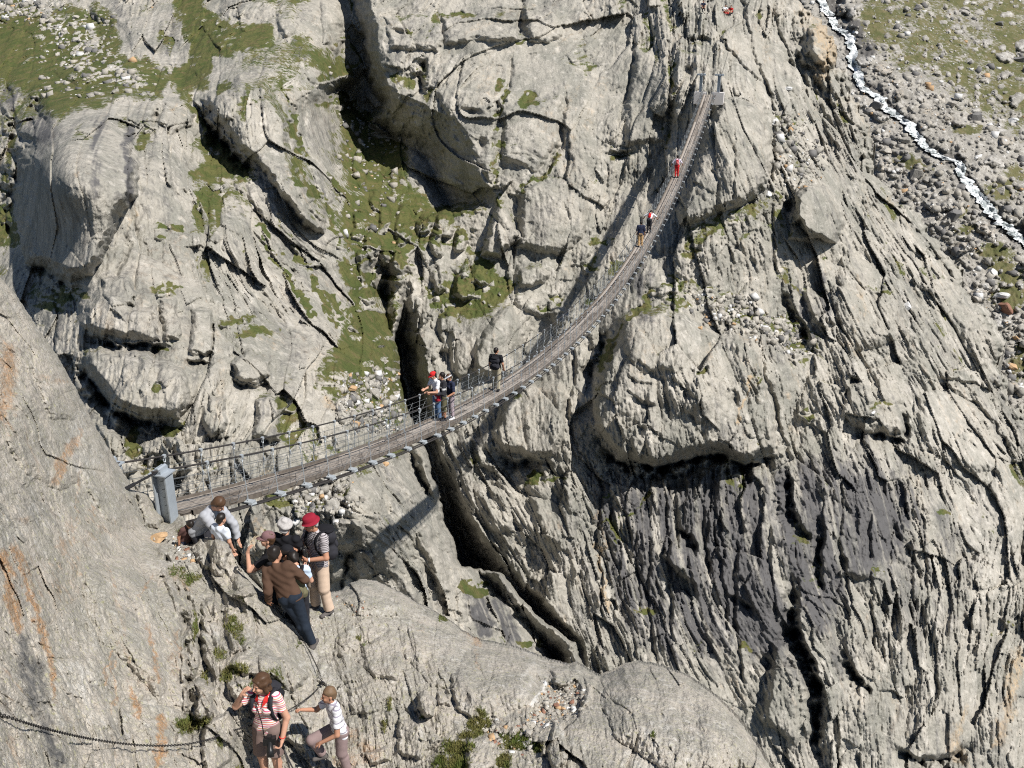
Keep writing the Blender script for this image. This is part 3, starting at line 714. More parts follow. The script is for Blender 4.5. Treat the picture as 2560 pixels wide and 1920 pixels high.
# ---- procedural relief: joints and foliation follow the lean of the strata
c.paint(c.calm, [(1690, 300), (1720, 320), (1660, 440), (1600, 530), (1560, 620), (1500, 710), (1440, 780), (1340, 900), (1290, 900), (1420, 720), (1480, 620), (1540, 520), (1600, 430)], .75, 14)
lean = upsample(tps([(0, 0, .1), (200, 500, .05), (300, 900, .1), (500, 200, .35), (650, 450, .55), (800, 700, .5), (780, 200, .4), (600, 1000, .1), (800, 1200, .12), (950, 1300, .3), (1000, 250, .25), (1150, 300, .3), (1000, 700, .1), (1300, 100, 0), (1500, 200, -.12), (1650, 150, -.15), (1400, 500, -.1), (1250, 900, 0.05), (1400, 1000, .05), (1300, 1350, .4),
                     (1750, 500, .1), (1850, 200, .35), (2000, 200, .42), (2200, 500, .5), (2400, 900, .5), (1900, 600, .25), (1700, 900, .12), (1700, 1400, .08), (2000, 1400, .15), (2100, 1000, .3), (2300, 1300, .3), (2100, 1700, .25), (2500, 1700, .1), (2500, 1300, .4)]), cv.px1, cv.py1)
dm = np.where(isR, 94, 66).astype(np.float32) * 0.5 + D0 * 0.5
U = (X - 1280) / FPX * dm; Vv = (Y - 960) / FPX * dm
off = np.where(isR, 0, 300).astype(np.float32)
q0 = (U - lean * (Vv - np.float32(0)) + off).astype(np.float32)
w1 = fbm(U / 9, Vv / 9, 21, 3); w2 = fbm(U / 9, Vv / 9, 22, 3); w3 = fbm(U / 1.6, Vv / 2.4, 23, 2)
q = q0 + 0.7 * w1 + 0.08 * w3
r = Vv + 1.3 * w2 + 0.2 * w3
gsoft = np.clip(grass * 1.6, 0, 1)
top = np.exp(-((X - 1560) / 330) ** 2 - ((Y - 230) / 330) ** 2) * .45 + np.exp(-((X - 1250) / 180) ** 2 - ((Y - 780) / 260) ** 2) * .3
top = np.maximum(top, np.exp(-((X - 270) / 230) ** 2 - ((Y - 620) / 330) ** 2) * .6)
calm = np.clip(np.maximum(c.calm, top), 0, 1)
calm = np.clip(calm + .66 * sstep(fbm(U / 7, Vv / 9, 33, 3), -.06, .34), 0, .95)
rough = np.clip(0.75 + 0.9 * fbm(U / 14, Vv / 14, 31, 3), 0.25, 1.4) * np.interp(Y, [850, 1250], [1, 1.12])
hA = block_relief(q / 4.2, r / 9.5, 41, 2.2, 0.8, 0.45, 0.05)
qB, rB = q + 0.35 * hA, r + 0.3 * hA
pick = sstep(fbm(U / 11, Vv / 11, 32, 3), -0.18, 0.18)
hB = block_relief(qB / 1.25, rB / 4.8, 42, 1.1, 0.36, 0.0, 0.03) * (1 - pick) + block_relief(qB / 2.4, rB / 4.4, 49, 1.6, 0.5, 0.06, 0.04) * pick
qC, rC = q + 0.25 * hB, r + 0.3 * hB
f1, f2, ox, oy, tone, rb, rc = blocks(qC / 0.62, rC / 3.2, 43)
hC = 0.18 * (tone - .5) * 2 + 0.46 * ((rb - .5) * 2 * ox + (rc - .5) * 2 * oy) 
hD = block_relief(qC / 0.26, rC / 0.9, 50, 0.27, 0.09, 0.0, 0.0)
stri = 0.13 * fbm(q / 0.55, r / 6.0, 55, 3, .6) + 0.08 * fbm(q / 0.22, r / 3.0, 56, 2, .6)
rid = np.abs(fbm(q / 0.7, r / 3.4, 44, 4, 0.6)); rid2 = fbm(U / 2.6, Vv / 3.4, 45, 5, 0.55)
n4 = fbm(U / 0.5, Vv / 0.7, 46, 3, 0.6)
lowq = 1 - .35 * sstep(X, 1500, 1700) * sstep(Y, 1050, 1250)
REL = (hA * lowq * (1 - 0.5 * calm) * (1 - 0.5 * gsoft)
       + hB * rough * (1 - 0.86 * calm) * (1 - 0.5 * gsoft)
       + hC * rough * (1 - 0.85 * calm) * (1 - 0.7 * gsoft)
       + hD * rough * (1 - 0.8 * calm) * (1 - 0.6 * gsoft)
       + stri * (1 - .55 * calm) * (1 - gsoft) + 0.16 * gsoft * fbm(U / .45, Vv / .3, 57, 3, .7)
       - 0.30 * rid * rough * (1 - 0.6 * calm) * (1 - gsoft)
       + 0.6 * rid2 * (1 - 0.25 * calm) + 0.12 * n4 * (1 - 0.5 * calm))
dark = np.maximum(dark, (0.38 * sstep(tone, .80, .84) * (1 - gsoft) * (1 - .5 * calm)).astype(np.float32))
pale = np.maximum(pale, (0.45 * sstep(1 - tone, .80, .84) * (1 - gsoft) * (1 - .5 * calm)).astype(np.float32))
# loose stones lie in the grass and the pebble fields
f1, f2, ox, oy, ra, rb, rc = blocks(U / 0.8 + w3, Vv / 0.65, 47)
stone = np.where(ra < 0.16 + 0.6 * scree, np.sqrt(np.clip(1 - (f1 / (0.26 + 0.26 * rb)) ** 2, 0, 1)), 0)
f1, f2, ox, oy, ra, rb, rc = blocks(U / 2.1 + w3, Vv / 1.6, 48)
stone2 = np.where(ra < 0.10 + 0.25 * scree, np.sqrt(np.clip(1 - (f1 / (0.22 + 0.25 * rb)) ** 2, 0, 1)), 0)
loose = np.clip(np.maximum(gsoft * 0.85, scree), 0, 1)
REL += loose * (0.34 * stone + 0.8 * stone2)
grass = grass * (1 - np.clip(loose * (stone > 0.15), 0, 1)) * (1 - np.clip(loose * (stone2 > 0.12), 0, 1)) * (1 - 0.25 * scree)
pale = np.maximum(pale, 0.55 * loose * np.clip(stone * 2 + stone2 * 2, 0, 1))
# thin streaks of stain along the foliation, moss in the joints
st = fbm(q0 / 1.1, Vv / 26, 51, 4, 0.6)
dark = dark * np.clip(.86 + 1.0 * fbm(q0 / 0.9, Vv / 34, 58, 4, .65), .2, 1.1)
dark = np.maximum(dark, 0.42 * sstep(st, 0.16, 0.5) * (1 - gsoft))
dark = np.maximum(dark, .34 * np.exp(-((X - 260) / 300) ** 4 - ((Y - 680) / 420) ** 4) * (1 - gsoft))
ochre = np.maximum(ochre, 0.34 * sstep(fbm(q0 / 1.6, Vv / 16, 52, 4, 0.6), 0.2, 0.6))
dark = np.maximum(dark, (.40 * sstep(fbm(q0 / 4, Vv / 9, 59, 5, .62), .02, .42) * (1 - gsoft)).astype(np.float32))
ochre = np.maximum(ochre, (.30 * sstep(fbm(U / 5, Vv / 8, 60, 4, .6), .1, .5)).astype(np.float32))
pale = np.maximum(pale, (.34 * sstep(fbm(q0 / 5, Vv / 9, 76, 4, .6), .08, .5)).astype(np.float32))
moss = sstep(fbm(U / 6, Vv / 7, 53, 3), 0.05, 0.5) * sstep(-hB, 0.0, 0.5) * np.interp(Y, [900, 1500], [0.62, 0.15])
grass = np.maximum(grass, moss.astype(np.float32) * (1 - calm))
depth = D0 - (c.H + REL).astype(np.float32)
# grass keeps to the ledges and hollows, steep steps stay bare
sm = depth.copy()
for k in range(3):
    sm[1:-1, 1:-1] = (sm[:-2, 1:-1] + sm[2:, 1:-1] + sm[1:-1, :-2] + sm[1:-1, 2:]) * .25
ledge = np.zeros_like(depth); ledge[1:-1] = -(sm[2:] - sm[:-2]) / (2 * CSTEP * dm[1:-1] / FPX)
grass = np.where(grass > 0.05, grass - .04 + 0.45 * np.tanh(1.2 * (ledge - 0.75)), grass)
grass = np.maximum(grass, 0.55 * sstep(ledge, 1.6, 3.2) * sstep(fbm(U / 12, Vv / 12, 54, 3), -.15, .35) * (1 - .6 * calm) * np.interp(Y, [900, 1300], [1, .45]))
# the ridge against the scree rolls away
RIDGE = [(1960, -90), (1985, 0), (2030, 40), (2062, 70), (2085, 130), (2112, 190), (2130, 250), (2150, 290), (2172, 340), (2178, 420), (2215, 470), (2260, 520), (2310, 560), (2350, 610), (2368, 640), (2400, 690), (2440, 740), (2475, 790), (2497, 850), (2505, 950), (2525, 1000), (2600, 1090), (2700, 1200)]
w, dr, sr, tr = c.line_dist(RIDGE, 900)
sd = np.full_like(X, 1e3); sd[w] = sr
sd = np.where((X < 1900) | (Y > 1230), 1e3, sd)
depth = depth + np.where(sd < 60, 5.0 * (1 - np.sqrt(np.clip(1 - (1 - np.clip(sd, 0, 60) / 60) ** 2, 0, 1))), 0).astype(np.float32)
keep = sd > -2
keep &= ~((X > 2560) & (Y < 1100) & (sd < 400))
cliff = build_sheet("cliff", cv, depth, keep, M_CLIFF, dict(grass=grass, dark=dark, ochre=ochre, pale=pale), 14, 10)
CLIFF_CV, CLIFF_DEPTH, CLIFF_GRASS, CLIFF_SCREE = cv, depth, grass, scree


def cliff_at(px, py, lift=0.0):
    j = int(round((py - cv_y0) / CSTEP)); i = int(round((px - cv_x0) / CSTEP))
    return at(px, py, float(CLIFF_DEPTH[j, i]) - lift)


cv_x0, cv_y0 = CLIFF_CV.px1[0], CLIFF_CV.py1[0]
del w1, w2, w3, hA, hB, hC, hD, tone, rid, rid2, n4, f1, f2, ox, oy, ra, rb, rc, stone, stone2, REL, st, moss

# ---------------------------------------------------------------- scree slope with the stream, beyond the ridge
cv = c = Canvas(1840, 2760, -90, 1320, 2.6)
X, Y = cv.X, cv.Y
cv.warp(61, 12, 6)
cv.H = np.zeros_like(X); cv.calm = np.zeros_like(X)
D0 = upsample(tps([(1850, -90, 225), (2100, 0, 215), (2560, 0, 232), (2760, 0, 240), (2130, 200, 190), (2250, 330, 178), (2560, 300, 188), (2760, 300, 192), (2400, 450, 168), (2560, 620, 160), (2760, 620, 166), (2400, 650, 158), (2560, 850, 148), (2560, 1100, 138), (2760, 1200, 134), (2300, 900, 150), (1900, 500, 185), (2000, 1200, 140)]), cv.px1, cv.py1)
U = (X - 1280) / FPX * 175; Vv = (Y - 960) / FPX * 175
grass, dark, ochre, pale = (np.zeros_like(X) for _ in range(4))
c.paint(grass, [(2130, -60), (2800, -60), (2800, 330), (2560, 330), (2480, 290), (2380, 250), (2280, 190), (2200, 150), (2150, 60)], 0.62, 40)
c.paint(grass, [(2380, 200), (2560, 260), (2760, 330), (2760, 470), (2540, 340), (2420, 280)], 0.6, 30)
for (x, y, a, b) in ((2300, 420, 40, 14), (2500, 470, 60, 30), (2270, 400, 40, 14), (2480, 630, 60, 24), (2530, 690, 50, 30), (2420, 580, 30, 14), (2540, 430, 30, 24), (2420, 320, 50, 14), (2500, 660, 40, 20), (2520, 740, 50, 40), (2550, 900, 40, 60), (2400, 540, 30, 12)):
    w = c.win(x - 2.5 * a, x + 2.5 * a, y - 2.5 * b, y + 2.5 * b)
    grass[w] = np.maximum(grass[w], 0.75 * np.clip(1.5 - np.sqrt(((c.wx[w] - x) / a) ** 2 + ((c.wy[w] - y) / b) ** 2), 0, 1))
grass += (grass > .02) * 0.42 * fbm(U / 6, Vv / 3.5, 63, 5, .6).astype(np.float32)
c.streak(dark, [(2060, -40), (2100, 30), (2150, 70), (2170, 130)], 22, .9)
c.scarp([(2110, -40), (2120, 20), (2150, 70)], 5, 20, 30)
c.streak(ochre, [(2300, 270), (2380, 300)], 18, .4)
STREAM = [[(2045, -60), (2058, 10), (2076, 42)], [(1975, -30), (1992, 14), (2012, 38)], [(2076, 42), (2096, 74), (2122, 92), (2134, 122), (2130, 150), (2142, 178), (2150, 215), (2196, 244), (2210, 268), (2262, 302), (2284, 330), (2316, 370), (2350, 392), (2396, 405), (2404, 440), (2424, 462), (2460, 505), (2490, 545), (2530, 580), (2570, 612), (2640, 680)]]
for p in STREAM:
    w, d, s, t = c.line_dist(p, 60)
    c.H[w] -= 1.6 * np.exp(-(d / 16) ** 2)
    grass[w] *= np.clip(d / 30, 0, 1)
    dark[w] = np.maximum(dark[w], .75 * np.clip(1.6 - d / 16, 0, 1))
w3 = fbm(U / 2.5, Vv / 2.5, 64, 2)
f1, f2, ox, oy, ra, rb, rc = blocks(U / 1.5 + w3 * .4, Vv / 1.15, 65)
bare = np.clip(1.15 - grass * 1.5, 0, 1)
s1 = np.where(ra < 0.25 + 0.55 * bare, np.sqrt(np.clip(1 - (f1 / (0.2 + 0.32 * rb)) ** 2, 0, 1)), 0)
f1, f2, ox, oy, ra, rb, rc = blocks(U / 4.2 + w3 * .2, Vv / 2.9, 66)
s2 = np.where(ra < 0.10 + 0.25 * bare, np.sqrt(np.clip(1 - (f1 / (0.15 + 0.3 * rb)) ** 2, 0, 1)), 0)
rel = 0.9 * s1 + 1.9 * s2 + 0.9 * fbm(U / 8, Vv / 8, 67, 5, 0.55) + 0.22 * fbm(U / 0.9, Vv / 0.9, 68, 2) - 0.8 * bare * np.abs(fbm(U / 3, Vv / 3, 69, 3))
grass = grass * (1 - (s1 > 0.2)) * (1 - (s2 > 0.12))
pale = np.maximum(pale, 0.6 * np.clip(s1 + s2, 0, 1) * rb)
ochre = np.maximum(ochre, 0.5 * (s2 > 0.1) * (rc > 0.85))
depth = D0 - (c.H + rel).astype(np.float32)
build_sheet("scree_slope", cv, depth, np.ones_like(X, bool), M_SCREE, dict(grass=grass, dark=dark, ochre=ochre, pale=pale), 10, 6)
SCREE_CV, SCREE_DEPTH, SCREE_GRASS = cv, depth, grass


def scree_at(px, py, lift=0.0):
    j = int(round((py - SCREE_CV.py1[0]) / 2.6)); i = int(round((px - SCREE_CV.px1[0]) / 2.6))
    return at(px, py, float(SCREE_DEPTH[j, i]) - lift)


STREAM_D = np.full_like(X, 1e3)
for p in STREAM:
    w, d, s, t = c.line_dist(p, 60); STREAM_D[w] = np.minimum(STREAM_D[w], d)
# the stream tumbles down its bed: strands of white water of uneven width
M_WATER, nt, b = new_mat("white_water", 0.35)
geo = N(nt, "ShaderNodeNewGeometry")
wc = mixc(nt, ramp(nt, noise(nt, 0.7, 6, 0.75, geo.outputs["Position"]), 0.40, 0.58), (0.25, 0.28, 0.28), (0.80, 0.82, 0.83))
nt.links.new(wc, b.inputs["Base Color"])
rng = np.random.default_rng(5)
SV, SF = [], []
for si, p in enumerate(STREAM):
    p = np.array(p, float)
    L = np.r_[0, np.cumsum(np.hypot(*np.diff(p, axis=0).T))]
    tt = np.arange(0, L[-1], 3.0)
    cx = np.interp(tt, L, p[:, 0]); cy = np.interp(tt, L, p[:, 1])
    for strand in range(5):
        ofs = 13 * fbm(tt / 26 + strand * 9.7, tt * 0 + strand, 70 + si, 2) + (strand - 1.5) * 1.5
        wd = np.clip(6.5 + 10 * fbm(tt / 18 + strand * 5, tt * 0 + 3, 75 + strand, 3), 0, 16)
        if si == 2: wd *= np.interp(cy, [150, 225, 240, 400, 408, 430], [0.9, 1.0, 1.2, 1.0, 0.6, 1.2])
        else: wd *= 0.8
        prev = None
        for k in range(len(tt)):
            if wd[k] < 0.7:
                prev = None; continue
            row = []
            for m in range(5):
                f = m / 2 - 1
                qx = cx[k] + ofs[k] + f * wd[k]; qy = cy[k] + (rng.random() - .5) * 2.2
                i = int(round((qx - cv.px1[0]) / 2.6)); j = int(round((qy - cv.py1[0]) / 2.6))
                if not (2 <= i < X.shape[1] - 2 and 2 <= j < X.shape[0] - 2): break
                dd = float(depth[j - 1:j + 2, i - 1:i + 2].min()) - 0.55 - 0.35 * (1 - f * f) * rng.random()
                row.append(len(SV)); SV.append(at(qx, qy, dd))
            if len(row) == 5 and prev:
                for m in range(4): SF.append((prev[m], row[m], row[m + 1], prev[m + 1]))
            prev = row if len(row) == 5 else None
o = mesh_obj("stream", SV, SF, M_WATER); tag(o, kind="structure")
# ---------------------------------------------------------------- the near outcrop, the path and the rounded ridge
NSTEP = 1.6
cv = c = Canvas(-150, 2010, 600, 2060, NSTEP)
X, Y = cv.X, cv.Y
N_CTRL = [(-150, 600, 15), (0, 690, 15), (100, 820, 15.8), (200, 980, 16.6), (300, 1160, 17.6), (345, 1215, 18), (0, 1000, 12.8), (0, 1300, 10.7), (0, 1600, 9.0), (0, 1920, 7.6), (150, 1200, 14), (150, 1500, 11.4), (150, 1900, 8.8), (300, 1300, 15.8), (300, 1500, 13.2), (300, 1900, 10.1), (430, 1420, 15.4), (440, 1500, 14.2), (450, 1700, 12.5), (450, 1920, 10.9),
          (390, 1250, 19.0), (420, 1290, 18.8), (445, 1300, 18.2), (480, 1345, 16.8), (540, 1352, 16.1), (570, 1362, 15.9), (520, 1420, 15.7), (560, 1480, 15.1), (560, 1600, 14.0), (560, 1750, 12.55), (560, 1920, 11.7), (600, 1440, 15.5), (640, 1480, 15.1), (655, 1530, 14.8), (690, 1590, 14.55), (620, 1650, 13.3), (640, 1725, 12.8), (700, 1700, 13.35), (650, 1800, 12.75), (650, 1880, 12.8),
          (720, 1500, 16.3), (800, 1525, 16.1), (775, 1620, 15.2), (860, 1500, 16.6), (740, 1750, 13.8), (760, 1800, 13.4), (700, 1920, 12.75), (830, 1915, 12.88), (650, 1960, 12.55), (900, 1455, 17.4), (900, 1560, 15.8), (1010, 1516, 17.0), (1180, 1603, 16.7), (1290, 1626, 16.7), (1100, 1700, 14.5), (1300, 1750, 14.4), (1510, 1694, 16.1), (1600, 1662, 16.6),
          (1700, 1705, 15.9), (1850, 1805, 14.9), (1930, 1925, 13.7), (1000, 1900, 12.9), (1300, 1900, 12.8), (1600, 1880, 13.0), (1500, 1800, 13.9), (900, 1720, 14.2), (900, 1900, 12.95), (1000, 2050, 11.6), (1700, 2050, 11.4), (600, 2050, 11.3), (200, 2050, 8.6)]
D0 = upsample(tps(N_CTRL), cv.px1, cv.py1)
cv.warp(111, 6, 3.5)
cv.H = np.zeros_like(X); cv.calm = np.zeros_like(X)
# left face: slabs, joints and the right-hand edge of the big block
c.scarp([(445, 1980), (455, 1850), (456, 1700), (447, 1560), (420, 1450), (385, 1370), (352, 1270), (345, 1225)], 0.75, 16, 40)
c.slab([(10, 1000), (80, 965), (130, 1060), (230, 1110), (200, 1200), (150, 1230), (60, 1180), (20, 1120)], 0.22, 40, calm=0.4)
c.slab([(90, 960), (150, 955), (205, 1010), (190, 1050), (130, 1050)], 0.16, 24, calm=0.4)
c.slab([(195, 1080), (260, 1100), (310, 1220), (340, 1330), (260, 1300), (200, 1200)], 0.2, 30, calm=0.3)
c.slab([(340, 1225), (390, 1240), (412, 1290), (400, 1320), (360, 1310)], 0.4, 16, calm=0.5)
c.slab([(210, 1430), (330, 1360), (380, 1480), (420, 1700), (400, 1760), (300, 1640), (200, 1560)], 0.28, 60, calm=0.2)
c.slab([(370, 1320), (440, 1340), (430, 1400), (400, 1400)], 0.25, 18, calm=0.4)
c.scarp([(140, 1230), (200, 1238), (330, 1245), (345, 1300)], 0.15, 10, 30)
c.scarp([(60, 1010), (30, 1060), (0, 1050), (-60, 1030)], 0.22, 8, 24)
for pts, wdt, dp in (([(85, 955), (130, 1060), (180, 1210), (240, 1330)], 8, .18), ([(20, 1430), (60, 1500), (90, 1640), (130, 1800), (150, 1960)], 14, .22), ([(330, 1400), (370, 1480), (390, 1560)], 8, .14), ([(210, 1440), (205, 1520), (230, 1620)], 8, .12), ([(310, 1520), (350, 1560), (372, 1640)], 8, .14), ([(130, 1290), (180, 1350), (215, 1440)], 7, .1), ([(250, 1640), (290, 1720), (300, 1860)], 7, .1)):
    c.crack(pts, wdt * 1.3, dp * .5)
# the broken blocks between the face and the path
BL = [([(450, 1600), (480, 1540), (500, 1580), (500, 1660), (470, 1740), (452, 1700)], .30), ([(500, 1510), (540, 1490), (560, 1560), (540, 1700), (505, 1650)], .28), ([(560, 1480), (620, 1480), (640, 1560), (630, 1620), (580, 1640), (560, 1560)], .26), ([(570, 1660), (640, 1590), (690, 1600), (720, 1640), (700, 1700), (610, 1690)], .22), ([(452, 1720), (500, 1690), (540, 1720), (535, 1790), (500, 1810), (455, 1780)], .30), ([(515, 1800), (570, 1780), (590, 1830), (580, 1900), (520, 1960), (500, 1880)], .32), ([(700, 1720), (780, 1730), (790, 1800), (760, 1880), (705, 1850)], .24),
      ([(500, 1340), (560, 1350), (574, 1380), (560, 1440), (500, 1420), (480, 1370)], .24), ([(590, 1420), (640, 1450), (640, 1490), (580, 1500)], .2), ([(400, 1400), (450, 1440), (470, 1520), (450, 1560), (420, 1480)], .2), ([(560, 1700), (640, 1700), (660, 1780), (600, 1800)], .22), ([(380, 1320), (420, 1322), (426, 1350), (385, 1352)], .22), ([(640, 1640), (720, 1640), (770, 1690), (740, 1730), (660, 1720)], .2)]
for k, (pts, h) in enumerate(BL):
    c.slab(pts, h, 14, ((k * 7 % 5 - 2) * 0.15, (k * 3 % 5 - 2) * 0.12), calm=0.25)
for pts in ([(505, 1480), (530, 1600), (550, 1700)], [(450, 1460), (500, 1560), (545, 1640)], [(628, 1500), (640, 1560), (636, 1630)], [(560, 1480), (540, 1560), (560, 1640)], [(520, 1640), (550, 1690), (546, 1730)], [(690, 1620), (720, 1700), (740, 1760)]):
    c.crack(pts, 9, .2)
# steps and slabs right of the path
for k, (pts, h) in enumerate([([(845, 1590), (890, 1560), (900, 1620), (860, 1650), (830, 1630)], .10), ([(800, 1640), (870, 1640), (890, 1700), (840, 1730), (790, 1700)], .12), ([(900, 1620), (980, 1570), (1010, 1640), (990, 1700), (920, 1690)], .12), ([(870, 1730), (940, 1690), (960, 1740), (950, 1780), (880, 1790)], .10), ([(1040, 1740), (1060, 1722), (1090, 1750), (1088, 1790), (1062, 1795), (1046, 1770)], .42), ([(1090, 1730), (1130, 1735), (1130, 1765), (1095, 1765)], .16), ([(1125, 1690), (1160, 1670), (1190, 1740), (1180, 1800), (1140, 1770)], .16), ([(1000, 1800), (1060, 1800), (1110, 1850), (1050, 1900), (990, 1880)], .14), ([(1160, 1850), (1220, 1840), (1240, 1920), (1170, 1940)], .2),
                               ([(1380, 1810), (1410, 1800), (1420, 1900), (1390, 1940), (1365, 1880)], .3), ([(1350, 1850), (1366, 1845), (1368, 1890), (1352, 1890)], .26), ([(1375, 1668), (1420, 1665), (1440, 1700), (1410, 1725), (1385, 1705)], .22), ([(1455, 1690), (1490, 1690), (1480, 1750), (1450, 1770), (1462, 1725)], .2), ([(905, 1880), (970, 1865), (980, 1900), (920, 1915)], .2)]):
    c.slab(pts, h, 12, ((k * 7 % 5 - 2) * 0.1, 0.1), calm=0.5)
c.scarp([(1034, 1740), (1044, 1775), (1064, 1800)], .3, 8, 10)
for pts in ([(880, 1640), (930, 1700), (960, 1760), (970, 1850)], [(995, 1680), (985, 1720), (960, 1760)], [(835, 1590), (870, 1640), (880, 1700)], [(955, 1760), (950, 1820), (960, 1870)], [(1180, 1700), (1210, 1760)], [(1010, 1820), (1015, 1880)], [(1740, 1740), (1745, 1790), (1735, 1830)], [(1640, 1860), (1652, 1900)], [(1810, 1760), (1815, 1840), (1850, 1900)], [(830, 1640), (800, 1700)], [(900, 1560), (990, 1575), (1080, 1590)]):
    c.crack(pts, 8, .09)
c.slab([(840, 1492), (880, 1462), (960, 1470), (1030, 1505), (1000, 1540), (900, 1540)], .25, 40, calm=0.6)
c.slab([(1560, 1670), (1700, 1690), (1850, 1810), (1900, 1920), (1700, 1950), (1540, 1850), (1500, 1740)], .5, 90, calm=0.6)
c.slab([(1000, 1540), (1180, 1610), (1340, 1660), (1340, 1760), (1200, 1800), (1060, 1700), (1000, 1620)], .35, 80, calm=0.6)
# gravel pocket
w, s = c.poly([(1350, 1740), (1370, 1690), (1400, 1715), (1440, 1700), (1460, 1730), (1450, 1790), (1380, 1810), (1330, 1830), (1320, 1790)])
c.H[w] -= .28 * sstep(s, -4, 14)
cv.warp(115, 14, 8)
grass, dark, ochre, pale, scree = (np.zeros_like(X) for _ in range(5))
scree[w] = sstep(s, -6, 10)
c.paint(scree, [(1180, 1800), (1330, 1790), (1320, 1900), (1220, 1870)], .6, 14)
c.paint(scree, [(760, 1500), (860, 1480), (960, 1500), (900, 1560), (780, 1600), (760, 1560)], .6, 16)
c.paint(scree, [(420, 1330), (480, 1345), (500, 1400), (440, 1400)], .8, 12)
for pts, wd, v in (([(8, 1390), (30, 1480), (48, 1570)], 20, 1.05), ([(35, 1370), (60, 1440), (90, 1540), (120, 1630), (140, 1740)], 13, .95), ([(60, 1300), (70, 1290)], 10, .6), ([(20, 880), (20, 1000), (0, 1030)], 34, .8), ([(100, 950), (170, 960)], 14, .5), ([(190, 1110), (150, 1160), (140, 1200)], 16, .8), ([(200, 1080), (165, 1150)], 10, .7), ([(370, 1570), (400, 1700)], 8, .8), ([(270, 1640), (265, 1700)], 8, .8), ([(330, 1720), (345, 1790)], 12, .9), ([(280, 1660), (290, 1780)], 7, .7), ([(405, 1800), (412, 1860), (395, 1910)], 13, 1.0), ([(150, 1350), (160, 1390)], 14, .6), ([(355, 1490), (380, 1440)], 9, .6),
                   ([(200, 1160), (190, 1300), (180, 1320)], 7, .5), ([(300, 1600), (320, 1660)], 8, .5), ([(430, 1430), (470, 1480)], 18, .55), ([(640, 1360), (645, 1380)], 8, .6), ([(880, 1840), (930, 1880), (860, 1910)], 40, .55), ([(1160, 1580), (1200, 1610)], 14, .7), ([(1190, 1630), (1200, 1670)], 10, .5), ([(1310, 1790), (1340, 1760)], 12, .4), ([(440, 1560), (450, 1640)], 6, .6), ([(1230, 1720), (1260, 1830)], 9, .3), ([(230, 1260), (240, 1290)], 5, .6), ([(1050, 1560), (1080, 1600)], 20, .35)):
    c.streak(ochre, pts, wd, v)
for pts, wd, v in (([(55, 1600), (75, 1720), (110, 1830), (150, 1900)], 26, .75), ([(85, 1640), (120, 1800)], 20, .55), ([(400, 1380), (430, 1500), (450, 1680)], 12, .35), ([(205, 1380), (225, 1320)], 10, .4), ([(1190, 1640), (1150, 1720)], 16, .4), ([(1150, 1690), (1180, 1770)], 22, .45), ([(80, 1010), (70, 1060)], 12, .35), ([(1300, 1700), (1290, 1850)], 20, .2)):
    c.streak(dark, pts, wd, v)
c.paint(pale, [(900, 1480), (1100, 1560), (1190, 1620), (1160, 1680), (950, 1540)], .35, 24)
c.paint(pale, [(1480, 1690), (1760, 1720), (1880, 1850), (1700, 1920), (1560, 1800)], .28, 40)
c.paint(pale, [(0, 1180), (340, 1230), (360, 1340), (200, 1420), (0, 1300)], .22, 50)
c.streak(pale, [(1365, 1705), (1345, 1740), (1335, 1765)], 6, 1.0)
for (x, y, a, b, v) in ((470, 1810, 36, 26, .95), (500, 1800, 30, 20, .7), (570, 1690, 30, 24, .7), (600, 1670, 30, 16, .7), (490, 1560, 12, 40, .7), (575, 1560, 14, 40, .6), (555, 1640, 24, 22, .6), (690, 1495, 30, 12, .6), (440, 1430, 40, 30, .45), (470, 1450, 30, 26, .6), (430, 1305, 10, 8, .8), (450, 1330, 34, 14, .5), (500, 1440, 22, 20, .5),
                        (1200, 1810, 34, 20, 1), (1180, 1840, 40, 14, .8), (1140, 1870, 40, 18, 1), (1150, 1905, 30, 26, 1), (1290, 1850, 44, 16, .85), (1300, 1870, 60, 14, .9), (1260, 1900, 30, 20, .7), (1100, 1905, 26, 22, .8), (975, 1760, 8, 26, .7), (955, 1820, 14, 18, .6), (1130, 1545, 40, 8, 1), (1170, 1556, 24, 7, 1), (1640, 1840, 9, 14, .8), (1052, 1790, 10, 8, .8), (895, 1600, 12, 8, .6), (920, 1610, 20, 5, .5), (745, 1615, 8, 14, .5), (660, 1530, 18, 12, .4), (1210, 1790, 20, 20, .6), (620, 1720, 36, 10, .5)):
    w = c.win(x - 2.5 * a, x + 2.5 * a, y - 2.5 * b, y + 2.5 * b)
    grass[w] = np.maximum(grass[w], v * 1.05 * np.clip(1.4 - np.sqrt(((c.wx[w] - x) / a) ** 2 + ((c.wy[w] - y) / b) ** 2), 0, 1))
U = ((X - 1280) / FPX * 14).astype(np.float32); Vv = ((Y - 960) / FPX * 14 * 1.15).astype(np.float32)
lean = np.interp(cv.px1, [0, 400, 700, 1100, 1900], [.35, .3, .3, .12, .05]).astype(np.float32)[None, :]
w1 = fbm(U / 1.6, Vv / 1.6, 121, 3); w2 = fbm(U / 1.6, Vv / 1.6, 122, 3); w3 = fbm(U / .3, Vv / .4, 123, 3)
q = U - lean * Vv + .22 * w1 + .02 * w3; r = Vv + .3 * w2 + .04 * w3
c.paint(c.calm, [(700, 1490), (860, 1470), (960, 1500), (860, 1600), (790, 1660), (740, 1760), (700, 1760), (740, 1640)], .7, 20)
gsoft = np.clip(grass * 1.5, 0, 1); calm = np.clip(c.calm, 0, 1)
left = np.interp(cv.px1, [420, 470, 640, 760, 860], [.26, .66, .66, .42, .30]).astype(np.float32)[None, :]
left = left * np.interp(Y, [1500, 1560], [1, 1])
hA = block_relief(q / 1.0, r / 1.7, 141, .38, .14, .02, .03)
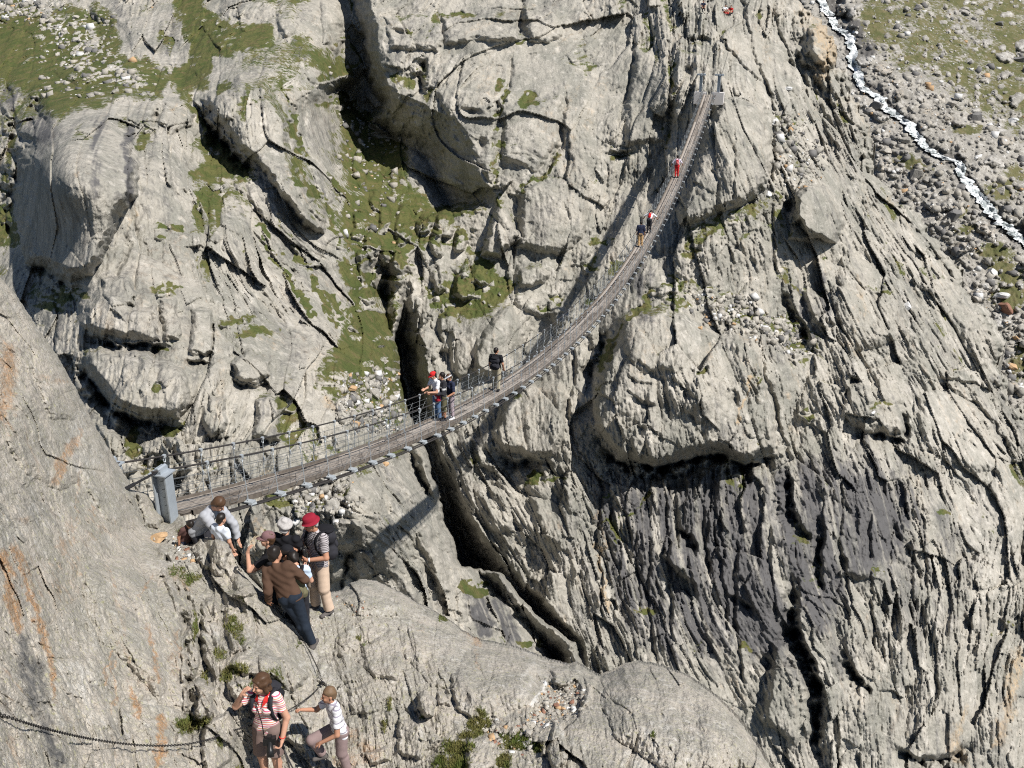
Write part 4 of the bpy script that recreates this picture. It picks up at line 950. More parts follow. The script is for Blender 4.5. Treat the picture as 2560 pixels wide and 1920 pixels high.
hB = block_relief((q + .2 * hA) / .32, (r + .2 * hA) / .95, 142, .2, .06, .0, .012)
f1, f2, ox, oy, tone, rb, rc = blocks((q + .2 * hB) / .13, (r + .2 * hB) / .36, 143)
hC = .035 * (tone - .5) * 2 + .085 * ((rb - .5) * 2 * ox + (rc - .5) * 2 * oy) - .014 * (1 - sstep(f2 - f1, 0, .12))
hD = block_relief(q / .05 + w3, r / .11, 154, .022, .010, .004, .004)
rid = np.abs(fbm(q / .2, r / 1.4, 144, 4, .6)); rid2 = fbm(U / .7, Vv / .9, 145, 5, .55); n4 = fbm(U / .06, Vv / .075, 146, 3, .7)
REL = np.maximum(left, .58) * hA * (1 - .6 * calm) * (1 - .5 * gsoft) + left * (hA * 0 + hB * (1 - .7 * calm)) * (1 - .5 * gsoft) + (hC * (.28 + .6 * left) + hD * (.5 + .5 * left)) * (1 - .5 * calm) - .10 * rid * (.4 + left) * (1 - .5 * calm) + .15 * rid2 + .022 * n4
dark = np.maximum(dark, (.34 * sstep(tone, .8, .84) * (.3 + left) * (1 - gsoft)).astype(np.float32))
f1, f2, ox, oy, ra, rb, rc = blocks(U / .10, Vv / .085, 147)
st1 = np.where(ra < .9 * scree, np.sqrt(np.clip(1 - (f1 / (.25 + .3 * rb)) ** 2, 0, 1)), 0)
REL += .035 * st1 * scree
ochre = np.maximum(ochre, .8 * scree * (st1 > .2) * (rc > .86))
pale = np.maximum(pale, .6 * scree * st1 * rb)
ochre = np.maximum(ochre, .5 * sstep(fbm(q / .25, Vv / 1.8, 152, 4, .6), .28, .62) * np.interp(X, [0, 500, 900], [1, .8, .2]))
ochre = np.maximum(ochre, .36 * sstep(fbm(U / 1.3, Vv / 2.0, 155, 4, .6), -.05, .5) * np.interp(X, [0, 420, 700], [1, .9, .4]))
dark = np.maximum(dark, .35 * sstep(fbm((U - lean * Vv) / .35, Vv / 3, 151, 4, .6), .2, .55))
dark = np.maximum(dark, .36 * sstep(fbm((U - lean * Vv) / .7, Vv / 1.6, 156, 5, .62), .05, .45))
pale = np.maximum(pale, .45 * sstep(fbm(U / .8, Vv / 1.1, 157, 5, .62), .08, .5))
moss = sstep(-hB, .0, .05) * sstep(fbm(U / .6, Vv / .8, 153, 3), .0, .4) * np.interp(X, [430, 470, 700, 760], [0, .6, .5, .05]) * np.interp(Y, [1440, 1500], [0, 1])
grass = np.maximum(grass, moss.astype(np.float32))
depth = D0 - (c.H + REL).astype(np.float32)
SIL = [(-150, 585), (0, 690), (45, 742), (90, 812), (140, 882), (190, 970), (237, 1062), (290, 1150), (332, 1218), (346, 1228), (371, 1233), (377, 1247), (401, 1270), (416, 1286), (449, 1284), (470, 1309), (484, 1336), (508, 1341), (540, 1346), (571, 1357), (577, 1372), (598, 1412), (612, 1440), (640, 1470), (690, 1500), (740, 1494), (800, 1487), (850, 1478), (872, 1461), (902, 1448), (940, 1453), (1000, 1480), (1032, 1502), (1090, 1531), (1130, 1556), (1160, 1580), (1200, 1601),
       (1290, 1619), (1370, 1650), (1425, 1663), (1442, 1658), (1500, 1691), (1530, 1680), (1560, 1662), (1600, 1655), (1650, 1665), (1720, 1691), (1790, 1741), (1840, 1791), (1880, 1842), (1930, 1922), (2000, 2070), (-150, 2070)]
cv.wx = X + 2.2 * fbm(X / 14, Y / 14, 118, 3).astype(np.float32); cv.wy = Y + 2.2 * fbm(X / 14, Y / 14, 119, 3).astype(np.float32)
w, s = c.poly(SIL, 3000)
sd = np.full_like(X, -1e3); sd[w] = s
edge = (Y > 2040) | (X < -130)
roll = np.interp(X, [300, 345, 460, 620, 760, 900], [46, 8, 8, 8, 10, 44])
depth = depth + np.where(edge, 0, (roll / 46.0) * .9 * (1 - np.sqrt(np.clip(1 - (1 - np.clip(sd / roll, 0, 1)) ** 2, 0, 1)))).astype(np.float32)
build_sheet("rock_outcrop", cv, depth, sd > 0, M_NEAR, dict(grass=grass, dark=dark, ochre=ochre, pale=pale), 2.2, 5)
NEAR_DEPTH, NEAR_CV, NEAR_GRASS, NEAR_SD, NEAR_SCREE = depth, cv, grass, sd, scree


def near_depth(px, py):
    j = int(round((py - NEAR_CV.py1[0]) / NSTEP)); i = int(round((px - NEAR_CV.px1[0]) / NSTEP))
    return float(NEAR_DEPTH[max(0, min(j, NEAR_DEPTH.shape[0] - 1)), max(0, min(i, NEAR_DEPTH.shape[1] - 1))])


def near_at(px, py, lift=0.0):
    return at(px, py, near_depth(px, py) - lift)
# ---------------------------------------------------------------- small builders
class MB:
    """collects tubes, boxes and sheets that become ONE mesh object"""

    def __init__(self):
        self.v = []; self.f = []

    def tube(self, pts, rad, n=6, closed=False):
        pts = [Vector(p) for p in pts]
        rr = rad if isinstance(rad, (list, tuple, np.ndarray)) else [rad] * len(pts)
        base = len(self.v)
        up = Vector((0.13, 0.2, 1)).normalized()
        for i, p in enumerate(pts):
            if closed:
                t = pts[(i + 1) % len(pts)] - pts[i - 1]
            else:
                t = pts[min(i + 1, len(pts) - 1)] - pts[max(i - 1, 0)]
            t.normalize()
            a = t.cross(up)
            if a.length < 0.05: a = t.cross(Vector((1, 0, 0)))
            a.normalize(); b_ = t.cross(a)
            for k in range(n):
                an = 2 * math.pi * k / n
                self.v.append(p + (a * math.cos(an) + b_ * math.sin(an)) * rr[i])
        m = len(pts)
        for i in range(m if closed else m - 1):
            j = (i + 1) % m
            for k in range(n):
                k2 = (k + 1) % n
                self.f.append((base + i * n + k, base + i * n + k2, base + j * n + k2, base + j * n + k))
        if not closed:
            self.f.append(tuple(base + k for k in range(n))[::-1]); self.f.append(tuple(base + (m - 1) * n + k for k in range(n)))
        return self

    def box(self, c_, ax, ay, az):
        """centre and three half-axis vectors"""
        c_, ax, ay, az = Vector(c_), Vector(ax), Vector(ay), Vector(az)
        b0 = len(self.v)
        for sx in (-1, 1):
            for sy in (-1, 1):
                for sz in (-1, 1):
                    self.v.append(c_ + ax * sx + ay * sy + az * sz)
        for q in ((0, 1, 3, 2), (4, 6, 7, 5), (0, 4, 5, 1), (2, 3, 7, 6), (0, 2, 6, 4), (1, 5, 7, 3)):
            self.f.append(tuple(b0 + k for k in q))
        return self

    def ball(self, c_, rx, ry, rz, nu=10, nv=7, R=None):
        b0 = len(self.v); c_ = Vector(c_)
        for i in range(nv + 1):
            ph = math.pi * i / nv
            for k in range(nu):
                th = 2 * math.pi * k / nu
                q = Vector((rx * math.sin(ph) * math.cos(th), ry * math.sin(ph) * math.sin(th), rz * math.cos(ph)))
                if R is not None: q = R @ q
                self.v.append(c_ + q)
        for i in range(nv):
            for k in range(nu):
                k2 = (k + 1) % nu
                self.f.append((b0 + i * nu + k, b0 + (i + 1) * nu + k, b0 + (i + 1) * nu + k2, b0 + i * nu + k2))
        return self

    def build(self, name, mat, parent=None, smooth=False):
        return mesh_obj(name, self.v, self.f, mat, parent, smooth)


def simple_mat(name, colr, rough=0.6, metal=0.0, var=0.15, scale=14.0, spec=0.3):
    m, nt, b = new_mat(name, rough)
    tc = N(nt, "ShaderNodeTexCoord")
    n = noise(nt, scale, 4, 0.6, tc.outputs["Object"])
    c_ = mixc(nt, n, tuple(x * (1 - var) for x in colr), tuple(min(1, x * (1 + var)) for x in colr))
    nt.links.new(c_, b.inputs["Base Color"])
    b.inputs["Metallic"].default_value = metal
    b.inputs["Specular IOR Level"].default_value = spec
    return m


M_STEEL = simple_mat("galvanised_steel", (0.36, 0.40, 0.44), 0.5, 0.25, 0.2, 6)
M_STEELW = simple_mat("bright_galvanised_steel", (0.40, 0.43, 0.45), 0.45, 0.2, 0.15, 20)
M_CABLE = simple_mat("dark_wire_rope", (0.055, 0.05, 0.048), 0.65, 0.3, 0.3, 20)
M_WIRE = simple_mat("netting_wire", (0.16, 0.17, 0.175), 0.5, 0.4, 0.2, 5)
M_CONC = simple_mat("pale_concrete", (0.56, 0.53, 0.51), 0.9, 0, 0.12, 3)
M_IRON = simple_mat("dark_iron", (0.035, 0.033, 0.034), 0.55, 0.5, 0.3, 30)
# weathered boards: grain along the walk, board to board differences
M_WOOD, nt, b = new_mat("weathered_larch_boards", 0.85)
at_n = N(nt, "ShaderNodeAttribute"); at_n.attribute_name = "board"
geo = N(nt, "ShaderNodeNewGeometry")
mp = N(nt, "ShaderNodeMapping"); mp.inputs["Rotation"].default_value = (0, 0, math.radians(16.6)); mp.inputs["Scale"].default_value = (22, 1.2, 1.2)
nt.links.new(geo.outputs["Position"], mp.inputs["Vector"])
gr_ = noise(nt, 1.0, 5, 0.65, mp.outputs[0])
cw = mixc(nt, ramp(nt, gr_, 0.35, 0.65), (0.165, 0.142, 0.122), (0.33, 0.29, 0.25))
cw = mixc(nt, ramp(nt, at_n.outputs["Fac"], .3, 1.0), cw, (0.36, 0.32, 0.28))
cw = mixc(nt, math_n(nt, 'MULTIPLY', ramp(nt, at_n.outputs["Fac"], .35, 0.0), .7), cw, (0.10, 0.082, 0.066))
cw = mixc(nt, math_n(nt, 'MULTIPLY', ramp(nt, noise(nt, 0.9, 3, 0.6, geo.outputs["Position"]), .55, .7), .5), cw, (0.13, 0.105, 0.085))
nt.links.new(cw, b.inputs["Base Color"])

# ---------------------------------------------------------------- the suspension bridge
B0 = np.array([-6.62899, 17.18755, -9.38441]); B1 = np.array([18.77169, 98.68314, -9.13460]); SAG = 7.45238
BD = (B1 - B0)[:2]; BLEN = float(np.hypot(*BD)); BD = BD / BLEN
BR = np.array([BD[1], -BD[0], 0.0])                  # to the right, seen walking away


def deck(t, w=0.0, h=0.0):
    p = B0 + (B1 - B0) * t
    return Vector((p[0] + BR[0] * w, p[1] + BR[1] * w, p[2] - 4 * SAG * t * (1 - t) + h))


bridge = empty("suspension_bridge", deck(0), 0, "long cable footbridge with brown timber deck sagging across the rocky gorge", "bridge")
bridge_off = -deck(0)


def to_bridge(mb):
    mb.v = [p + bridge_off for p in mb.v]
    return mb


# deck: five lines of longitudinal boards, each board three metres, with small gaps and crooked ends
rng = random.Random(3)
mb = MB(); bvals = []
HW = 0.42
for k in range(5):
    w0 = -HW + k * (2 * HW / 5) + 0.006; w1 = -HW + (k + 1) * (2 * HW / 5) - 0.006
    s = 0.0 if k % 2 else -1.4
    while s < BLEN:
        a, e = max(s, -0.25), min(s + 2.95, BLEN)
        n = 6; b0 = len(mb.v); dz = rng.uniform(-0.006, 0.008); tone = rng.random()
        for i in range(n + 1):
            t = (a + (e - a) * i / n) / BLEN
            for (w, h) in ((w0, 0.0), (w1, 0.0), (w1, -0.05), (w0, -0.05)):
                mb.v.append(deck(t, w, h + dz)); bvals.append(tone)
        for i in range(n):
            for m in range(4):
                m2 = (m + 1) % 4
                mb.f.append((b0 + i * 4 + m, b0 + i * 4 + m2, b0 + (i + 1) * 4 + m2, b0 + (i + 1) * 4 + m))
        mb.f.append((b0, b0 + 1, b0 + 2, b0 + 3)); e0 = b0 + n * 4; mb.f.append((e0 + 3, e0 + 2, e0 + 1, e0))
        s += 3.0
o = to_bridge(mb).build("deck", M_WOOD, bridge)
at_ = o.data.attributes.new("board", 'FLOAT', 'POINT'); at_.data.foreach_set("value", np.array(bvals, np.float32))
# edge timbers
for sgn in (-1, 1):
    mb = MB()
    pts = [deck(i / 120, sgn * (HW + 0.03), 0.0) for i in range(121)]
    b0 = 0
    for p in pts:
        for (w, h) in ((-.03, .045), (.03, .045), (.03, -.06), (-.03, -.06)):
            mb.v.append(p + Vector((BR[0] * w, BR[1] * w, h)))
    for i in range(120):
        for m in range(4):
            m2 = (m + 1) % 4
            mb.f.append((i * 4 + m, i * 4 + m2, (i + 1) * 4 + m2, (i + 1) * 4 + m))
    o = to_bridge(mb).build("edge_board", M_WOOD, bridge)
NB = 72
RAILW, RAILH, BEAMW = 0.49, 1.0, 0.64
br = Vector((BR[0], BR[1], 0)); bd = Vector((BD[0], BD[1], 0))
# cross beams: a galvanised angle under the deck, tapering to an eye plate at each end
for i in range(NB):
    t = (i + 0.5) / NB
    mb = MB()
    mb.box(deck(t, 0, -0.085), br * BEAMW, bd * 0.035, Vector((0, 0, 0.03)))
    for sgn in (-1, 1):
        mb.box(deck(t, sgn * (BEAMW - 0.06), -0.05), br * 0.10, bd * 0.075, Vector((0, 0, 0.012)))
        mb.tube([deck(t - .09 / BLEN, sgn * BEAMW, -0.10), deck(t + .09 / BLEN, sgn * BEAMW, -0.10)], 0.05, 6)
        mb.tube([deck(t, sgn * (BEAMW - 0.09), -0.05), deck(t, sgn * (BEAMW - .12), 0.05), deck(t, sgn * (BEAMW - 0.15), -0.05)], 0.012, 5)
    to_bridge(mb).build("cross_beam", M_STEELW, bridge)
# bearing ropes under the beam ends and the two hand ropes
for (w, h, rad) in ((-BEAMW, -0.13, 0.024), (BEAMW, -0.13, 0.024), (BEAMW - .12, -0.14, 0.018), (-BEAMW + .12, -0.14, 0.018)):
    mb = MB().tube([deck(-0.015 + 1.03 * i / 140, w, h) for i in range(141)], rad, 6)
    to_bridge(mb).build("bearing_rope", M_CABLE, bridge)
for sgn in (-1, 1):
    pts = [deck(-0.012 + 1.022 * i / 140, sgn * RAILW, RAILH) for i in range(141)]
    if sgn < 0: pts = [deck(-0.03, -RAILW - .35, RAILH - .3)] + pts
    to_bridge(MB().tube(pts, 0.019, 6)).build("hand_rope", M_CABLE, bridge)
    for k in range(5):
        f = (k + 1) / 6.2
        to_bridge(MB().tube([deck(-0.01 + 1.02 * i / 110, sgn * (RAILW + (BEAMW - .09 - RAILW) * (1 - f)), RAILH * f - 0.02) for i in range(111)], 0.0055, 4)).build("netting_wire", M_WIRE, bridge)
# hangers with a swivel eye at the top; the fifty pairs nearest the camera are parts, the far rest one part
rest = MB()
for i in range(NB):
    t = (i + 0.5) / NB
    for sgn in (-1, 1):
        mb = MB() if i < 48 else rest
        top = deck(t, sgn * RAILW, RAILH - 0.12); bot = deck(t, sgn * (BEAMW - .10), -0.02)
        mb.tube([top, bot], 0.0095, 5)
        cc = deck(t, sgn * RAILW, RAILH - 0.065)
        mb.tube([cc + bd * (.035 * math.cos(a)) + Vector((0, 0, .065 * math.sin(a))) for a in np.linspace(0, 2 * math.pi, 9)[:-1]], 0.012, 4, True)
        mb.tube([deck(t, sgn * RAILW, RAILH * .42), deck(t, sgn * RAILW, RAILH * .42 + .09)], 0.02, 5)
        mb.box(deck(t, sgn * RAILW, RAILH), br * .03, bd * .035, Vector((0, 0, .03)))
        if i < 48: to_bridge(mb).build("hanger", M_STEELW, bridge)
tag(to_bridge(rest).build("hanger", M_STEELW, bridge), kind="stuff")
# slanting stiffening wires of the net: one zigzag rope each side
for sgn in (-1, 1):
    pts = []
    for i in range(NB - 1):
        t = (i + 1.0) / NB
        pts += [deck(t, sgn * RAILW, RAILH * .82), deck(t, sgn * (BEAMW - .12), 0.02), deck(t + .2 / NB, sgn * (BEAMW - .12), 0.02)]
    to_bridge(MB().tube(pts, 0.005, 4)).build("net_tie", M_WIRE, bridge)
# pylons: broad-flange columns with a saddle plate; near pair on rock, far pair on a pale concrete block


def pylon(t, w, h, big=1.0, cap=False, sink=0.15):
    mb = MB()
    base = deck(t, w, -sink); top = deck(t, w, h)
    cz = (base.z + top.z) / 2; hz = (top.z - base.z) / 2
    mid = Vector((base.x, base.y, cz))
    mb.box(mid + br * 0.115 * big, br * 0.012 * big, bd * 0.10 * big, Vector((0, 0, hz)))
    mb.box(mid - br * 0.115 * big, br * 0.012 * big, bd * 0.10 * big, Vector((0, 0, hz)))
    mb.box(mid, br * 0.104 * big, bd * 0.009 * big, Vector((0, 0, hz)))
    p = to_bridge(mb).build("pylon", M_STEEL, bridge)
    mb = MB()
    mb.box(top + Vector((0, 0, .014)), br * 0.16 * big, bd * 0.14 * big, Vector((0, 0, 0.012)))
    for s in (-1, 1):
        mb.box(top + br * s * 0.05 + Vector((0, 0, .075)), br * .012, bd * .11, Vector((0, 0, .05)))
    mb.tube([top + bd * -.12 + Vector((0, 0, .09)), top + bd * .12 + Vector((0, 0, .09))], .05, 8)
    if cap:
        mb.box(top + Vector((0, 0, .10)), br * 0.42, bd * 0.10, Vector((0, 0, 0.07)))
        for s in (-.26, 0, .26): mb.tube([top + br * s - bd * .22 + Vector((0, 0, .16)), top + br * s + bd * .3 + Vector((0, 0, .16))], .05, 6)
    to_bridge(mb).build("saddle", M_STEEL, p)
    return p


for w in (-RAILW - .12, RAILW + .10):
    pylon(-0.009, w - (0.10 if w > 0 else 0), 0.95, 1.15, sink=1.0)
    top = deck(-0.009, w - (0.10 if w > 0 else 0), 1.02)
    to_bridge(MB().tube([top, deck(-0.045, w - .1, 0.2)], 0.022, 6).tube([top.lerp(deck(-0.045, w - .1, .2), .25), top.lerp(deck(-0.045, w - .1, .2), .7)], 0.035, 6)).build("stay_rod", M_IRON, bridge)
for w in (-0.85, 0.85):
    pylon(1.006, w, 1.5, 1.05, True)
    mb = MB()
    mb.box(deck(1.008, w, -0.62), br * 0.55, bd * 0.45, Vector((0, 0, 0.55)))
    to_bridge(mb).build("concrete_block", M_CONC, bridge)
    top = deck(1.006, w, 1.6)
    for k in (-.2, .2):
        to_bridge(MB().tube([top + br * k, deck(1.035, w + k * 2, 2.6)], 0.02, 5)).build("anchor_rope", M_CABLE, bridge)
# ---------------------------------------------------------------- the chain handrail along the path


def link_chain(name, pts, label, size=0.05, wire=0.0065):
    P = [Vector(p) for p in pts]
    L = [0.0]
    for a_, b_ in zip(P[:-1], P[1:]): L.append(L[-1] + (b_ - a_).length)
    step = size * 0.78
    n = int(L[-1] / step)
    mb = MB()
    px_ = np.array([[v.x, v.y, v.z] for v in P])
    pos = lambda s_: Vector([float(np.interp(s_, L, px_[:, k])) for k in range(3)])
    for i in range(n):
        c_ = pos(i * step); t = (pos(min(L[-1], i * step + .03)) - pos(max(0, i * step - .03))).normalized()
        a_ = t.cross(Vector((0, 0, 1))).normalized(); b_ = t.cross(a_)
        side = a_ if i % 2 else b_
        mb.tube([c_ + t * (size * .5 * math.cos(q)) + side * (size * .30 * math.sin(q)) for q in np.linspace(0, 2 * math.pi, 9)[:-1]], wire, 4, True)
    o = mb.build(name, M_IRON, None, True)
    return tag(o, label, "chain")


def pxline(pts, lift=0.05, n=80):
    """smooth curve through photo pixels lying on the near rock"""
    p = np.array(pts, float)
    L = np.r_[0, np.cumsum(np.hypot(*np.diff(p, axis=0).T))]
    return [near_at(float(np.interp(s_, L, p[:, 0])), float(np.interp(s_, L, p[:, 1])), lift) for s_ in np.linspace(0, L[-1], n)]


def smooth_px(pts, n=60):
    p = np.array(pts, float); t = np.linspace(0, 1, len(p)); tt = np.linspace(0, 1, n)
    out = []
    for k in range(2):
        c_ = np.polyfit(t, p[:, k], min(3, len(p) - 1)); out.append(np.polyval(c_, tt))
    return list(zip(*out))


def draped(path, lift=0.06):
    """a chain hung between pins: it follows the rock but only as smoothly as its own weight lets it"""
    d = np.array([near_depth(*p) for p in path]) - lift
    k = 4
    dm_ = np.array([d[max(0, i - k):i + k + 1].min() for i in range(len(d))])
    dm_ = np.array([max(v, 12.74) if 595 < p[0] < 735 else v for v, p in zip(dm_, path)])
    ds = np.convolve(np.pad(dm_, 8, mode='edge'), np.ones(17) / 17, 'valid')
    return [at(p[0], p[1], float(q)) for p, q in zip(path, ds)]


main_chain = smooth_px([(-30, 1774), (60, 1804), (150, 1831), (250, 1852), (340, 1862), (430, 1864), (500, 1853), (560, 1832)], 70) + smooth_px([(562, 1831), (625, 1814), (680, 1796), (720, 1775), (755, 1755), (785, 1733), (798, 1716)], 40)
link_chain("hand_chain", draped(main_chain, .012), "black iron chain slung along the grey rock face beside the path", 0.034, 0.0042)
up_chain = [(806, 1712), (803, 1695), (792, 1672), (788, 1650), (770, 1622), (757, 1600), (742, 1575), (728, 1552), (716, 1535)]
link_chain("hand_chain", draped(smooth_px(up_chain, 50), .04), "thin dark chain running up the rock behind the man in dark jeans", 0.034, 0.0038)
mb = MB()
p0 = near_at(806, 1705, 0.0)
mb.tube([p0, near_at(804, 1704, .12)], 0.016, 6)
mb.tube([near_at(806, 1708, .1) + Vector((.03 * math.cos(a), 0, .03 * math.sin(a))) for a in np.linspace(0, 6.283, 9)[:-1]], .009, 4, True)
tag(mb.build("rock_anchor", M_IRON, None, True), "short iron eye pin in the rock holding the chain above the boy", "anchor pin")
# ---------------------------------------------------------------- people: one continuous body surface each, grown from joints
def cone(a, b, ra, rb, k=0.02, squash=None, cut=False):
    return dict(t='c', a=np.array(a, float), b=np.array(b, float), ra=ra, rb=rb, k=k, q=squash, cut=cut)


def ell(c_, r, k=0.015, M=None):
    return dict(t='e', a=np.array(c_, float), r=np.array(r, float), k=k, M=M)


def sdf_mesh(prims, vox, wrinkle=0.0, seed=0, clip=None):
    lo = np.full(3, 1e9); hi = -lo
    for p in prims:
        if p['t'] == 'c':
            m = max(p['ra'], p['rb']) * (1.6 if p['q'] else 1) + .02
            lo = np.minimum(lo, np.minimum(p['a'], p['b']) - m); hi = np.maximum(hi, np.maximum(p['a'], p['b']) + m)
        else:
            m = p['r'].max() + .02
            lo = np.minimum(lo, p['a'] - m); hi = np.maximum(hi, p['a'] + m)
    lo -= 3 * vox; hi += 3 * vox
    n = np.ceil((hi - lo) / vox).astype(int) + 1
    ax = [lo[i] + vox * np.arange(n[i]) for i in range(3)]
    F = np.full(n, 0.5, np.float32)
    for p in prims:
        k = p['k']
        if p['t'] == 'c':
            m = max(p['ra'], p['rb']) * (1.6 if p['q'] else 1) + 2 * k + 2.5 * vox
            l, h = np.minimum(p['a'], p['b']) - m, np.maximum(p['a'], p['b']) + m
        else:
            m = p['r'].max() + 2 * k + 2.5 * vox
            l, h = p['a'] - m, p['a'] + m
        sl = [slice(max(0, int((l[i] - lo[i]) / vox)), min(n[i], int((h[i] - lo[i]) / vox) + 2)) for i in range(3)]
        x = ax[0][sl[0]][:, None, None]; y = ax[1][sl[1]][None, :, None]; z = ax[2][sl[2]][None, None, :]
        px_, py_, pz_ = x - p['a'][0], y - p['a'][1], z - p['a'][2]
        if p['t'] == 'c':
            d = p['b'] - p['a']
            if p['q']:                     # flattened along one axis (a chest is wider than deep)
                axv, f = p['q']; axv = np.array(axv, float)
                dt = (px_ * axv[0] + py_ * axv[1] + pz_ * axv[2]) * (1 / f - 1)
                px_, py_, pz_ = px_ + dt * axv[0], py_ + dt * axv[1], pz_ + dt * axv[2]
                d = d + axv * (d @ axv) * (1 / f - 1)
            L2 = max(d @ d, 1e-9)
            t = np.clip((px_ * d[0] + py_ * d[1] + pz_ * d[2]) / L2, 0, 1)
            D = np.sqrt((px_ - t * d[0]) ** 2 + (py_ - t * d[1]) ** 2 + (pz_ - t * d[2]) ** 2) - (p['ra'] + (p['rb'] - p['ra']) * t)
            if p['q']: D = D * (0.5 + 0.5 * p['q'][1])
            if p['cut']:
                u = d / math.sqrt(L2)
                D = np.maximum(D, (px_ * u[0] + py_ * u[1] + pz_ * u[2]) - math.sqrt(L2))
        else:
            if p['M'] is not None:
                M = p['M']
                px_, py_, pz_ = (px_ * M[0][0] + py_ * M[1][0] + pz_ * M[2][0], px_ * M[0][1] + py_ * M[1][1] + pz_ * M[2][1], px_ * M[0][2] + py_ * M[1][2] + pz_ * M[2][2])
            r = p['r']
            k0 = np.sqrt((px_ / r[0]) ** 2 + (py_ / r[1]) ** 2 + (pz_ / r[2]) ** 2)
            k1 = np.sqrt((px_ / r[0] ** 2) ** 2 + (py_ / r[1] ** 2) ** 2 + (pz_ / r[2] ** 2) ** 2) + 1e-9
            D = k0 * (k0 - 1) / k1
        W = F[tuple(sl)]
        hh = np.clip(0.5 + 0.5 * (W - D) / k, 0, 1)
        F[tuple(sl)] = W * (1 - hh) + D * hh - k * hh * (1 - hh)
    if wrinkle:
        x = ax[0][:, None, None]; y = ax[1][None, :, None]; z = ax[2][None, None, :]
        F = F + wrinkle * (np.sin(27 * z + 5 * np.sin(9 * x + seed) + 7 * y) * np.sin(13 * x + 9 * z + seed) + .6 * np.sin(61 * z - 33 * x + 21 * y + seed)).astype(np.float32)
    if clip is not None:
        x = ax[0][:, None, None]; y = ax[1][None, :, None]; z = ax[2][None, None, :]
        for (c_, nrm) in clip:
            F = np.maximum(F, ((x - c_[0]) * nrm[0] + (y - c_[1]) * nrm[1] + (z - c_[2]) * nrm[2]).astype(np.float32))
    # surface nets
    S = F < 0
    c8 = [S[i:n[0] - 1 + i, j:n[1] - 1 + j, k:n[2] - 1 + k] for i in (0, 1) for j in (0, 1) for k in (0, 1)]
    tot = sum(c_.astype(np.int8) for c_ in c8)
    act = (tot > 0) & (tot < 8)
    idx = np.full(act.shape, -1, np.int64)
    ii = np.argwhere(act); idx[act] = np.arange(len(ii))
    acc = np.zeros((len(ii), 3)); cnt = np.zeros(len(ii))
    cor = [(i, j, k) for i in (0, 1) for j in (0, 1) for k in (0, 1)]
    for a in range(8):
        for b_ in range(a + 1, 8):
            if sum(abs(np.array(cor[a]) - np.array(cor[b_]))) != 1: continue
            fa = F[ii[:, 0] + cor[a][0], ii[:, 1] + cor[a][1], ii[:, 2] + cor[a][2]]
            fb = F[ii[:, 0] + cor[b_][0], ii[:, 1] + cor[b_][1], ii[:, 2] + cor[b_][2]]
            m = (fa < 0) != (fb < 0)
            t = np.where(m, fa / np.where(m, fa - fb, 1), 0)
            pt = np.array(cor[a])[None] + t[:, None] * (np.array(cor[b_]) - np.array(cor[a]))[None]
            acc[m] += pt[m]; cnt[m] += 1
    V = lo + vox * (ii + acc / np.maximum(cnt, 1)[:, None])
    Q = []
    for d in range(3):
        s0 = [slice(1, n[q] - 1) for q in range(3)]; s1 = list(s0)
        s0[d] = slice(0, n[d] - 1); s1[d] = slice(1, n[d])
        A = S[tuple(s0)]; B = S[tuple(s1)]
        e = np.argwhere(A != B)
        if not len(e): continue
        flip = A[e[:, 0], e[:, 1], e[:, 2]]
        off = np.array([0 if q == d else 1 for q in range(3)])
        e = e + off
        u, v = [(1, 2), (2, 0), (0, 1)][d]
        def cell(du, dv):
            g = e.copy(); g[:, u] -= du; g[:, v] -= dv
            return idx[g[:, 0], g[:, 1], g[:, 2]]
        q4 = np.stack([cell(1, 1), cell(0, 1), cell(0, 0), cell(1, 0)], -1)
        q4[~flip] = q4[~flip][:, ::-1]
        Q.append(q4)
    return V, np.concatenate(Q)


def rotm(yaw=0.0, pitch=0.0, roll=0.0):
    """pitch bends forwards (towards local -y), roll leans to local +x, yaw turns about z"""
    cy, sy = math.cos(yaw), math.sin(yaw); cp_, sp_ = math.cos(pitch), math.sin(pitch); cr, sr = math.cos(roll), math.sin(roll)
    Rz = np.array([[cy, -sy, 0], [sy, cy, 0], [0, 0, 1]])
    Rx = np.array([[1, 0, 0], [0, cp_, -sp_], [0, sp_, cp_]])
    Ry = np.array([[cr, 0, sr], [0, 1, 0], [-sr, 0, cr]])
    return Rz @ Ry @ Rx


def skin_mat(name, c_):
    return simple_mat(name, c_, 0.55, 0, 0.08, 30)


M_SKIN = skin_mat("fair_skin", (0.52, 0.29, 0.20))
M_SKIN2 = skin_mat("tanned_skin", (0.43, 0.22, 0.14))
M_EYE = simple_mat("eye", (0.03, 0.025, 0.02), 0.3)
M_LIP = simple_mat("lips", (0.36, 0.10, 0.085), 0.5)


def cloth(name, c_, var=0.12):
    return simple_mat(name, c_, 0.9, 0, var, 22, 0.1)


def striped(name, cols, period, rough=0.9):
    """horizontal stripes knitted into the cloth (object space)"""
    m, nt, b = new_mat(name, rough)
    tc = N(nt, "ShaderNodeTexCoord")
    sep = N(nt, "ShaderNodeSeparateXYZ"); nt.links.new(tc.outputs["Object"], sep.inputs[0])
    wob = noise(nt, 6, 2, 0.5, tc.outputs["Object"])
    z = math_n(nt, 'ADD', sep.outputs[2], math_n(nt, 'MULTIPLY', wob, 0.03))
    fr = math_n(nt, 'FRACT', math_n(nt, 'DIVIDE', z, period))
    rp = N(nt, "ShaderNodeValToRGB"); rp.color_ramp.interpolation = 'CONSTANT'
    el = rp.color_ramp.elements
    while len(el) < len(cols): el.new(0.5)
    pos = 0.0
    for e, (c_, w) in zip(el, cols):
        e.position = pos; e.color = c_ + (1,); pos += w
    nt.links.new(fr, rp.inputs[0]); nt.links.new(rp.outputs[0], b.inputs["Base Color"])
    return m


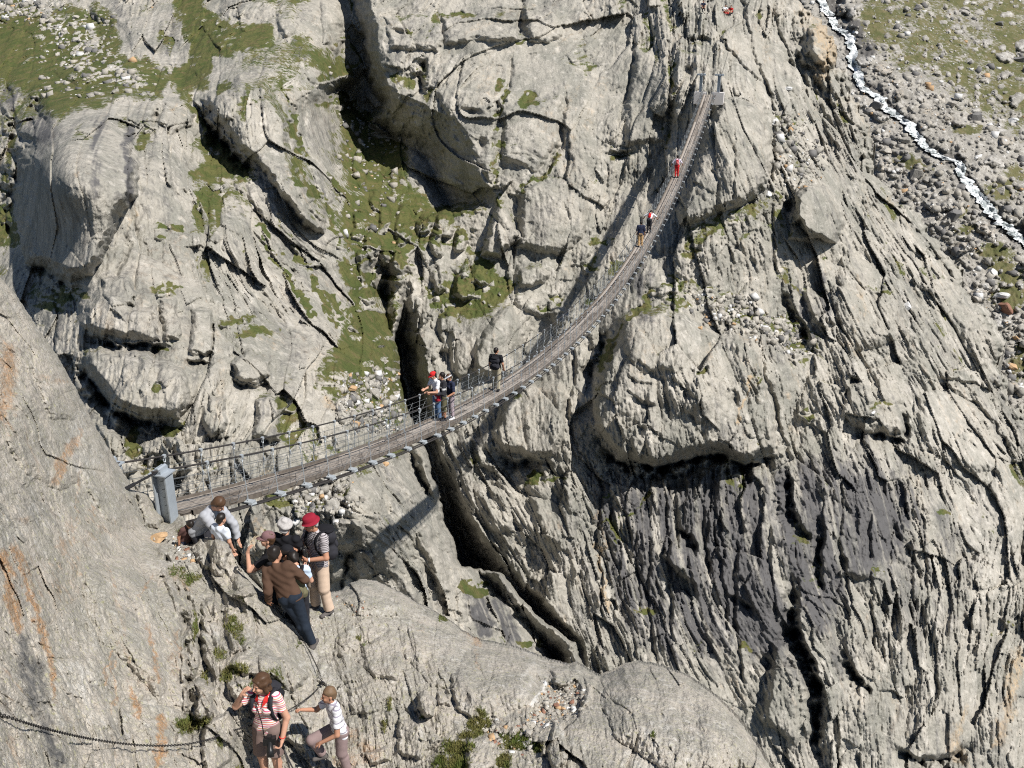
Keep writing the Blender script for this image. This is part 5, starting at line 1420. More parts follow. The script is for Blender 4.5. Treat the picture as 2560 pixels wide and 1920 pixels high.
def hand_prims(w, d, nrm, s, side, curl=0.6, fat=1.0):
    """palm, four unequal bent fingers and a thumb from the palm's side; w wrist, d pointing direction, nrm palm normal"""
    d = np.array(d, float); d /= np.linalg.norm(d); nrm = np.array(nrm, float); nrm -= d * (nrm @ d); nrm /= np.linalg.norm(nrm)
    x = np.cross(d, nrm) * side
    out = [cone(w, w + d * .03 * s, .024 * s, .028 * s, .012), cone(w + d * .03 * s - x * .018 * s, w + d * .075 * s - x * .022 * s, .017 * s, .016 * s, .010), cone(w + d * .03 * s + x * .018 * s, w + d * .08 * s + x * .020 * s, .017 * s, .016 * s, .010)]
    for i, (off, ln) in enumerate(((-.032, .058), (-.011, .070), (.011, .076), (.032, .068))):
        b0 = w + d * (.078 + .006 * i) * s + x * off * s
        c1 = curl * (0.7 + .1 * i); d1 = d * math.cos(c1) + nrm * math.sin(c1); d2 = d * math.cos(2 * c1) + nrm * math.sin(2 * c1)
        m = b0 + d1 * ln * .52 * s; e = m + d2 * ln * .5 * s
        out += [cone(b0, m, .0095 * s * fat, .0088 * s * fat, .004), cone(m, e, .0088 * s * fat, .0072 * s * fat, .004)]
    t0 = w + d * .03 * s + x * .026 * s; t1 = t0 + (d * .5 + x * .8 + nrm * .3) * .036 * s; t2 = t1 + (d * .9 + x * .25 + nrm * .35) * .032 * s
    return out + [cone(t0, t1, .013 * s, .0105 * s * fat, .006), cone(t1, t2, .0105 * s * fat, .008 * s * fat, .004)]


def person(name_label, foot, rot, H, spec, group=None):
    s = H / 1.75
    S = lambda v: np.array(v, float) * s
    g = spec.get
    vox = g('vox', .010); female = g('female', False); child = H < 1.5
    root = empty("person", foot, rot, name_label, "person", group)
    hip = S(g('hip', (0, 0, .93)))
    T = rotm(g('twist', 0), g('pitch', 0), g('roll', 0))
    tor = lambda v: hip + T @ S(v)
    hw = .086
    J = {}
    for sd, nm in ((-1, 'R'), (1, 'L')):
        J['hip' + nm] = tor((sd * hw, 0, -.02))
        J['knee' + nm] = S(g('knee' + nm, (hip[0] / s * .5 + sd * .095, -.02, .50)))
        J['ank' + nm] = S(g('ank' + nm, (sd * .10, .02, .085)))
        J['sh' + nm] = tor((sd * (.165 if female else .185), .01, .485))
        J['elb' + nm] = S(g('elb' + nm, tuple((tor((sd * .25, .02, .21))) / s)))
        J['wr' + nm] = S(g('wr' + nm, tuple((tor((sd * .26, -.06, -.04))) / s)))
    neck0, neck1 = tor((0, .015, .50)), tor((0, -.005, .585))
    HR = T @ rotm(g('hyaw', 0), g('hpitch', 0), g('hroll', 0))
    hs = s * (1.10 if child else 1.0)
    hc = neck1 + HR @ (np.array((0, -.018, .105)) * hs)
    hd = lambda v: hc + HR @ (np.array(v, float) * hs)
    fwd = T @ np.array((0, -1, 0))
    torso = lambda e, q=.68: [cone(tor((-.055, 0, 0)), tor((.055, 0, 0)), (.125 + e) * s, (.125 + e) * s, .03, (fwd, .74)),
                              cone(tor((-.045, 0, .13)), tor((.045, 0, .13)), ((.100 if female else .112) + e) * s, ((.100 if female else .112) + e) * s, .05, (fwd, .72)),
                              cone(tor((-.075, 0, .34)), tor((.075, 0, .34)), ((.112 if female else .125) + e) * s, ((.112 if female else .125) + e) * s, .05, (fwd, q)),
                              cone(tor((-.11, .01, .445)), tor((.11, .01, .445)), (.075 + e) * s, (.075 + e) * s, .04, (fwd, .85)),
                              cone(tor((0, 0, .05)), tor((0, 0, .35)), (.12 + e) * s, (.12 + e) * s, .05, (fwd, .72))]
    if female:
        bust = [ell(tor((sd * .07, -.085, .335)), S((.06, .05, .058)), .03) for sd in (-1, 1)]
    else:
        bust = []

    def arm(nm, e, upto):
        sh, el, wr = J['sh' + nm], J['elb' + nm], J['wr' + nm]
        out = [cone(sh, sh + (el - sh) * min(1, upto / .5), (.054 + e) * s, (.045 + e) * s, .025, None, upto < .5)]
        if upto > .5:
            out.append(cone(el, el + (wr - el) * min(1, (upto - .5) / .5), (.042 + e) * s, (.030 + e) * s, .015, None, e > 0))
        return out

    def leg(nm, e, upto, flare=0.0):
        hp, kn, an = J['hip' + nm], J['knee' + nm], J['ank' + nm]
        f1 = min(1, upto / .5)
        out = [cone(hp, hp + (kn - hp) * f1, (.092 + e) * s, (.092 - .034 * f1 + e + flare) * s, .03, None, upto < .5 and e > 0)]
        if upto > .5:
            calf = kn + (an - kn) * .3 + np.array((0, .018, 0)) * s
            f2 = min(1, (upto - .5) / .5)
            out += [cone(kn, kn + (an - kn) * f2, (.056 + e) * s, (.038 + e + flare) * s, .02, None, e > 0), cone(kn, calf, (.05 + e * .8) * s, (.056 + e * .8) * s, .02), cone(calf, kn + (an - kn) * min(f2, .8), (.054 + e * .8) * s, (.04 + e) * s, .02)]
        return out
    # --- the body: one surface from crown to toes
    skin = torso(-.012) + [cone(neck0 - (neck1 - neck0) * .3, neck1, .058 * s, .05 * s, .02)]
    for nm in 'RL':
        skin += arm(nm, 0, 1) + leg(nm, 0, 1)
        fd = np.array(g('toe' + nm, (.04 if nm == 'L' else -.04, -1, 0)), float); fd /= np.linalg.norm(fd)
        an = J['ank' + nm]
        skin += [cone(an + np.array((0, .02, -.045)) * s, an + fd * .13 * s + np.array((0, 0, -.055)) * s, .036 * s, .028 * s, .015)]
        w = J['wr' + nm]; fa = w - J['elb' + nm]
        skin += hand_prims(w, g('hd' + nm, fa), g('hn' + nm, fwd), s * (1 if not child else .95), 1 if nm == 'L' else -1, g('curl' + nm, .5), g('fat', 1.0))
    skin += [ell(hd((0, .012, .03)), np.array((.075, .095, .092)) * hs, .012, HR), ell(hd((0, -.025, -.045)), np.array((.060, .068, .070)) * hs, .03, HR), ell(hd((0, -.055, -.088)), np.array((.034, .030, .024)) * hs, .02, HR),
             cone(hd((0, -.085, .012)), hd((0, -.112, -.030)), .009 * hs, .014 * hs, .010), cone(hd((-.03, -.078, .022)), hd((.03, -.078, .022)), .012 * hs, .012 * hs, .012),
             ell(hd((-.038, -.068, -.035)), np.array((.024, .022, .022)) * hs, .015, HR), ell(hd((.038, -.068, -.035)), np.array((.024, .022, .022)) * hs, .015, HR),
             cone(hd((-.018, -.086, -.062)), hd((.018, -.086, -.062)), .009 * hs, .009 * hs, .006)]
    for sd in (-1, 1):
        skin += [ell(hd((sd * .077, .012, -.012)), np.array((.012, .020, .032)) * hs, .006, HR)]
    V, Q = sdf_mesh(skin, vox)
    mesh_obj("body", V, Q, g('skin', M_SKIN), root)
    if vox <= .012:
        for sd in (-1, 1):
            MB().ball(hd((sd * .031, -.083, .004)), .012 * hs, .008 * hs, .006 * hs, 8, 6, Matrix(HR.tolist())).build("eye", M_EYE, root, True)
        MB().ball(hd((0, -.094, -.062)), .022 * hs, .008 * hs, .0055 * hs, 8, 6, Matrix(HR.tolist())).build("mouth", M_LIP, root, True)
    # --- clothing
    if g('top'):
        pr = torso(.006 + g('bulk', 0)) + bust + [cone(neck0 - (neck1 - neck0) * .2, neck0 + (neck1 - neck0) * .25, .072 * s, .066 * s, .03)]
        for nm in 'RL': pr += arm(nm, .013 + g('bulk', 0) * .6, g('sleeve', .33))
        hem = g('hem', -.06)
        if hem < -.03: pr += [cone(tor((-.05, 0, .02)), tor((-.05, 0, hem)), (.118 + g('bulk', 0)) * s, (.122 + g('bulk', 0)) * s, .03, (fwd, .80), True), cone(tor((.05, 0, .02)), tor((.05, 0, hem)), (.118 + g('bulk', 0)) * s, (.122 + g('bulk', 0)) * s, .03, (fwd, .80), True)]
        nz = T @ np.array((0, 0, -1.0))
        V, Q = sdf_mesh(pr, vox, .0055 if vox < .016 else .004, len(name_label), [(tor((0, 0, hem)), nz)])
        mesh_obj("shirt", V, Q, g('top'), root)
    if g('bottom'):
        up_ = g('legs', .98)
        pr = [cone(tor((-.055, 0, 0)), tor((.055, 0, 0)), .134 * s, .134 * s, .03, (fwd, .78)), cone(tor((-.05, 0, .07)), tor((.05, 0, .07)), .118 * s, .118 * s, .03, (fwd, .76)), ell(tor((-.06, .06, -.03)), S((.08, .08, .09)), .04), ell(tor((.06, .06, -.03)), S((.08, .08, .09)), .04)]
        for nm in 'RL': pr += leg(nm, .016, up_, g('flare', .012))
        V, Q = sdf_mesh(pr, vox, .0010, len(name_label) + 3, [(tor((0, 0, .10)), T @ np.array((0, 0, 1.0)))])
        mesh_obj("shorts" if up_ < .7 else "trousers", V, Q, g('bottom'), root)
    for nm in 'RL':
        if not g('shoes'): break
        fd = np.array(g('toe' + nm, (.04 if nm == 'L' else -.04, -1, 0)), float); fd /= np.linalg.norm(fd)
        an = J['ank' + nm]
        pr = [cone(an + np.array((0, .0, .03)) * s, an + np.array((0, .01, -.03)) * s, .050 * s, .052 * s, .02), cone(an + np.array((0, .0, -.045)) * s - fd * .035 * s, an + fd * .155 * s + np.array((0, 0, -.05)) * s, .043 * s, .036 * s, .02)]
        V, Q = sdf_mesh(pr, vox, 0, 0, [(an + np.array((0, 0, -.085)) * s, np.array((0, 0, -1.0))), (an + np.array((0, 0, .05)) * s, np.array((0, 0, 1.0)))])
        mesh_obj("shoe", V, Q, g('shoes'), root)
    hair = g('hair')
    if hair:
        kind, hm = hair
        e = {'crop': .010, 'short': .016, 'bob': .020, 'curly': .034, 'tail': .016}[kind]
        pr = [ell(hd((0, .020, .040)), (np.array((.077, .094, .090)) + e) * hs, .012, HR)]
        clips = [(hd((0, -.050, .045)), HR @ np.array((0, -.80, -.60)))]
        if kind in ('crop', 'short', 'tail', 'curly'):
            pr += [ell(hd((0, .060, -.03)), (np.array((.060, .050, .060)) + e * .6) * hs, .02, HR)]
            clips = [(hd((0, -.045, .050)), HR @ np.array((0, -.72, -.69))), (hd((0, 0, -.085)), HR @ np.array((0, 0, -1.0)))]
        if kind == 'bob':
            for sd in (-1, 1):
                pr += [cone(hd((sd * .074, .01, .02)), hd((sd * .082, .02, -.10)), .036 * hs, .030 * hs, .02), cone(hd((sd * .05, .08, 0)), hd((sd * .055, .085, -.115)), .04 * hs, .032 * hs, .02)]
            pr += [cone(hd((0, .09, 0)), hd((0, .085, -.12)), .045 * hs, .035 * hs, .02), cone(hd((-.045, -.062, .075)), hd((.045, -.062, .075)), .026 * hs, .026 * hs, .012)]
            clips = [(hd((0, -.066, .040)), HR @ np.array((0, -.93, -.37))), (hd((0, 0, -.135)), HR @ np.array((0, .2, -.98)))]
        V, Q = sdf_mesh(pr, vox * (.9 if vox < .012 else 1), {'curly': .012}.get(kind, .006), 5, clips)
        mesh_obj("hair", V, Q, hm, root)
    hat = g('hat')
    if hat:
        kind, hm = hat
        mb = MB()
        n = 28
        R3 = Matrix(HR.tolist())
        def ring(z, rx, ry, yo=0.01, dz=None):
            out = []
            for i in range(n):
                a = 2 * math.pi * i / n
                zz = z + (dz(a) if dz else 0)
                out.append(len(mb.v)); mb.v.append(Vector(hd((rx * math.cos(a), yo + ry * math.sin(a), zz))))
            return out
        if kind == 'bucket':
            rs = [ring(.045, .130, .148, .01, lambda a: -.012 * math.sin(a * 2 + .5)), ring(.050, .122, .140), ring(.078, .096, .116), ring(.085, .096, .115), ring(.140, .088, .105), ring(.158, .075, .09), ring(.164, .03, .04)]
        elif kind == 'visor':
            rs = [ring(.050, .092, .112), ring(.105, .092, .110)]
        else:
            rs = [ring(.028, .090, .110), ring(.070, .091, .111), ring(.110, .080, .098), ring(.136, .055, .07), ring(.146, .02, .03)]
        for a_, b_ in zip(rs[:-1], rs[1:]):
            for i in range(n): mb.f.append((a_[i], a_[(i + 1) % n], b_[(i + 1) % n], b_[i]))
        if kind != 'visor': mb.f.append(tuple(rs[-1]))
        if kind in ('cap', 'visor'):
            yaw_ = -1 if g('cap_back') else 1
            b0 = len(mb.v); m = 12
            z0 = .036 if kind == 'cap' else .055
            for lay in (0, -.006):
                for i in range(m + 1):
                    a = math.pi * (0.10 + .80 * i / m)
                    cx_, cy_ = .086 * math.cos(a), -.104 * math.sin(a)
                    ex = .080 * math.cos(a); ey = -.104 * math.sin(a) - .085 * math.sin(a) ** .7
                    mb.v.append(Vector(hd((cx_, (cy_ + .01) * yaw_, z0 + lay)))); mb.v.append(Vector(hd((ex, (ey + .01) * yaw_, z0 - .022 + lay + .010 * abs(math.cos(a))))))
            for i in range(m):
                q = b0 + i * 2; w_ = q + 2 * (m + 1)
                mb.f += [(q, q + 2, q + 3, q + 1), (w_, w_ + 1, w_ + 3, w_ + 2), (q + 1, q + 3, w_ + 3, w_ + 1)]
        mb.build({'bucket': "bucket_hat", 'cap': "cap", 'visor': "sun_visor"}[kind], hm, root, True)
    root["_j"] = 0; del root["_j"]
    Rw = Matrix.Rotation(rot, 4, 'Z')
    J2 = {k: Vector(foot) + Rw @ Vector(v) for k, v in J.items()}
    J2['tor'] = lambda v: Vector(foot) + Rw @ Vector(tor(v)); J2['hd'] = lambda v: Vector(foot) + Rw @ Vector(hd(v))
    J2['T'] = Rw.to_3x3() @ Matrix(T.tolist()); J2['root'] = root; J2['s'] = s; J2['tl'] = tor; J2['hl'] = hd
    return J2


def extra(P, name, mat, fn, smooth=True):
    """clothing piece modelled in the wearer's own space"""
    mb = MB(); fn(mb, P['tl'], P['hl'])
    return mb.build(name, mat, P['root'], smooth)


def foot_from_head(px, py, H, zg):
    z = zg + H
    d = z / (-SP + (960 - py) / FPX * CP)
    p = at(px, py, d)
    return Vector((p.x, p.y, zg))


def backpack(P, label, mat, size=(.15, .10, .23), strap_mat=None, z0=.27, group=None):
    """rounded pack with lid, front pocket and shoulder straps, worn by P"""
    s = P['s']; T = P['T']
    root = empty("backpack", P['tor']((0, .20, z0)), 0, label, "backpack", group)
    inv = lambda v: P['tor'](v) - root.location
    sx, sy, sz = size
    pr = [cone((-sx * .5, 0, -sz * .7), (sx * .5, 0, -sz * .7), sy * 1.05, sy * 1.05, .05), cone((-sx * .5, 0, sz * .45), (sx * .5, 0, sz * .45), sy, sy, .05), cone((0, 0, -sz * .7), (0, 0, sz * .5), sx * .9, sx * .85, .05, ((0, 1, 0), .62))]
    V, Q = sdf_mesh(pr, .014, .005, 2)
    V = [Vector(P['tor']((0, 0, 0))) - Vector(P['tor']((0, 0, 0))) + T @ (Vector(v) * s) for v in V]
    mesh_obj("bag", V, Q, mat, root)
    lid = [ell((0, 0, 0), (sx * 1.0, sy * 1.1, .05), .02)]
    V, Q = sdf_mesh(lid, .014, .003, 2)
    off = Vector((0, .0, sz * .92))
    mesh_obj("lid", [T @ ((Vector(v) + off) * s) for v in V], Q, strap_mat or mat, root)
    V, Q = sdf_mesh([ell((0, 0, 0), (sx * .72, .05, .085), .02)], .014, .003, 4)
    off = Vector((0, sy * 1.05, -sz * .35))
    mesh_obj("pocket", [T @ ((Vector(v) + off) * s) for v in V], Q, mat, root)
    for sd in (-1, 1):
        mb = MB()
        pts = [(sd * .09, .17, .50), (sd * .115, .08, .545), (sd * .12, .0, .545), (sd * .12, -.07, .50), (sd * .125, -.105, .42), (sd * .135, -.10, .30), (sd * .15, -.05, .18), (sd * .14, .06, .10), (sd * .11, .15, .07)]
        P3 = [inv(p) for p in pts]
        xa = T @ Vector((1, 0, 0))
        for i, p in enumerate(P3):
            t = (P3[min(i + 1, len(P3) - 1)] - P3[max(i - 1, 0)]).normalized()
            nrm = t.cross(xa).normalized() * .006
            w_ = xa * .027
            mb.v += [p - w_ - nrm, p + w_ - nrm, p + w_ + nrm, p - w_ + nrm]
            if i:
                b0 = (i - 1) * 4
                for m in range(4): mb.f.append((b0 + m, b0 + (m + 1) % 4, b0 + 4 + (m + 1) % 4, b0 + 4 + m))
        mb.build("shoulder_strap", strap_mat or mat, root, True)
    return root


# ---- cloth colours
M_BLACK = cloth("black_cotton", (0.016, 0.016, 0.019), .3)
M_NAVY = cloth("navy_cotton", (0.030, 0.036, 0.065), .2)
M_BROWN = cloth("brown_shirt_cotton", (0.088, 0.052, 0.036))
M_JEANS = cloth("dark_denim", (0.020, 0.027, 0.040), .3)
M_BEIGE = cloth("beige_trouser_cotton", (0.56, 0.43, 0.33))
M_TAUPE = cloth("taupe_cotton", (0.20, 0.145, 0.13))
M_MAUVE = cloth("mauve_grey_cotton", (0.27, 0.20, 0.195))
M_KHAKI = cloth("khaki_cotton", (0.38, 0.34, 0.25))
M_TAN = cloth("tan_cotton", (0.52, 0.34, 0.17))
M_GREYH = cloth("pale_grey_fleece", (0.36, 0.37, 0.40))
M_LBLUE = cloth("pale_blue_cotton", (0.50, 0.60, 0.74))
M_WHITE = cloth("white_cotton", (0.74, 0.74, 0.77))
M_RED = cloth("red_cotton", (0.55, 0.03, 0.03))
M_MAROON = cloth("maroon_cotton", (0.26, 0.018, 0.035))
M_CAPM = cloth("mauve_cap_cotton", (0.19, 0.11, 0.115))
M_OLIVE = cloth("olive_canvas", (0.13, 0.12, 0.072))
M_CHAR = cloth("charcoal_nylon", (0.030, 0.030, 0.036), .3)
M_HBROWN = simple_mat("brown_hair", (0.075, 0.040, 0.022), .5, 0, .45, 60)
M_HDARK = simple_mat("dark_hair", (0.016, 0.012, 0.010), .45, 0, .4, 60)
M_HGREY = simple_mat("grey_hair", (0.42, 0.40, 0.39), .7, 0, .35, 40)
M_HFAIR = simple_mat("light_brown_hair", (0.15, 0.095, 0.055), .6, 0, .35, 60)
M_SHOE = cloth("grey_suede", (0.11, 0.10, 0.095))
M_SHOEW = cloth("white_leather", (0.72, 0.72, 0.74))
M_CAMB = simple_mat("camera_black", (0.014, 0.014, 0.015), .35)
S_WOMAN = striped("pink_white_stripes", [((.76, .71, .69), .18), ((.62, .13, .13), .16), ((.76, .71, .69), .18), ((.60, .30, .18), .15), ((.76, .71, .69), .16), ((.58, .12, .20), .17)], .085)
S_HAT = striped("grey_black_stripes", [((.42, .39, .40), .60), ((.09, .08, .085), .40)], .027)
S_BOY = striped("white_grey_stripes", [((.74, .73, .75), .80), ((.30, .28, .34), .20)], .075)

ZG = -9.31
G_PATH = "hikers gathered on the rocky path"
G_BR = "hikers on the suspension bridge"
# 1 the woman with her hand at her forehead
f1_ = Vector(at(684, 1962, 12.60))
W1 = person("woman in pink and white striped shirt and taupe shorts touching her brow by the chain", f1_, math.radians(-10), 1.70, dict(female=True, vox=.0085, skin=M_SKIN, hyaw=math.radians(-30), hpitch=math.radians(4), hroll=math.radians(2),
            elbR=(-.34, -.10, 1.29), wrR=(-.20, -.17, 1.54), hdR=(.50, .10, .80), hnR=(.8, .5, -.3), curlR=.6, elbL=(.265, .03, 1.10), wrL=(.235, -.10, .86), curlL=.95, hnL=(-.8, -.4, 0),
            kneeR=(-.10, -.03, .50), kneeL=(.085, -.02, .50), ankR=(-.10, .02, .085), ankL=(.10, .0, .085), top=S_WOMAN, sleeve=.30, hem=-.055, bottom=M_TAUPE, legs=.44, flare=.030, shoes=M_SHOE, hair=('bob', M_HBROWN)), G_PATH)


def collar(mb, t, h):
    for sd in (-1, 1):
        mb.v += [Vector(t(p)) for p in ((sd * .015, -.118, .40), (sd * .085, -.075, .475), (sd * .095, .03, .525), (sd * .05, .065, .55), (sd * .058, -.03, .56), (sd * .035, -.092, .50))]
        b0 = len(mb.v) - 6; mb.f += [(b0, b0 + 1, b0 + 5), (b0 + 1, b0 + 4, b0 + 5), (b0 + 1, b0 + 2, b0 + 4), (b0 + 2, b0 + 3, b0 + 4)]


extra(W1, "collar", M_RED, collar, False)
backpack(W1, "black backpack on the back of the woman in the striped shirt", M_BLACK, (.15, .10, .23), M_CHAR)
# her camera with the long lens
root = empty("camera", W1['tor']((.115, -.20, -.02)), 0, "black camera with a long lens hanging at the striped woman's waist", "camera")
dn = Vector((.02, -.10, -.16)); o0 = Vector((0, 0, 0))
MB().box((0, 0, 0), (.07, .01, 0), (0, .035, 0), (0, 0, .045)).box((0, .0, .055), (.028, 0, 0), (0, .028, 0), (0, 0, .018)).build("camera_body", M_CAMB, root)
MB().tube([o0, dn * .5, dn * .55, dn], [.036, .036, .043, .045], 14).build("lens", M_CAMB, root, True)
MB().tube([W1['tor']((-.055, -.02, .56)) - root.location, W1['tor']((-.045, -.125, .42)) - root.location, W1['tor']((.02, -.165, .2)) - root.location, Vector((-.06, 0, .04))], .007, 5).build("neck_strap", M_CAMB, root, True)
hp = W1['wrL'] + Vector((0, -.03, -.07))
for k, (dx, dy, dz) in enumerate(((.40, -.22, -.95), (.25, -.25, -.98))):
    d = Vector((dx, dy, dz)).normalized()
    root = empty("trekking_pole", hp + Vector((.012 * k, 0, 0)), 0, ("dark trekking pole slanting far out from the striped woman's lowered hand", "dark trekking pole held steeper, close to the striped woman's bare leg")[k], "trekking pole", "trekking poles")
    MB().tube([d * -.10, d * .04], .016, 8).build("grip", M_BLACK, root, True)
    MB().tube([d * .04, d * .50, d * .51, d * .98], [.009, .009, .007, .006], 8).build("shaft", M_IRON, root, True)
extra(W1, "bracelet", M_RED, lambda mb, t, h: mb.tube([Vector((.236 * .971, -.085 * .97, .885 * .971)) + Vector((.034 * math.cos(a), .034 * math.sin(a), .004)) for a in np.linspace(0, 6.283, 13)[:-1]], .006, 5, True))
# 2 the boy on the chain
f2_ = Vector(at(854, 1930, 12.78))
BOY = person("boy in white striped T-shirt stepping up on rock and gripping the chain", f2_, math.radians(-62), 1.34, dict(vox=.0085, skin=M_SKIN2, pitch=math.radians(9), roll=math.radians(-3), hyaw=math.radians(-6), hpitch=math.radians(-6), hip=(0, .02, .90),
             elbR=(-.26, -.26, 1.20), wrR=(-.22, -.50, 1.32), curlR=1.0, hnR=(.2, -.3, -.9), elbL=(.27, -.10, 1.02), wrL=(.15, -.34, .87), curlL=.5, hnL=(-.3, 0, -.9), kneeR=(-.13, -.42, .74), ankR=(-.12, -.25, .38), toeR=(-.1, -1, 0), kneeL=(.09, .0, .48), ankL=(.09, .08, .085),
             top=S_BOY, sleeve=.36, hem=-.12, bulk=.012, bottom=M_MAUVE, legs=.96, flare=.022, shoes=M_SHOE, hair=('crop', M_HFAIR)), G_PATH)
# 3 the man in the bucket hat
f3_ = Vector(at(806, 1528, 16.12))
MAN = person("man in maroon bucket hat, striped T-shirt and beige trousers with arm bent", f3_, math.radians(-42), 1.77, dict(vox=.010, skin=M_SKIN2, hyaw=math.radians(-18), hpitch=math.radians(14), pitch=math.radians(2), elbL=(.30, -.06, 1.13), wrL=(.09, -.27, 1.10), hdL=(-.9, -.25, .05), hnL=(0, .9, -.3), curlL=.9,
             elbR=(-.29, -.05, 1.14), wrR=(-.14, -.30, 1.20), hdR=(.5, -.5, .4), curlR=.9, kneeR=(-.11, -.05, .50), ankR=(-.13, -.02, .085), kneeL=(.12, -.03, .50), ankL=(.15, .03, .085), top=S_HAT, sleeve=.36, hem=-.13, bulk=.014, bottom=M_BEIGE, legs=.985, flare=.030, shoes=M_SHOE, hair=('crop', M_HGREY), hat=('bucket', M_MAROON)), G_PATH)
backpack(MAN, "dark blue-black backpack on the man in the maroon hat", M_CHAR, (.16, .11, .24), M_BLACK)
root = empty("binoculars", MAN['tor']((-.055, -.23, .24)), math.radians(-42), "black binoculars hanging on the chest of the man in the maroon hat", "binoculars")
for sd in (-1, 1): MB().tube([(sd * .034, 0, .085), (sd * .036, 0, .03), (sd * .046, 0, -.03), (sd * .048, 0, -.085)], [.022, .024, .034, .036], 12).build("barrel", M_CAMB, root, True)
MB().tube([(-.03, 0, .02), (.03, 0, .02)], .018, 8).build("bridge_hinge", M_CAMB, root, True)
iR = Matrix.Rotation(math.radians(42), 3, 'Z')
MB().tube([iR @ (MAN['tor']((-.06, -.02, .56)) - root.location), iR @ (MAN['tor']((-.06, -.12, .42)) - root.location), (-.03, 0, .07)], .006, 5).tube([iR @ (MAN['tor']((.06, -.02, .56)) - root.location), iR @ (MAN['tor']((.05, -.125, .42)) - root.location), (.03, 0, .07)], .006, 5).build("neck_strap", M_CAMB, root, True)
w_ = np.array((.09, -.27, 1.10)) * (1.77 / 1.75); e_ = np.array((.30, -.06, 1.13)) * (1.77 / 1.75); cc = Vector(w_ + (e_ - w_) * .12); ad = Vector(e_ - w_).normalized()
extra(MAN, "wrist_watch", M_WHITE, lambda mb, t, h: mb.tube([cc - ad * .012, cc + ad * .012], .036, 12))
# 4 the man leaning on the rock, seen from behind
f4_ = Vector(at(772, 1618, 15.2))
LEAN = person("man in brown shirt and dark jeans leaning on the rock, seen from behind", f4_, math.radians(172), 1.74, dict(vox=.010, skin=M_SKIN2, hip=(.23, 0, .90), roll=math.radians(20), pitch=math.radians(6), hyaw=math.radians(-24), hpitch=math.radians(8), hroll=math.radians(-12),
              kneeR=(.06, -.02, .48), ankR=(-.08, .02, .085), kneeL=(.13, -.03, .48), ankL=(.02, -.02, .085), elbR=(.03, -.14, 1.12), wrR=(.20, -.34, 1.15), curlR=.8, elbL=(.52, .10, 1.02), wrL=(.56, .02, .80), curlL=.4, top=M_BROWN, sleeve=.98, hem=-.08, bulk=.016, bottom=M_JEANS, legs=.99, flare=.006, shoes=M_SHOE, hair=('short', M_HDARK)), G_PATH)
# 5 the woman in the cap with her hand at her face
f5_ = foot_from_head(668, 1331, 1.66, ZG)
person("woman in mauve cap and black T-shirt holding a hand to her face", f5_, math.radians(-78), 1.66, dict(female=True, vox=.010, skin=M_SKIN, hpitch=math.radians(-8), elbL=(.19, -.32, 1.20), wrL=(.09, -.33, 1.46), hdL=(-.1, .3, .9), hnL=(-.2, .9, .2), curlL=.6, elbR=(-.22, -.02, 1.1), wrR=(-.18, -.2, 1.0), top=M_BLACK, sleeve=.34, bottom=M_JEANS, shoes=M_SHOE, hair=('short', M_HBROWN), hat=('cap', M_CAPM)), G_PATH)
# 6 the grey-haired one
f6_ = foot_from_head(700, 1321, 1.70, ZG)
person("person with curly grey hair and black T-shirt, seen from behind", f6_ + Vector((0, .30, 0)), math.radians(165), 1.68, dict(vox=.010, skin=M_SKIN, elbR=(-.24, -.06, 1.12), wrR=(-.2, -.25, 1.05), elbL=(.26, .03, 1.10), wrL=(.30, -.16, 1.0), top=M_BLACK, sleeve=.4, bulk=.012, bottom=M_CHAR, shoes=M_SHOE, hair=('curly', M_HGREY)), G_PATH)
# 7, 8 the two in dark caps bending over something
f7_ = foot_from_head(706, 1378, 1.46, ZG)
person("person in a plain black cap half hidden behind the man in brown", f7_ + Vector((0, .12, 0)), math.radians(95), 1.46, dict(vox=.010, skin=M_SKIN2, hpitch=math.radians(12), top=M_BLACK, sleeve=.34, bottom=M_CHAR, shoes=M_SHOE, hair=('short', M_HDARK), hat=('cap', M_BLACK), cap_back=True), G_PATH)
f8_ = foot_from_head(737, 1394, 1.40, ZG)
KID = person("child in black cap and pale blue shirt looking down beside the maroon-hatted man", f8_, math.radians(196), 1.44, dict(vox=.010, skin=M_SKIN, hpitch=math.radians(34), hyaw=math.radians(20), pitch=math.radians(8), elbL=(.22, -.14, 1.02), wrL=(.10, -.3, 1.1), elbR=(-.26, -.08, 1.12), wrR=(-.20, -.16, 1.33), hdR=(.2, -.3, .8), curlR=.7, top=M_LBLUE, sleeve=.36, bottom=M_CHAR, shoes=M_SHOE, hair=('short', M_HDARK), hat=('cap', M_BLACK)), G_PATH)
backpack(KID, "olive rucksack with black straps on the child in the pale blue shirt", M_OLIVE, (.15, .10, .24), M_BLACK)
# 9 - 11 by the head of the bridge
f9_ = Vector(at(520, 1402, 16.9)); f9_.z = ZG
person("person in pale grey hooded jacket bending down near the bridge pylon", f9_, math.radians(72), 1.76, dict(vox=.010, skin=M_SKIN, hip=(0, .10, .93), pitch=math.radians(38), hpitch=math.radians(4), hyaw=math.radians(8), elbL=(.24, -.42, .98), wrL=(.20, -.50, .73), elbR=(-.20, -.46, .98), wrR=(-.12, -.56, .72), curlL=.3, curlR=.3, kneeR=(-.11, -.06, .49), kneeL=(.11, -.06, .49), top=M_GREYH, sleeve=.97, hem=-.06, bulk=.026, bottom=M_CHAR, shoes=M_SHOE, hair=('short', M_HBROWN)), G_PATH)
f10_ = foot_from_head(548, 1288, 1.24, ZG + .24)
person("dark-haired child in pale blue-white shirt below the bending person", f10_, math.radians(150), 1.24, dict(vox=.010, skin=M_SKIN, hpitch=math.radians(14), top=cloth("ice_white_cotton", (0.62, 0.67, 0.76)), sleeve=.36, bulk=.014, bottom=M_NAVY, shoes=M_SHOE, hair=('short', M_HDARK)), G_PATH)
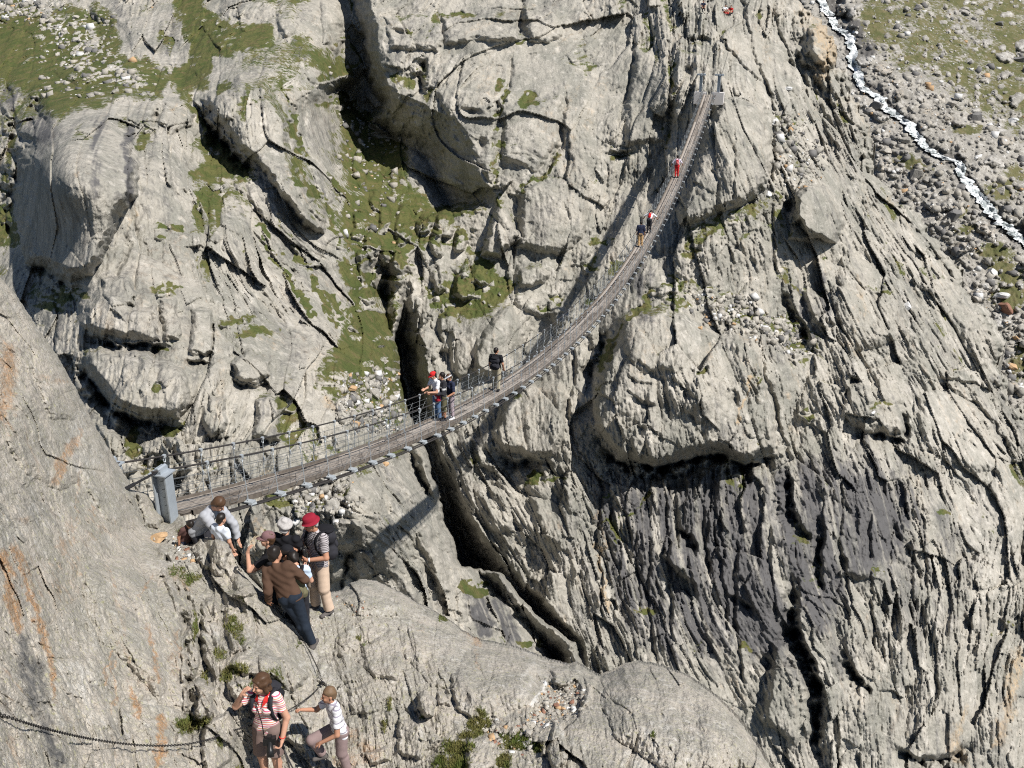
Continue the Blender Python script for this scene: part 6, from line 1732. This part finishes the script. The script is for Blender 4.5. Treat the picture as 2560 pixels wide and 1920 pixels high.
f11_ = foot_from_head(458, 1290, 1.02, ZG + .14)
person("small black-haired child half hidden by the ledge next to the pylon", f11_, math.radians(50), 1.06, dict(vox=.010, skin=M_SKIN2, hpitch=math.radians(40), pitch=math.radians(20), top=cloth("dark_red_cotton", (0.09, 0.05, 0.045)), bottom=M_NAVY, shoes=M_SHOE, hair=('short', M_HDARK)), G_PATH)


# ---- on the bridge
def on_deck(px, w):
    best = min(np.linspace(0, 1, 1201), key=lambda t: abs(pix(deck(t, w, 0))[0] - px))
    return deck(float(best), w, 0.015)


p = on_deck(1094, -.20)
B12 = person("hiker in red cap and white top leaning on the bridge rail", p, math.radians(-52), 1.78, dict(vox=.013, fat=1.3, skin=M_SKIN, hyaw=math.radians(-10), hpitch=math.radians(8), pitch=math.radians(8), elbR=(-.24, -.20, 1.12), wrR=(-.12, -.40, 1.15), elbL=(.25, -.18, 1.10), wrL=(.14, -.42, 1.12), top=M_WHITE, sleeve=.36, bottom=cloth("blue_denim", (.10, .17, .30)), shoes=M_CHAR, hat=('cap', M_RED), hair=('crop', M_HDARK)), G_BR)
p = on_deck(1109, -.02)
B13 = person("hiker in black and white jacket with a red bag, between two others on the bridge", p, math.radians(-60), 1.72, dict(vox=.013, fat=1.3, skin=M_SKIN2, hyaw=math.radians(-15), elbR=(-.24, -.22, 1.10), wrR=(-.10, -.42, 1.06), elbL=(.26, -.12, 1.08), wrL=(.14, -.36, 1.08), top=striped("black_white_jacket", [((.03, .03, .035), .55), ((.5, .5, .5), .16), ((.03, .03, .035), .29)], .34), sleeve=.9, bulk=.01, bottom=M_OLIVE, legs=.55, flare=.02, shoes=M_CHAR, hair=('short', M_HDARK)), G_BR)
root = empty("shoulder_bag", B13['tor']((.06, -.22, .02)), math.radians(-60), "small red and white bag in front of the dark-haired hiker on the bridge", "bag")
V, Q = sdf_mesh([cone((-.06, 0, .03), (.06, 0, .03), .07, .07, .04), cone((-.06, 0, -.12), (.06, 0, -.12), .08, .08, .04), cone((0, 0, -.12), (0, 0, .04), .1, .1, .04, ((0, 1, 0), .7))], .014)
mesh_obj("bag", V, Q, cloth("crimson_nylon", (.33, .02, .035)), root)
MB().box((0, -.085, -.03), (.05, 0, 0), (0, .012, 0), (0, 0, .04)).build("pocket", M_WHITE, root)
p = on_deck(1128, .14)
B14 = person("hiker in white sun visor, navy T-shirt and mauve trousers on the bridge", p, math.radians(-50), 1.66, dict(female=True, vox=.013, fat=1.3, skin=M_SKIN2, hyaw=math.radians(-10), hpitch=math.radians(14), elbL=(.25, -.04, 1.08), wrL=(.17, -.26, .98), elbR=(-.22, -.14, 1.1), wrR=(-.15, -.36, 1.1), top=M_NAVY, sleeve=.42, bulk=.008, bottom=cloth("lilac_grey_cotton", (.40, .33, .36)), legs=.9, shoes=M_SHOEW, hat=('visor', M_WHITE), hair=('short', M_HBROWN)), G_BR)
p = on_deck(1240, -.10)
B15 = person("man in black T-shirt and khaki trousers walking away alone on the bridge", p, math.radians(168), 1.80, dict(vox=.013, fat=1.3, skin=M_SKIN2, hyaw=math.radians(-30), elbL=(.25, .03, 1.10), wrL=(.26, -.12, .88), elbR=(-.27, .05, 1.12), wrR=(-.28, -.08, .88), kneeL=(.10, -.10, .50), ankL=(.12, -.10, .09), kneeR=(-.10, .02, .49), ankR=(-.11, .14, .10), top=M_BLACK, sleeve=.40, bulk=.012, bottom=M_KHAKI, legs=.985, flare=.024, shoes=M_CHAR, hair=('crop', M_HDARK)), G_BR)
backpack(B15, "black backpack on the man walking alone on the bridge", M_CHAR, (.15, .11, .22), M_BLACK)
p = on_deck(1600, -.12)
B16 = person("hiker in navy shirt and tan trousers walking away on the far half", p, math.radians(170), 1.80, dict(vox=.018, fat=1.6, skin=M_SKIN2, top=M_NAVY, sleeve=.5, hem=-.12, bulk=.03, bottom=M_TAN, flare=.02, shoes=M_CHAR, hair=('short', M_HDARK)), G_BR)
p = on_deck(1622, -.10)
B17 = person("hiker in white top with a red pack stooping with spread elbows", p, math.radians(160), 1.72, dict(vox=.018, fat=1.6, skin=M_SKIN2, pitch=math.radians(40), hpitch=math.radians(20), elbL=(.42, -.28, 1.16), wrL=(.50, -.36, .98), elbR=(-.42, -.28, 1.16), wrR=(-.48, -.36, 1.0), top=M_WHITE, sleeve=.5, bottom=M_CHAR, shoes=M_SHOE, hair=('short', M_HDARK)), G_BR)
backpack(B17, "small red pack on the stooping hiker in white", M_RED, (.09, .07, .15), M_RED)
p = on_deck(1691, -.08)
B18 = person("hiker in red trousers and white top farthest along the bridge", p, math.radians(172), 1.78, dict(vox=.018, fat=1.6, skin=M_SKIN2, pitch=math.radians(10), elbL=(.36, -.06, 1.16), wrL=(.44, -.2, 1.0), elbR=(-.36, -.06, 1.16), wrR=(-.44, -.2, 1.0), top=cloth("white_violet_cotton", (.62, .58, .68)), sleeve=.5, bottom=M_RED, flare=.01, shoes=M_CHAR, hair=('short', M_HDARK)), G_BR)
backpack(B18, "pinkish red rucksack on the hiker in red trousers", cloth("faded_red_nylon", (.50, .12, .12)), (.11, .08, .17), M_RED)
# ---- resting above the far end
for k, (px_, py_, rot_, cols, lab) in enumerate(((1812, 34, 20, (M_WHITE, M_RED, M_HDARK), "tiny hiker in white top and red trousers resting above the far pylons"), (1826, 36, -30, (M_RED, M_CHAR, M_HBROWN), "tiny hiker in red top resting beside the one in white, above the far pylons"), (1757, 24, 0, (M_NAVY, M_CHAR, M_HDARK), "tiny hiker in dark clothes sitting left of the two in red, above the pylons"))):
    p = cliff_at(px_, py_, .1)
    person(lab, p - Vector((0, .1, .15)), math.radians(rot_), 1.72, dict(vox=.022, fat=1.8, hip=(0, .15, .32), pitch=math.radians(12), kneeR=(-.13, -.3, .48), kneeL=(.13, -.28, .46), ankR=(-.12, -.42, .10), ankL=(.12, -.46, .09), elbR=(-.25, -.1, .62), wrR=(-.14, -.32, .52), elbL=(.25, -.1, .62), wrL=(.14, -.32, .52), top=cols[0], sleeve=.5, bottom=cols[1], shoes=M_CHAR, hair=('short', cols[2])), "hikers resting above the far end of the bridge")
# ---------------------------------------------------------------- boulders, loose stones, grass
def rock_shape(seed, flat=.75, sub=3):
    bm = bmesh.new(); bmesh.ops.create_icosphere(bm, subdivisions=sub, radius=1.0)
    r_ = np.random.default_rng(seed)
    V = np.array([v.co for v in bm.verts]); F = np.array([[v.index for v in f.verts] for f in bm.faces])
    bm.free()
    V = np.sign(V) * np.abs(V) ** .55              # boxy block
    V = V @ np.array([[.8, .5, .2], [-.5, .8, .3], [.1, -.3, .95]])
    for k in range(8):                             # broken faces
        n = r_.normal(size=3); n /= np.linalg.norm(n); h = r_.uniform(.5, .95)
        d = V @ n - h
        V = V - np.outer(np.clip(d, 0, None), n)
    V = V / np.abs(V).max()
    V = V * (1 + .05 * np.sin(5 * V[:, :1] + seed) * np.sin(6 * V[:, 1:2]) + .03 * np.sin(13 * V[:, 2:3] + 7 * V[:, :1]))
    return V * np.array([1, .85, flat]), F


M_BOULD = rock_material("boulder_gneiss", 0.3, (0.28, 0.265, 0.235), (0.40, 0.37, 0.32), (0.12, 0.118, 0.115), (0.4, 0.25, 0.14), (0.62, 0.6, 0.56), GREENS, .5, .5)
M_BWHITE = simple_mat("white_quartz", (0.60, 0.595, 0.58), .7, 0, .15, 3)
M_BRED = simple_mat("rusty_boulder", (0.24, 0.125, 0.085), .85, 0, .4, 4)
M_BOCH = simple_mat("ochre_boulder", (0.45, 0.30, 0.17), .85, 0, .35, 4)
M_BDARK = simple_mat("dark_boulder", (0.16, 0.155, 0.15), .85, 0, .35, 4)
_shapes = {}


def boulder(p, size, seed, mat, label, group=None, rz=0.0, tilt=0.0, sc=(1, 1, 1)):
    k = (seed % 7, mat.name)
    if k not in _shapes:
        V, F = rock_shape(k[0] * 13 + 5)
        me = bpy.data.meshes.new("boulder"); me.from_pydata([tuple(v) for v in V], [], [tuple(f) for f in F]); me.materials.append(mat)
        _shapes[k] = me
    o = bpy.data.objects.new("boulder", _shapes[k]); link(o)
    o.location = p; o.scale = (size * sc[0], size * sc[1], size * sc[2]); o.rotation_euler = (tilt, tilt * .6, rz)
    tag(o, label, "boulder", group)
    return o


rng = random.Random(12)
# stones that stand out on the far side of the gorge
for k, (px_, py_, wpx, m, lab) in enumerate((
        (848, 274, 28, M_BOULD, "pale rounded boulder high in the grassy gully"), (845, 418, 26, M_BOULD, "pale blocky boulder low at the left edge of the gully grass"),
        (962, 905, 22, M_BOULD, "round grey boulder on the grass left of the dark cleft"), (935, 985, 60, M_BOULD, "broad flat slab among the stones above the footbridge"),
        (880, 970, 34, M_BOCH, "long reddish stone in the rubble above the footbridge"), (965, 1003, 22, M_BOCH, "pointed orange stone in the rubble beside the dark cleft"),
        (962, 1158, 26, M_BOCH, "rusty brown stone just below the footbridge deck"), (905, 1250, 30, M_BOULD, "grey stone on the rubble below the footbridge"),
        (835, 1262, 40, M_BOULD, "flat-topped grey stone below the bridge on the mossy rubble"), (1890, 220, 0, M_BWHITE, ""),
        (2268, 766, 30, M_BWHITE, "bright white boulder lodged on the slabs right of centre"), (1970, 222, 26, M_BWHITE, "pale flat boulder right of the far bridge pylons"),
        (1920, 484, 26, M_BWHITE, "whitish stone on the ledge below the smooth slab"), (2010, 416, 12, M_BWHITE, "small white stone on the ledge right of the smooth slab"),
        (2024, 886, 18, M_BWHITE, "white stone at the lower tip of the pebble field"), (1748, 820, 18, M_BOCH, "orange stone in the pebble field above the overhang"), (1834, 810, 16, M_BOCH, "ochre stone at the right of the pebble field"), (2182, 1032, 18, M_BWHITE, "small white stone in a mossy notch of the right wall"),
        (555, 488, 24, M_BOULD, "small light stone at the foot of the leaning slab"), (340, 218, 30, M_BOULD, "pale boulder at the lower rim of the upper meadow"), (290, 228, 28, M_BOULD, "squat boulder on the meadow rim above the big slab"), (190, 46, 22, M_BOULD, "light boulder at the top of the left meadow"), (268, 56, 24, M_BOULD, "broad boulder under the dark outcrop in the meadow"), (240, 100, 26, M_BOULD, "rounded boulder in the middle of the meadow stones"))):
    if not wpx: continue
    d = pix(cliff_at(px_, py_))[2]; sz = wpx / 2 / FPX * d
    boulder(cliff_at(px_, py_, sz * .25), sz, k, m, lab, None, rng.uniform(0, 6), rng.uniform(-.2, .2), (1, 1, rng.uniform(.8, 1.1)))
# boulders of the scree slope
for k, (px_, py_, wpx, m, lab) in enumerate((
        (2515, 770, 62, M_BRED, "big rusty red boulder at the right edge of the scree"), (2505, 738, 46, M_BWHITE, "large white boulder just above the rusty red one"), (2480, 680, 40, M_BWHITE, "white boulder on the scree near the ridge crest"),
        (2434, 290, 50, M_BDARK, "dark flat boulder on the grass right of the stream"), (2380, 262, 30, M_BOULD, "upright pale boulder on the grass between stream and dark boulder"), (2346, 244, 28, M_BOULD, "rounded grey boulder above the stream on the scree"), (2532, 302, 34, M_BWHITE, "white boulder at the right edge of the grassy slope"),
        (2384, 535, 64, M_BDARK, "long dark-bellied slab beside the lower stream"), (2402, 466, 34, M_BDARK, "grey boulder standing right against the white stream"), (2504, 476, 34, M_BOULD, "oval pale boulder right of the lower cascade"), (2300, 466, 40, M_BOULD, "pair of pale blocks left of the lower cascade, lower one"), (2290, 440, 54, M_BOULD, "broad pale slab left of the stream bend"),
        (2260, 350, 40, M_BOULD, "angular boulder on the rubble left of the stream"), (2215, 376, 34, M_BOULD, "boulder next to the ridge in the middle of the scree"), (2244, 205, 36, M_BOULD, "big pale stone by the upper stream"), (2096, 68, 34, M_BDARK, "dark wet rock between the two strands of the upper stream"), (2052, 36, 24, M_BOULD, "stone island at the fork of the stream"), (2140, 82, 26, M_BWHITE, "white boulder right of the upper stream"),
        (2190, 270, 56, M_BDARK, "dark slab the stream runs past at mid height"), (2560, 400, 40, M_BDARK, "dark stone cut off by the right edge of the picture"), (2476, 570, 30, M_BOULD, "boulder under the lower cascade"), (2540, 845, 26, M_BOCH, "orange stone low on the right scree"), (2530, 915, 34, M_BOCH, "ochre boulder below the white one at the scree's foot"), (2552, 970, 24, M_BWHITE, "white stone at the scree's lowest visible corner"),
        (2345, 182, 26, M_BOULD, "grey boulder at the edge of the grass"), (2500, 60, 30, M_BDARK, "dark boulder high on the grassy slope"), (2290, 22, 26, M_BDARK, "dark boulder near the top of the grassy slope"), (2414, 22, 26, M_BOULD, "grey boulder at the top right of the grassy slope"), (2550, 150, 50, M_BDARK, "dark outcrop block on the grassy slope's right edge"))):
    d = pix(scree_at(px_, py_))[2]; sz = wpx / 2 / FPX * d
    boulder(scree_at(px_, py_, sz * .2), sz, k + 3, m, lab, None, rng.uniform(0, 6), rng.uniform(-.25, .25), (1, 1, rng.uniform(.6, .9)))
# stones at the gravel pocket and the path
for k, (px_, py_, wpx, m, lab) in enumerate((
        (1392, 1764, 24, M_BRED, "rust red stone in the middle of the gravel pocket"), (1448, 1734, 22, M_BRED, "rust brown stone at the right rim of the gravel pocket"), (1388, 1792, 22, M_BOULD, "grey cobble at the lower edge of the gravel pocket"), (1336, 1786, 18, M_BRED, "small reddish stone left in the gravel pocket"), (1418, 1770, 18, M_BWHITE, "whitish cobble right of the red stone in the gravel"), (1360, 1802, 22, M_BOULD, "angular grey cobble at the gravel's lower left"),
        (1320, 1836, 30, M_BOULD, "flat stone below the gravel pocket"), (1330, 1812, 26, M_BOULD, "round cobble just under the gravel pocket's left end"), (398, 1342, 54, M_BOCH, "broad pale stone with an ochre top near the bridge pylon"), (455, 1372, 24, M_BOULD, "small stone on the rubble ledge below the ochre one"))):
    d = near_depth(px_, py_); sz = wpx / 2 / FPX * d
    boulder(near_at(px_, py_, sz * .35), sz, k + 1, m, lab, None, rng.uniform(0, 6), rng.uniform(-.3, .3), (1, .9, .8))


def strew(name, label, n, place, mat_list, seed):
    """countless small stones in one object"""
    r_ = random.Random(seed)
    base = []
    for k in range(10):                          # broken blocks
        rr = np.random.default_rng(40 + k)
        bv = np.array([(x, y, z) for x in (-1, 1) for y in (-1, 1) for z in (-1, 1)], float) * .72 + rr.uniform(-.34, .34, (8, 3))
        base.append((bv, np.array([(0, 1, 3), (0, 3, 2), (4, 6, 7), (4, 7, 5), (0, 4, 5), (0, 5, 1), (2, 3, 7), (2, 7, 6), (0, 2, 6), (0, 6, 4), (1, 5, 7), (1, 7, 3)])))
    V, F, MI = [], [], []
    cnt = 0
    for _ in range(n):
        q = place(r_)
        if q is None: continue
        p, sz = q
        bv, bf = base[r_.randrange(10)]
        a = r_.uniform(0, 6.28); ca, sa = math.cos(a), math.sin(a)
        tl = r_.uniform(-.6, .6); R = np.array([[ca, -sa, 0], [sa, ca, 0], [0, 0, 1]]) @ np.array([[1, 0, 0], [0, math.cos(tl), -math.sin(tl)], [0, math.sin(tl), math.cos(tl)]])
        V.append((bv * np.array([1, r_.uniform(.6, 1), r_.uniform(.6, 1)])) @ R.T * sz + np.array(p)); F.append(bf + cnt); cnt += len(bv)
        MI += [r_.choices(range(len(mat_list)), [m_[1] for m_ in mat_list])[0]] * len(bf)
    o = mesh_obj(name, np.concatenate(V), np.concatenate(F), mat_list[0][0], None, False)
    for m_ in mat_list[1:]: o.data.materials.append(m_[0])
    o.data.polygons.foreach_set("material_index", MI)
    return tag(o, label, "stones", kind="stuff")


def pl_scree(r_):
    x = r_.uniform(1960, 2610); y = r_.uniform(-60, 1150)
    i = int((x - SCREE_CV.px1[0]) / 2.6); j = int((y - SCREE_CV.py1[0]) / 2.6)
    g_ = float(SCREE_GRASS[j, i])
    if r_.random() < g_ * 1.05: return None
    if STREAM_D[j, i] < 14 + 8 * r_.random(): return None
    d = float(SCREE_DEPTH[j, i]); sz = min(.20 * r_.random() ** -.55, 1.25) * .66
    return at(x, y, d - sz * .2), sz


SCREE_MATS = [(M_BOULD, 7), (M_BWHITE, 1.2), (M_BDARK, 2.0), (M_BOCH, .35)]
strew("loose_stones", "countless pale broken stones covering the scree slope", 8000, pl_scree, SCREE_MATS, 4)


def pl_cliff(r_):
    k = r_.choices(range(7), [5, 5, 4, 6, 4, 2.5, 3])[0]
    x, y = [(r_.uniform(90, 430), r_.uniform(10, 250)), (r_.uniform(840, 1000), r_.uniform(930, 1080)), (r_.uniform(720, 900), r_.uniform(1170, 1310)), (r_.uniform(1720, 2040), r_.uniform(735, 890)), (r_.uniform(820, 1000), r_.uniform(140, 700)), (r_.uniform(1930, 2060), r_.uniform(280, 470)), (r_.uniform(-20, 110), r_.uniform(-40, 60))][k]
    i = int((x - cv_x0) / CSTEP); j = int((y - cv_y0) / CSTEP)
    if max(float(CLIFF_SCREE[j, i]), float(CLIFF_GRASS[j, i]) * .5) < r_.random() * .9: return None
    d = float(CLIFF_DEPTH[j, i]); sz = min(.10 * r_.random() ** -.5, .42) * (d / 90)
    return at(x, y, d - sz * .3), sz


strew("loose_stones", "loose rubble lying in the gully grass and on the ledges", 3400, pl_cliff, SCREE_MATS, 5)


def pl_near(r_):
    k = r_.choices(range(4), [6, 2, 3, 3])[0]
    x, y = [(r_.uniform(1320, 1470), r_.uniform(1680, 1840)), (r_.uniform(1180, 1340), r_.uniform(1790, 1900)), (r_.uniform(740, 960), r_.uniform(1480, 1600)), (r_.uniform(410, 520), r_.uniform(1325, 1420))][k]
    i = int((x - NEAR_CV.px1[0]) / NSTEP); j = int((y - NEAR_CV.py1[0]) / NSTEP)
    if float(NEAR_SCREE[j, i]) < r_.random() or NEAR_SD[j, i] < 10: return None
    d = float(NEAR_DEPTH[j, i]); sz = min(.011 * r_.random() ** -.6, .05) * (1 if k != 2 else .6)
    return at(x, y, d - sz * .3), sz


strew("gravel", "pale gravel and pebbles in the hollow of the rounded ridge and on the path", 2600, pl_near, [(M_BOULD, 6), (M_BWHITE, .5), (M_BRED, .5), (M_BOCH, .7)], 6)
# tufts of grass on the near rock
M_BLADE, nt, b = new_mat("alpine_grass_blades", .75)
geo = N(nt, "ShaderNodeNewGeometry")
cb = mixc(nt, ramp(nt, noise(nt, 3.0, 3, .6, geo.outputs["Position"]), .4, .6), (0.075, 0.11, 0.022), (0.19, 0.15, 0.06))
cb = mixc(nt, math_n(nt, 'MULTIPLY', noise(nt, 40, 2, .5, geo.outputs["Position"]), .8), cb, (0.14, 0.17, 0.04))
nt.links.new(cb, b.inputs["Base Color"])
r_ = np.random.default_rng(8)
gj, gi = np.where((NEAR_GRASS > .42) & (NEAR_SD > 4))
sel = r_.choice(len(gj), min(len(gj), 6500), replace=False)
V, F = [], []
for k in sel:
    j, i = gj[k], gi[k]
    x, y = NEAR_CV.px1[i] + r_.uniform(-1, 1), NEAR_CV.py1[j] + r_.uniform(-1, 1)
    if r_.random() > (NEAR_GRASS[j, i] - .3) * 1.6: continue
    p = at(x, y, float(NEAR_DEPTH[j, i]) + .01)
    for m in range(3):
        h = r_.uniform(.03, .10); a = r_.uniform(0, 6.28); lean_ = Vector((math.cos(a) * .5, math.sin(a) * .5 - .25, 1)).normalized() * h
        q = p + Vector((r_.uniform(-.02, .02), r_.uniform(-.02, .02), 0)); wv = Vector((math.cos(a + 1.6), math.sin(a + 1.6), 0)) * .0045
        b0 = len(V); V += [q - wv, q + wv, q + lean_ * .6 + wv * .7, q + lean_ + Vector((0, 0, -h * .15))]; F += [(b0, b0 + 1, b0 + 2), (b0, b0 + 2, b0 + 3)]
tag(mesh_obj("grass", V, F, M_BLADE, None, False), "short tufts of green and straw-coloured grass in the joints of the near rock", "grass", kind="stuff")
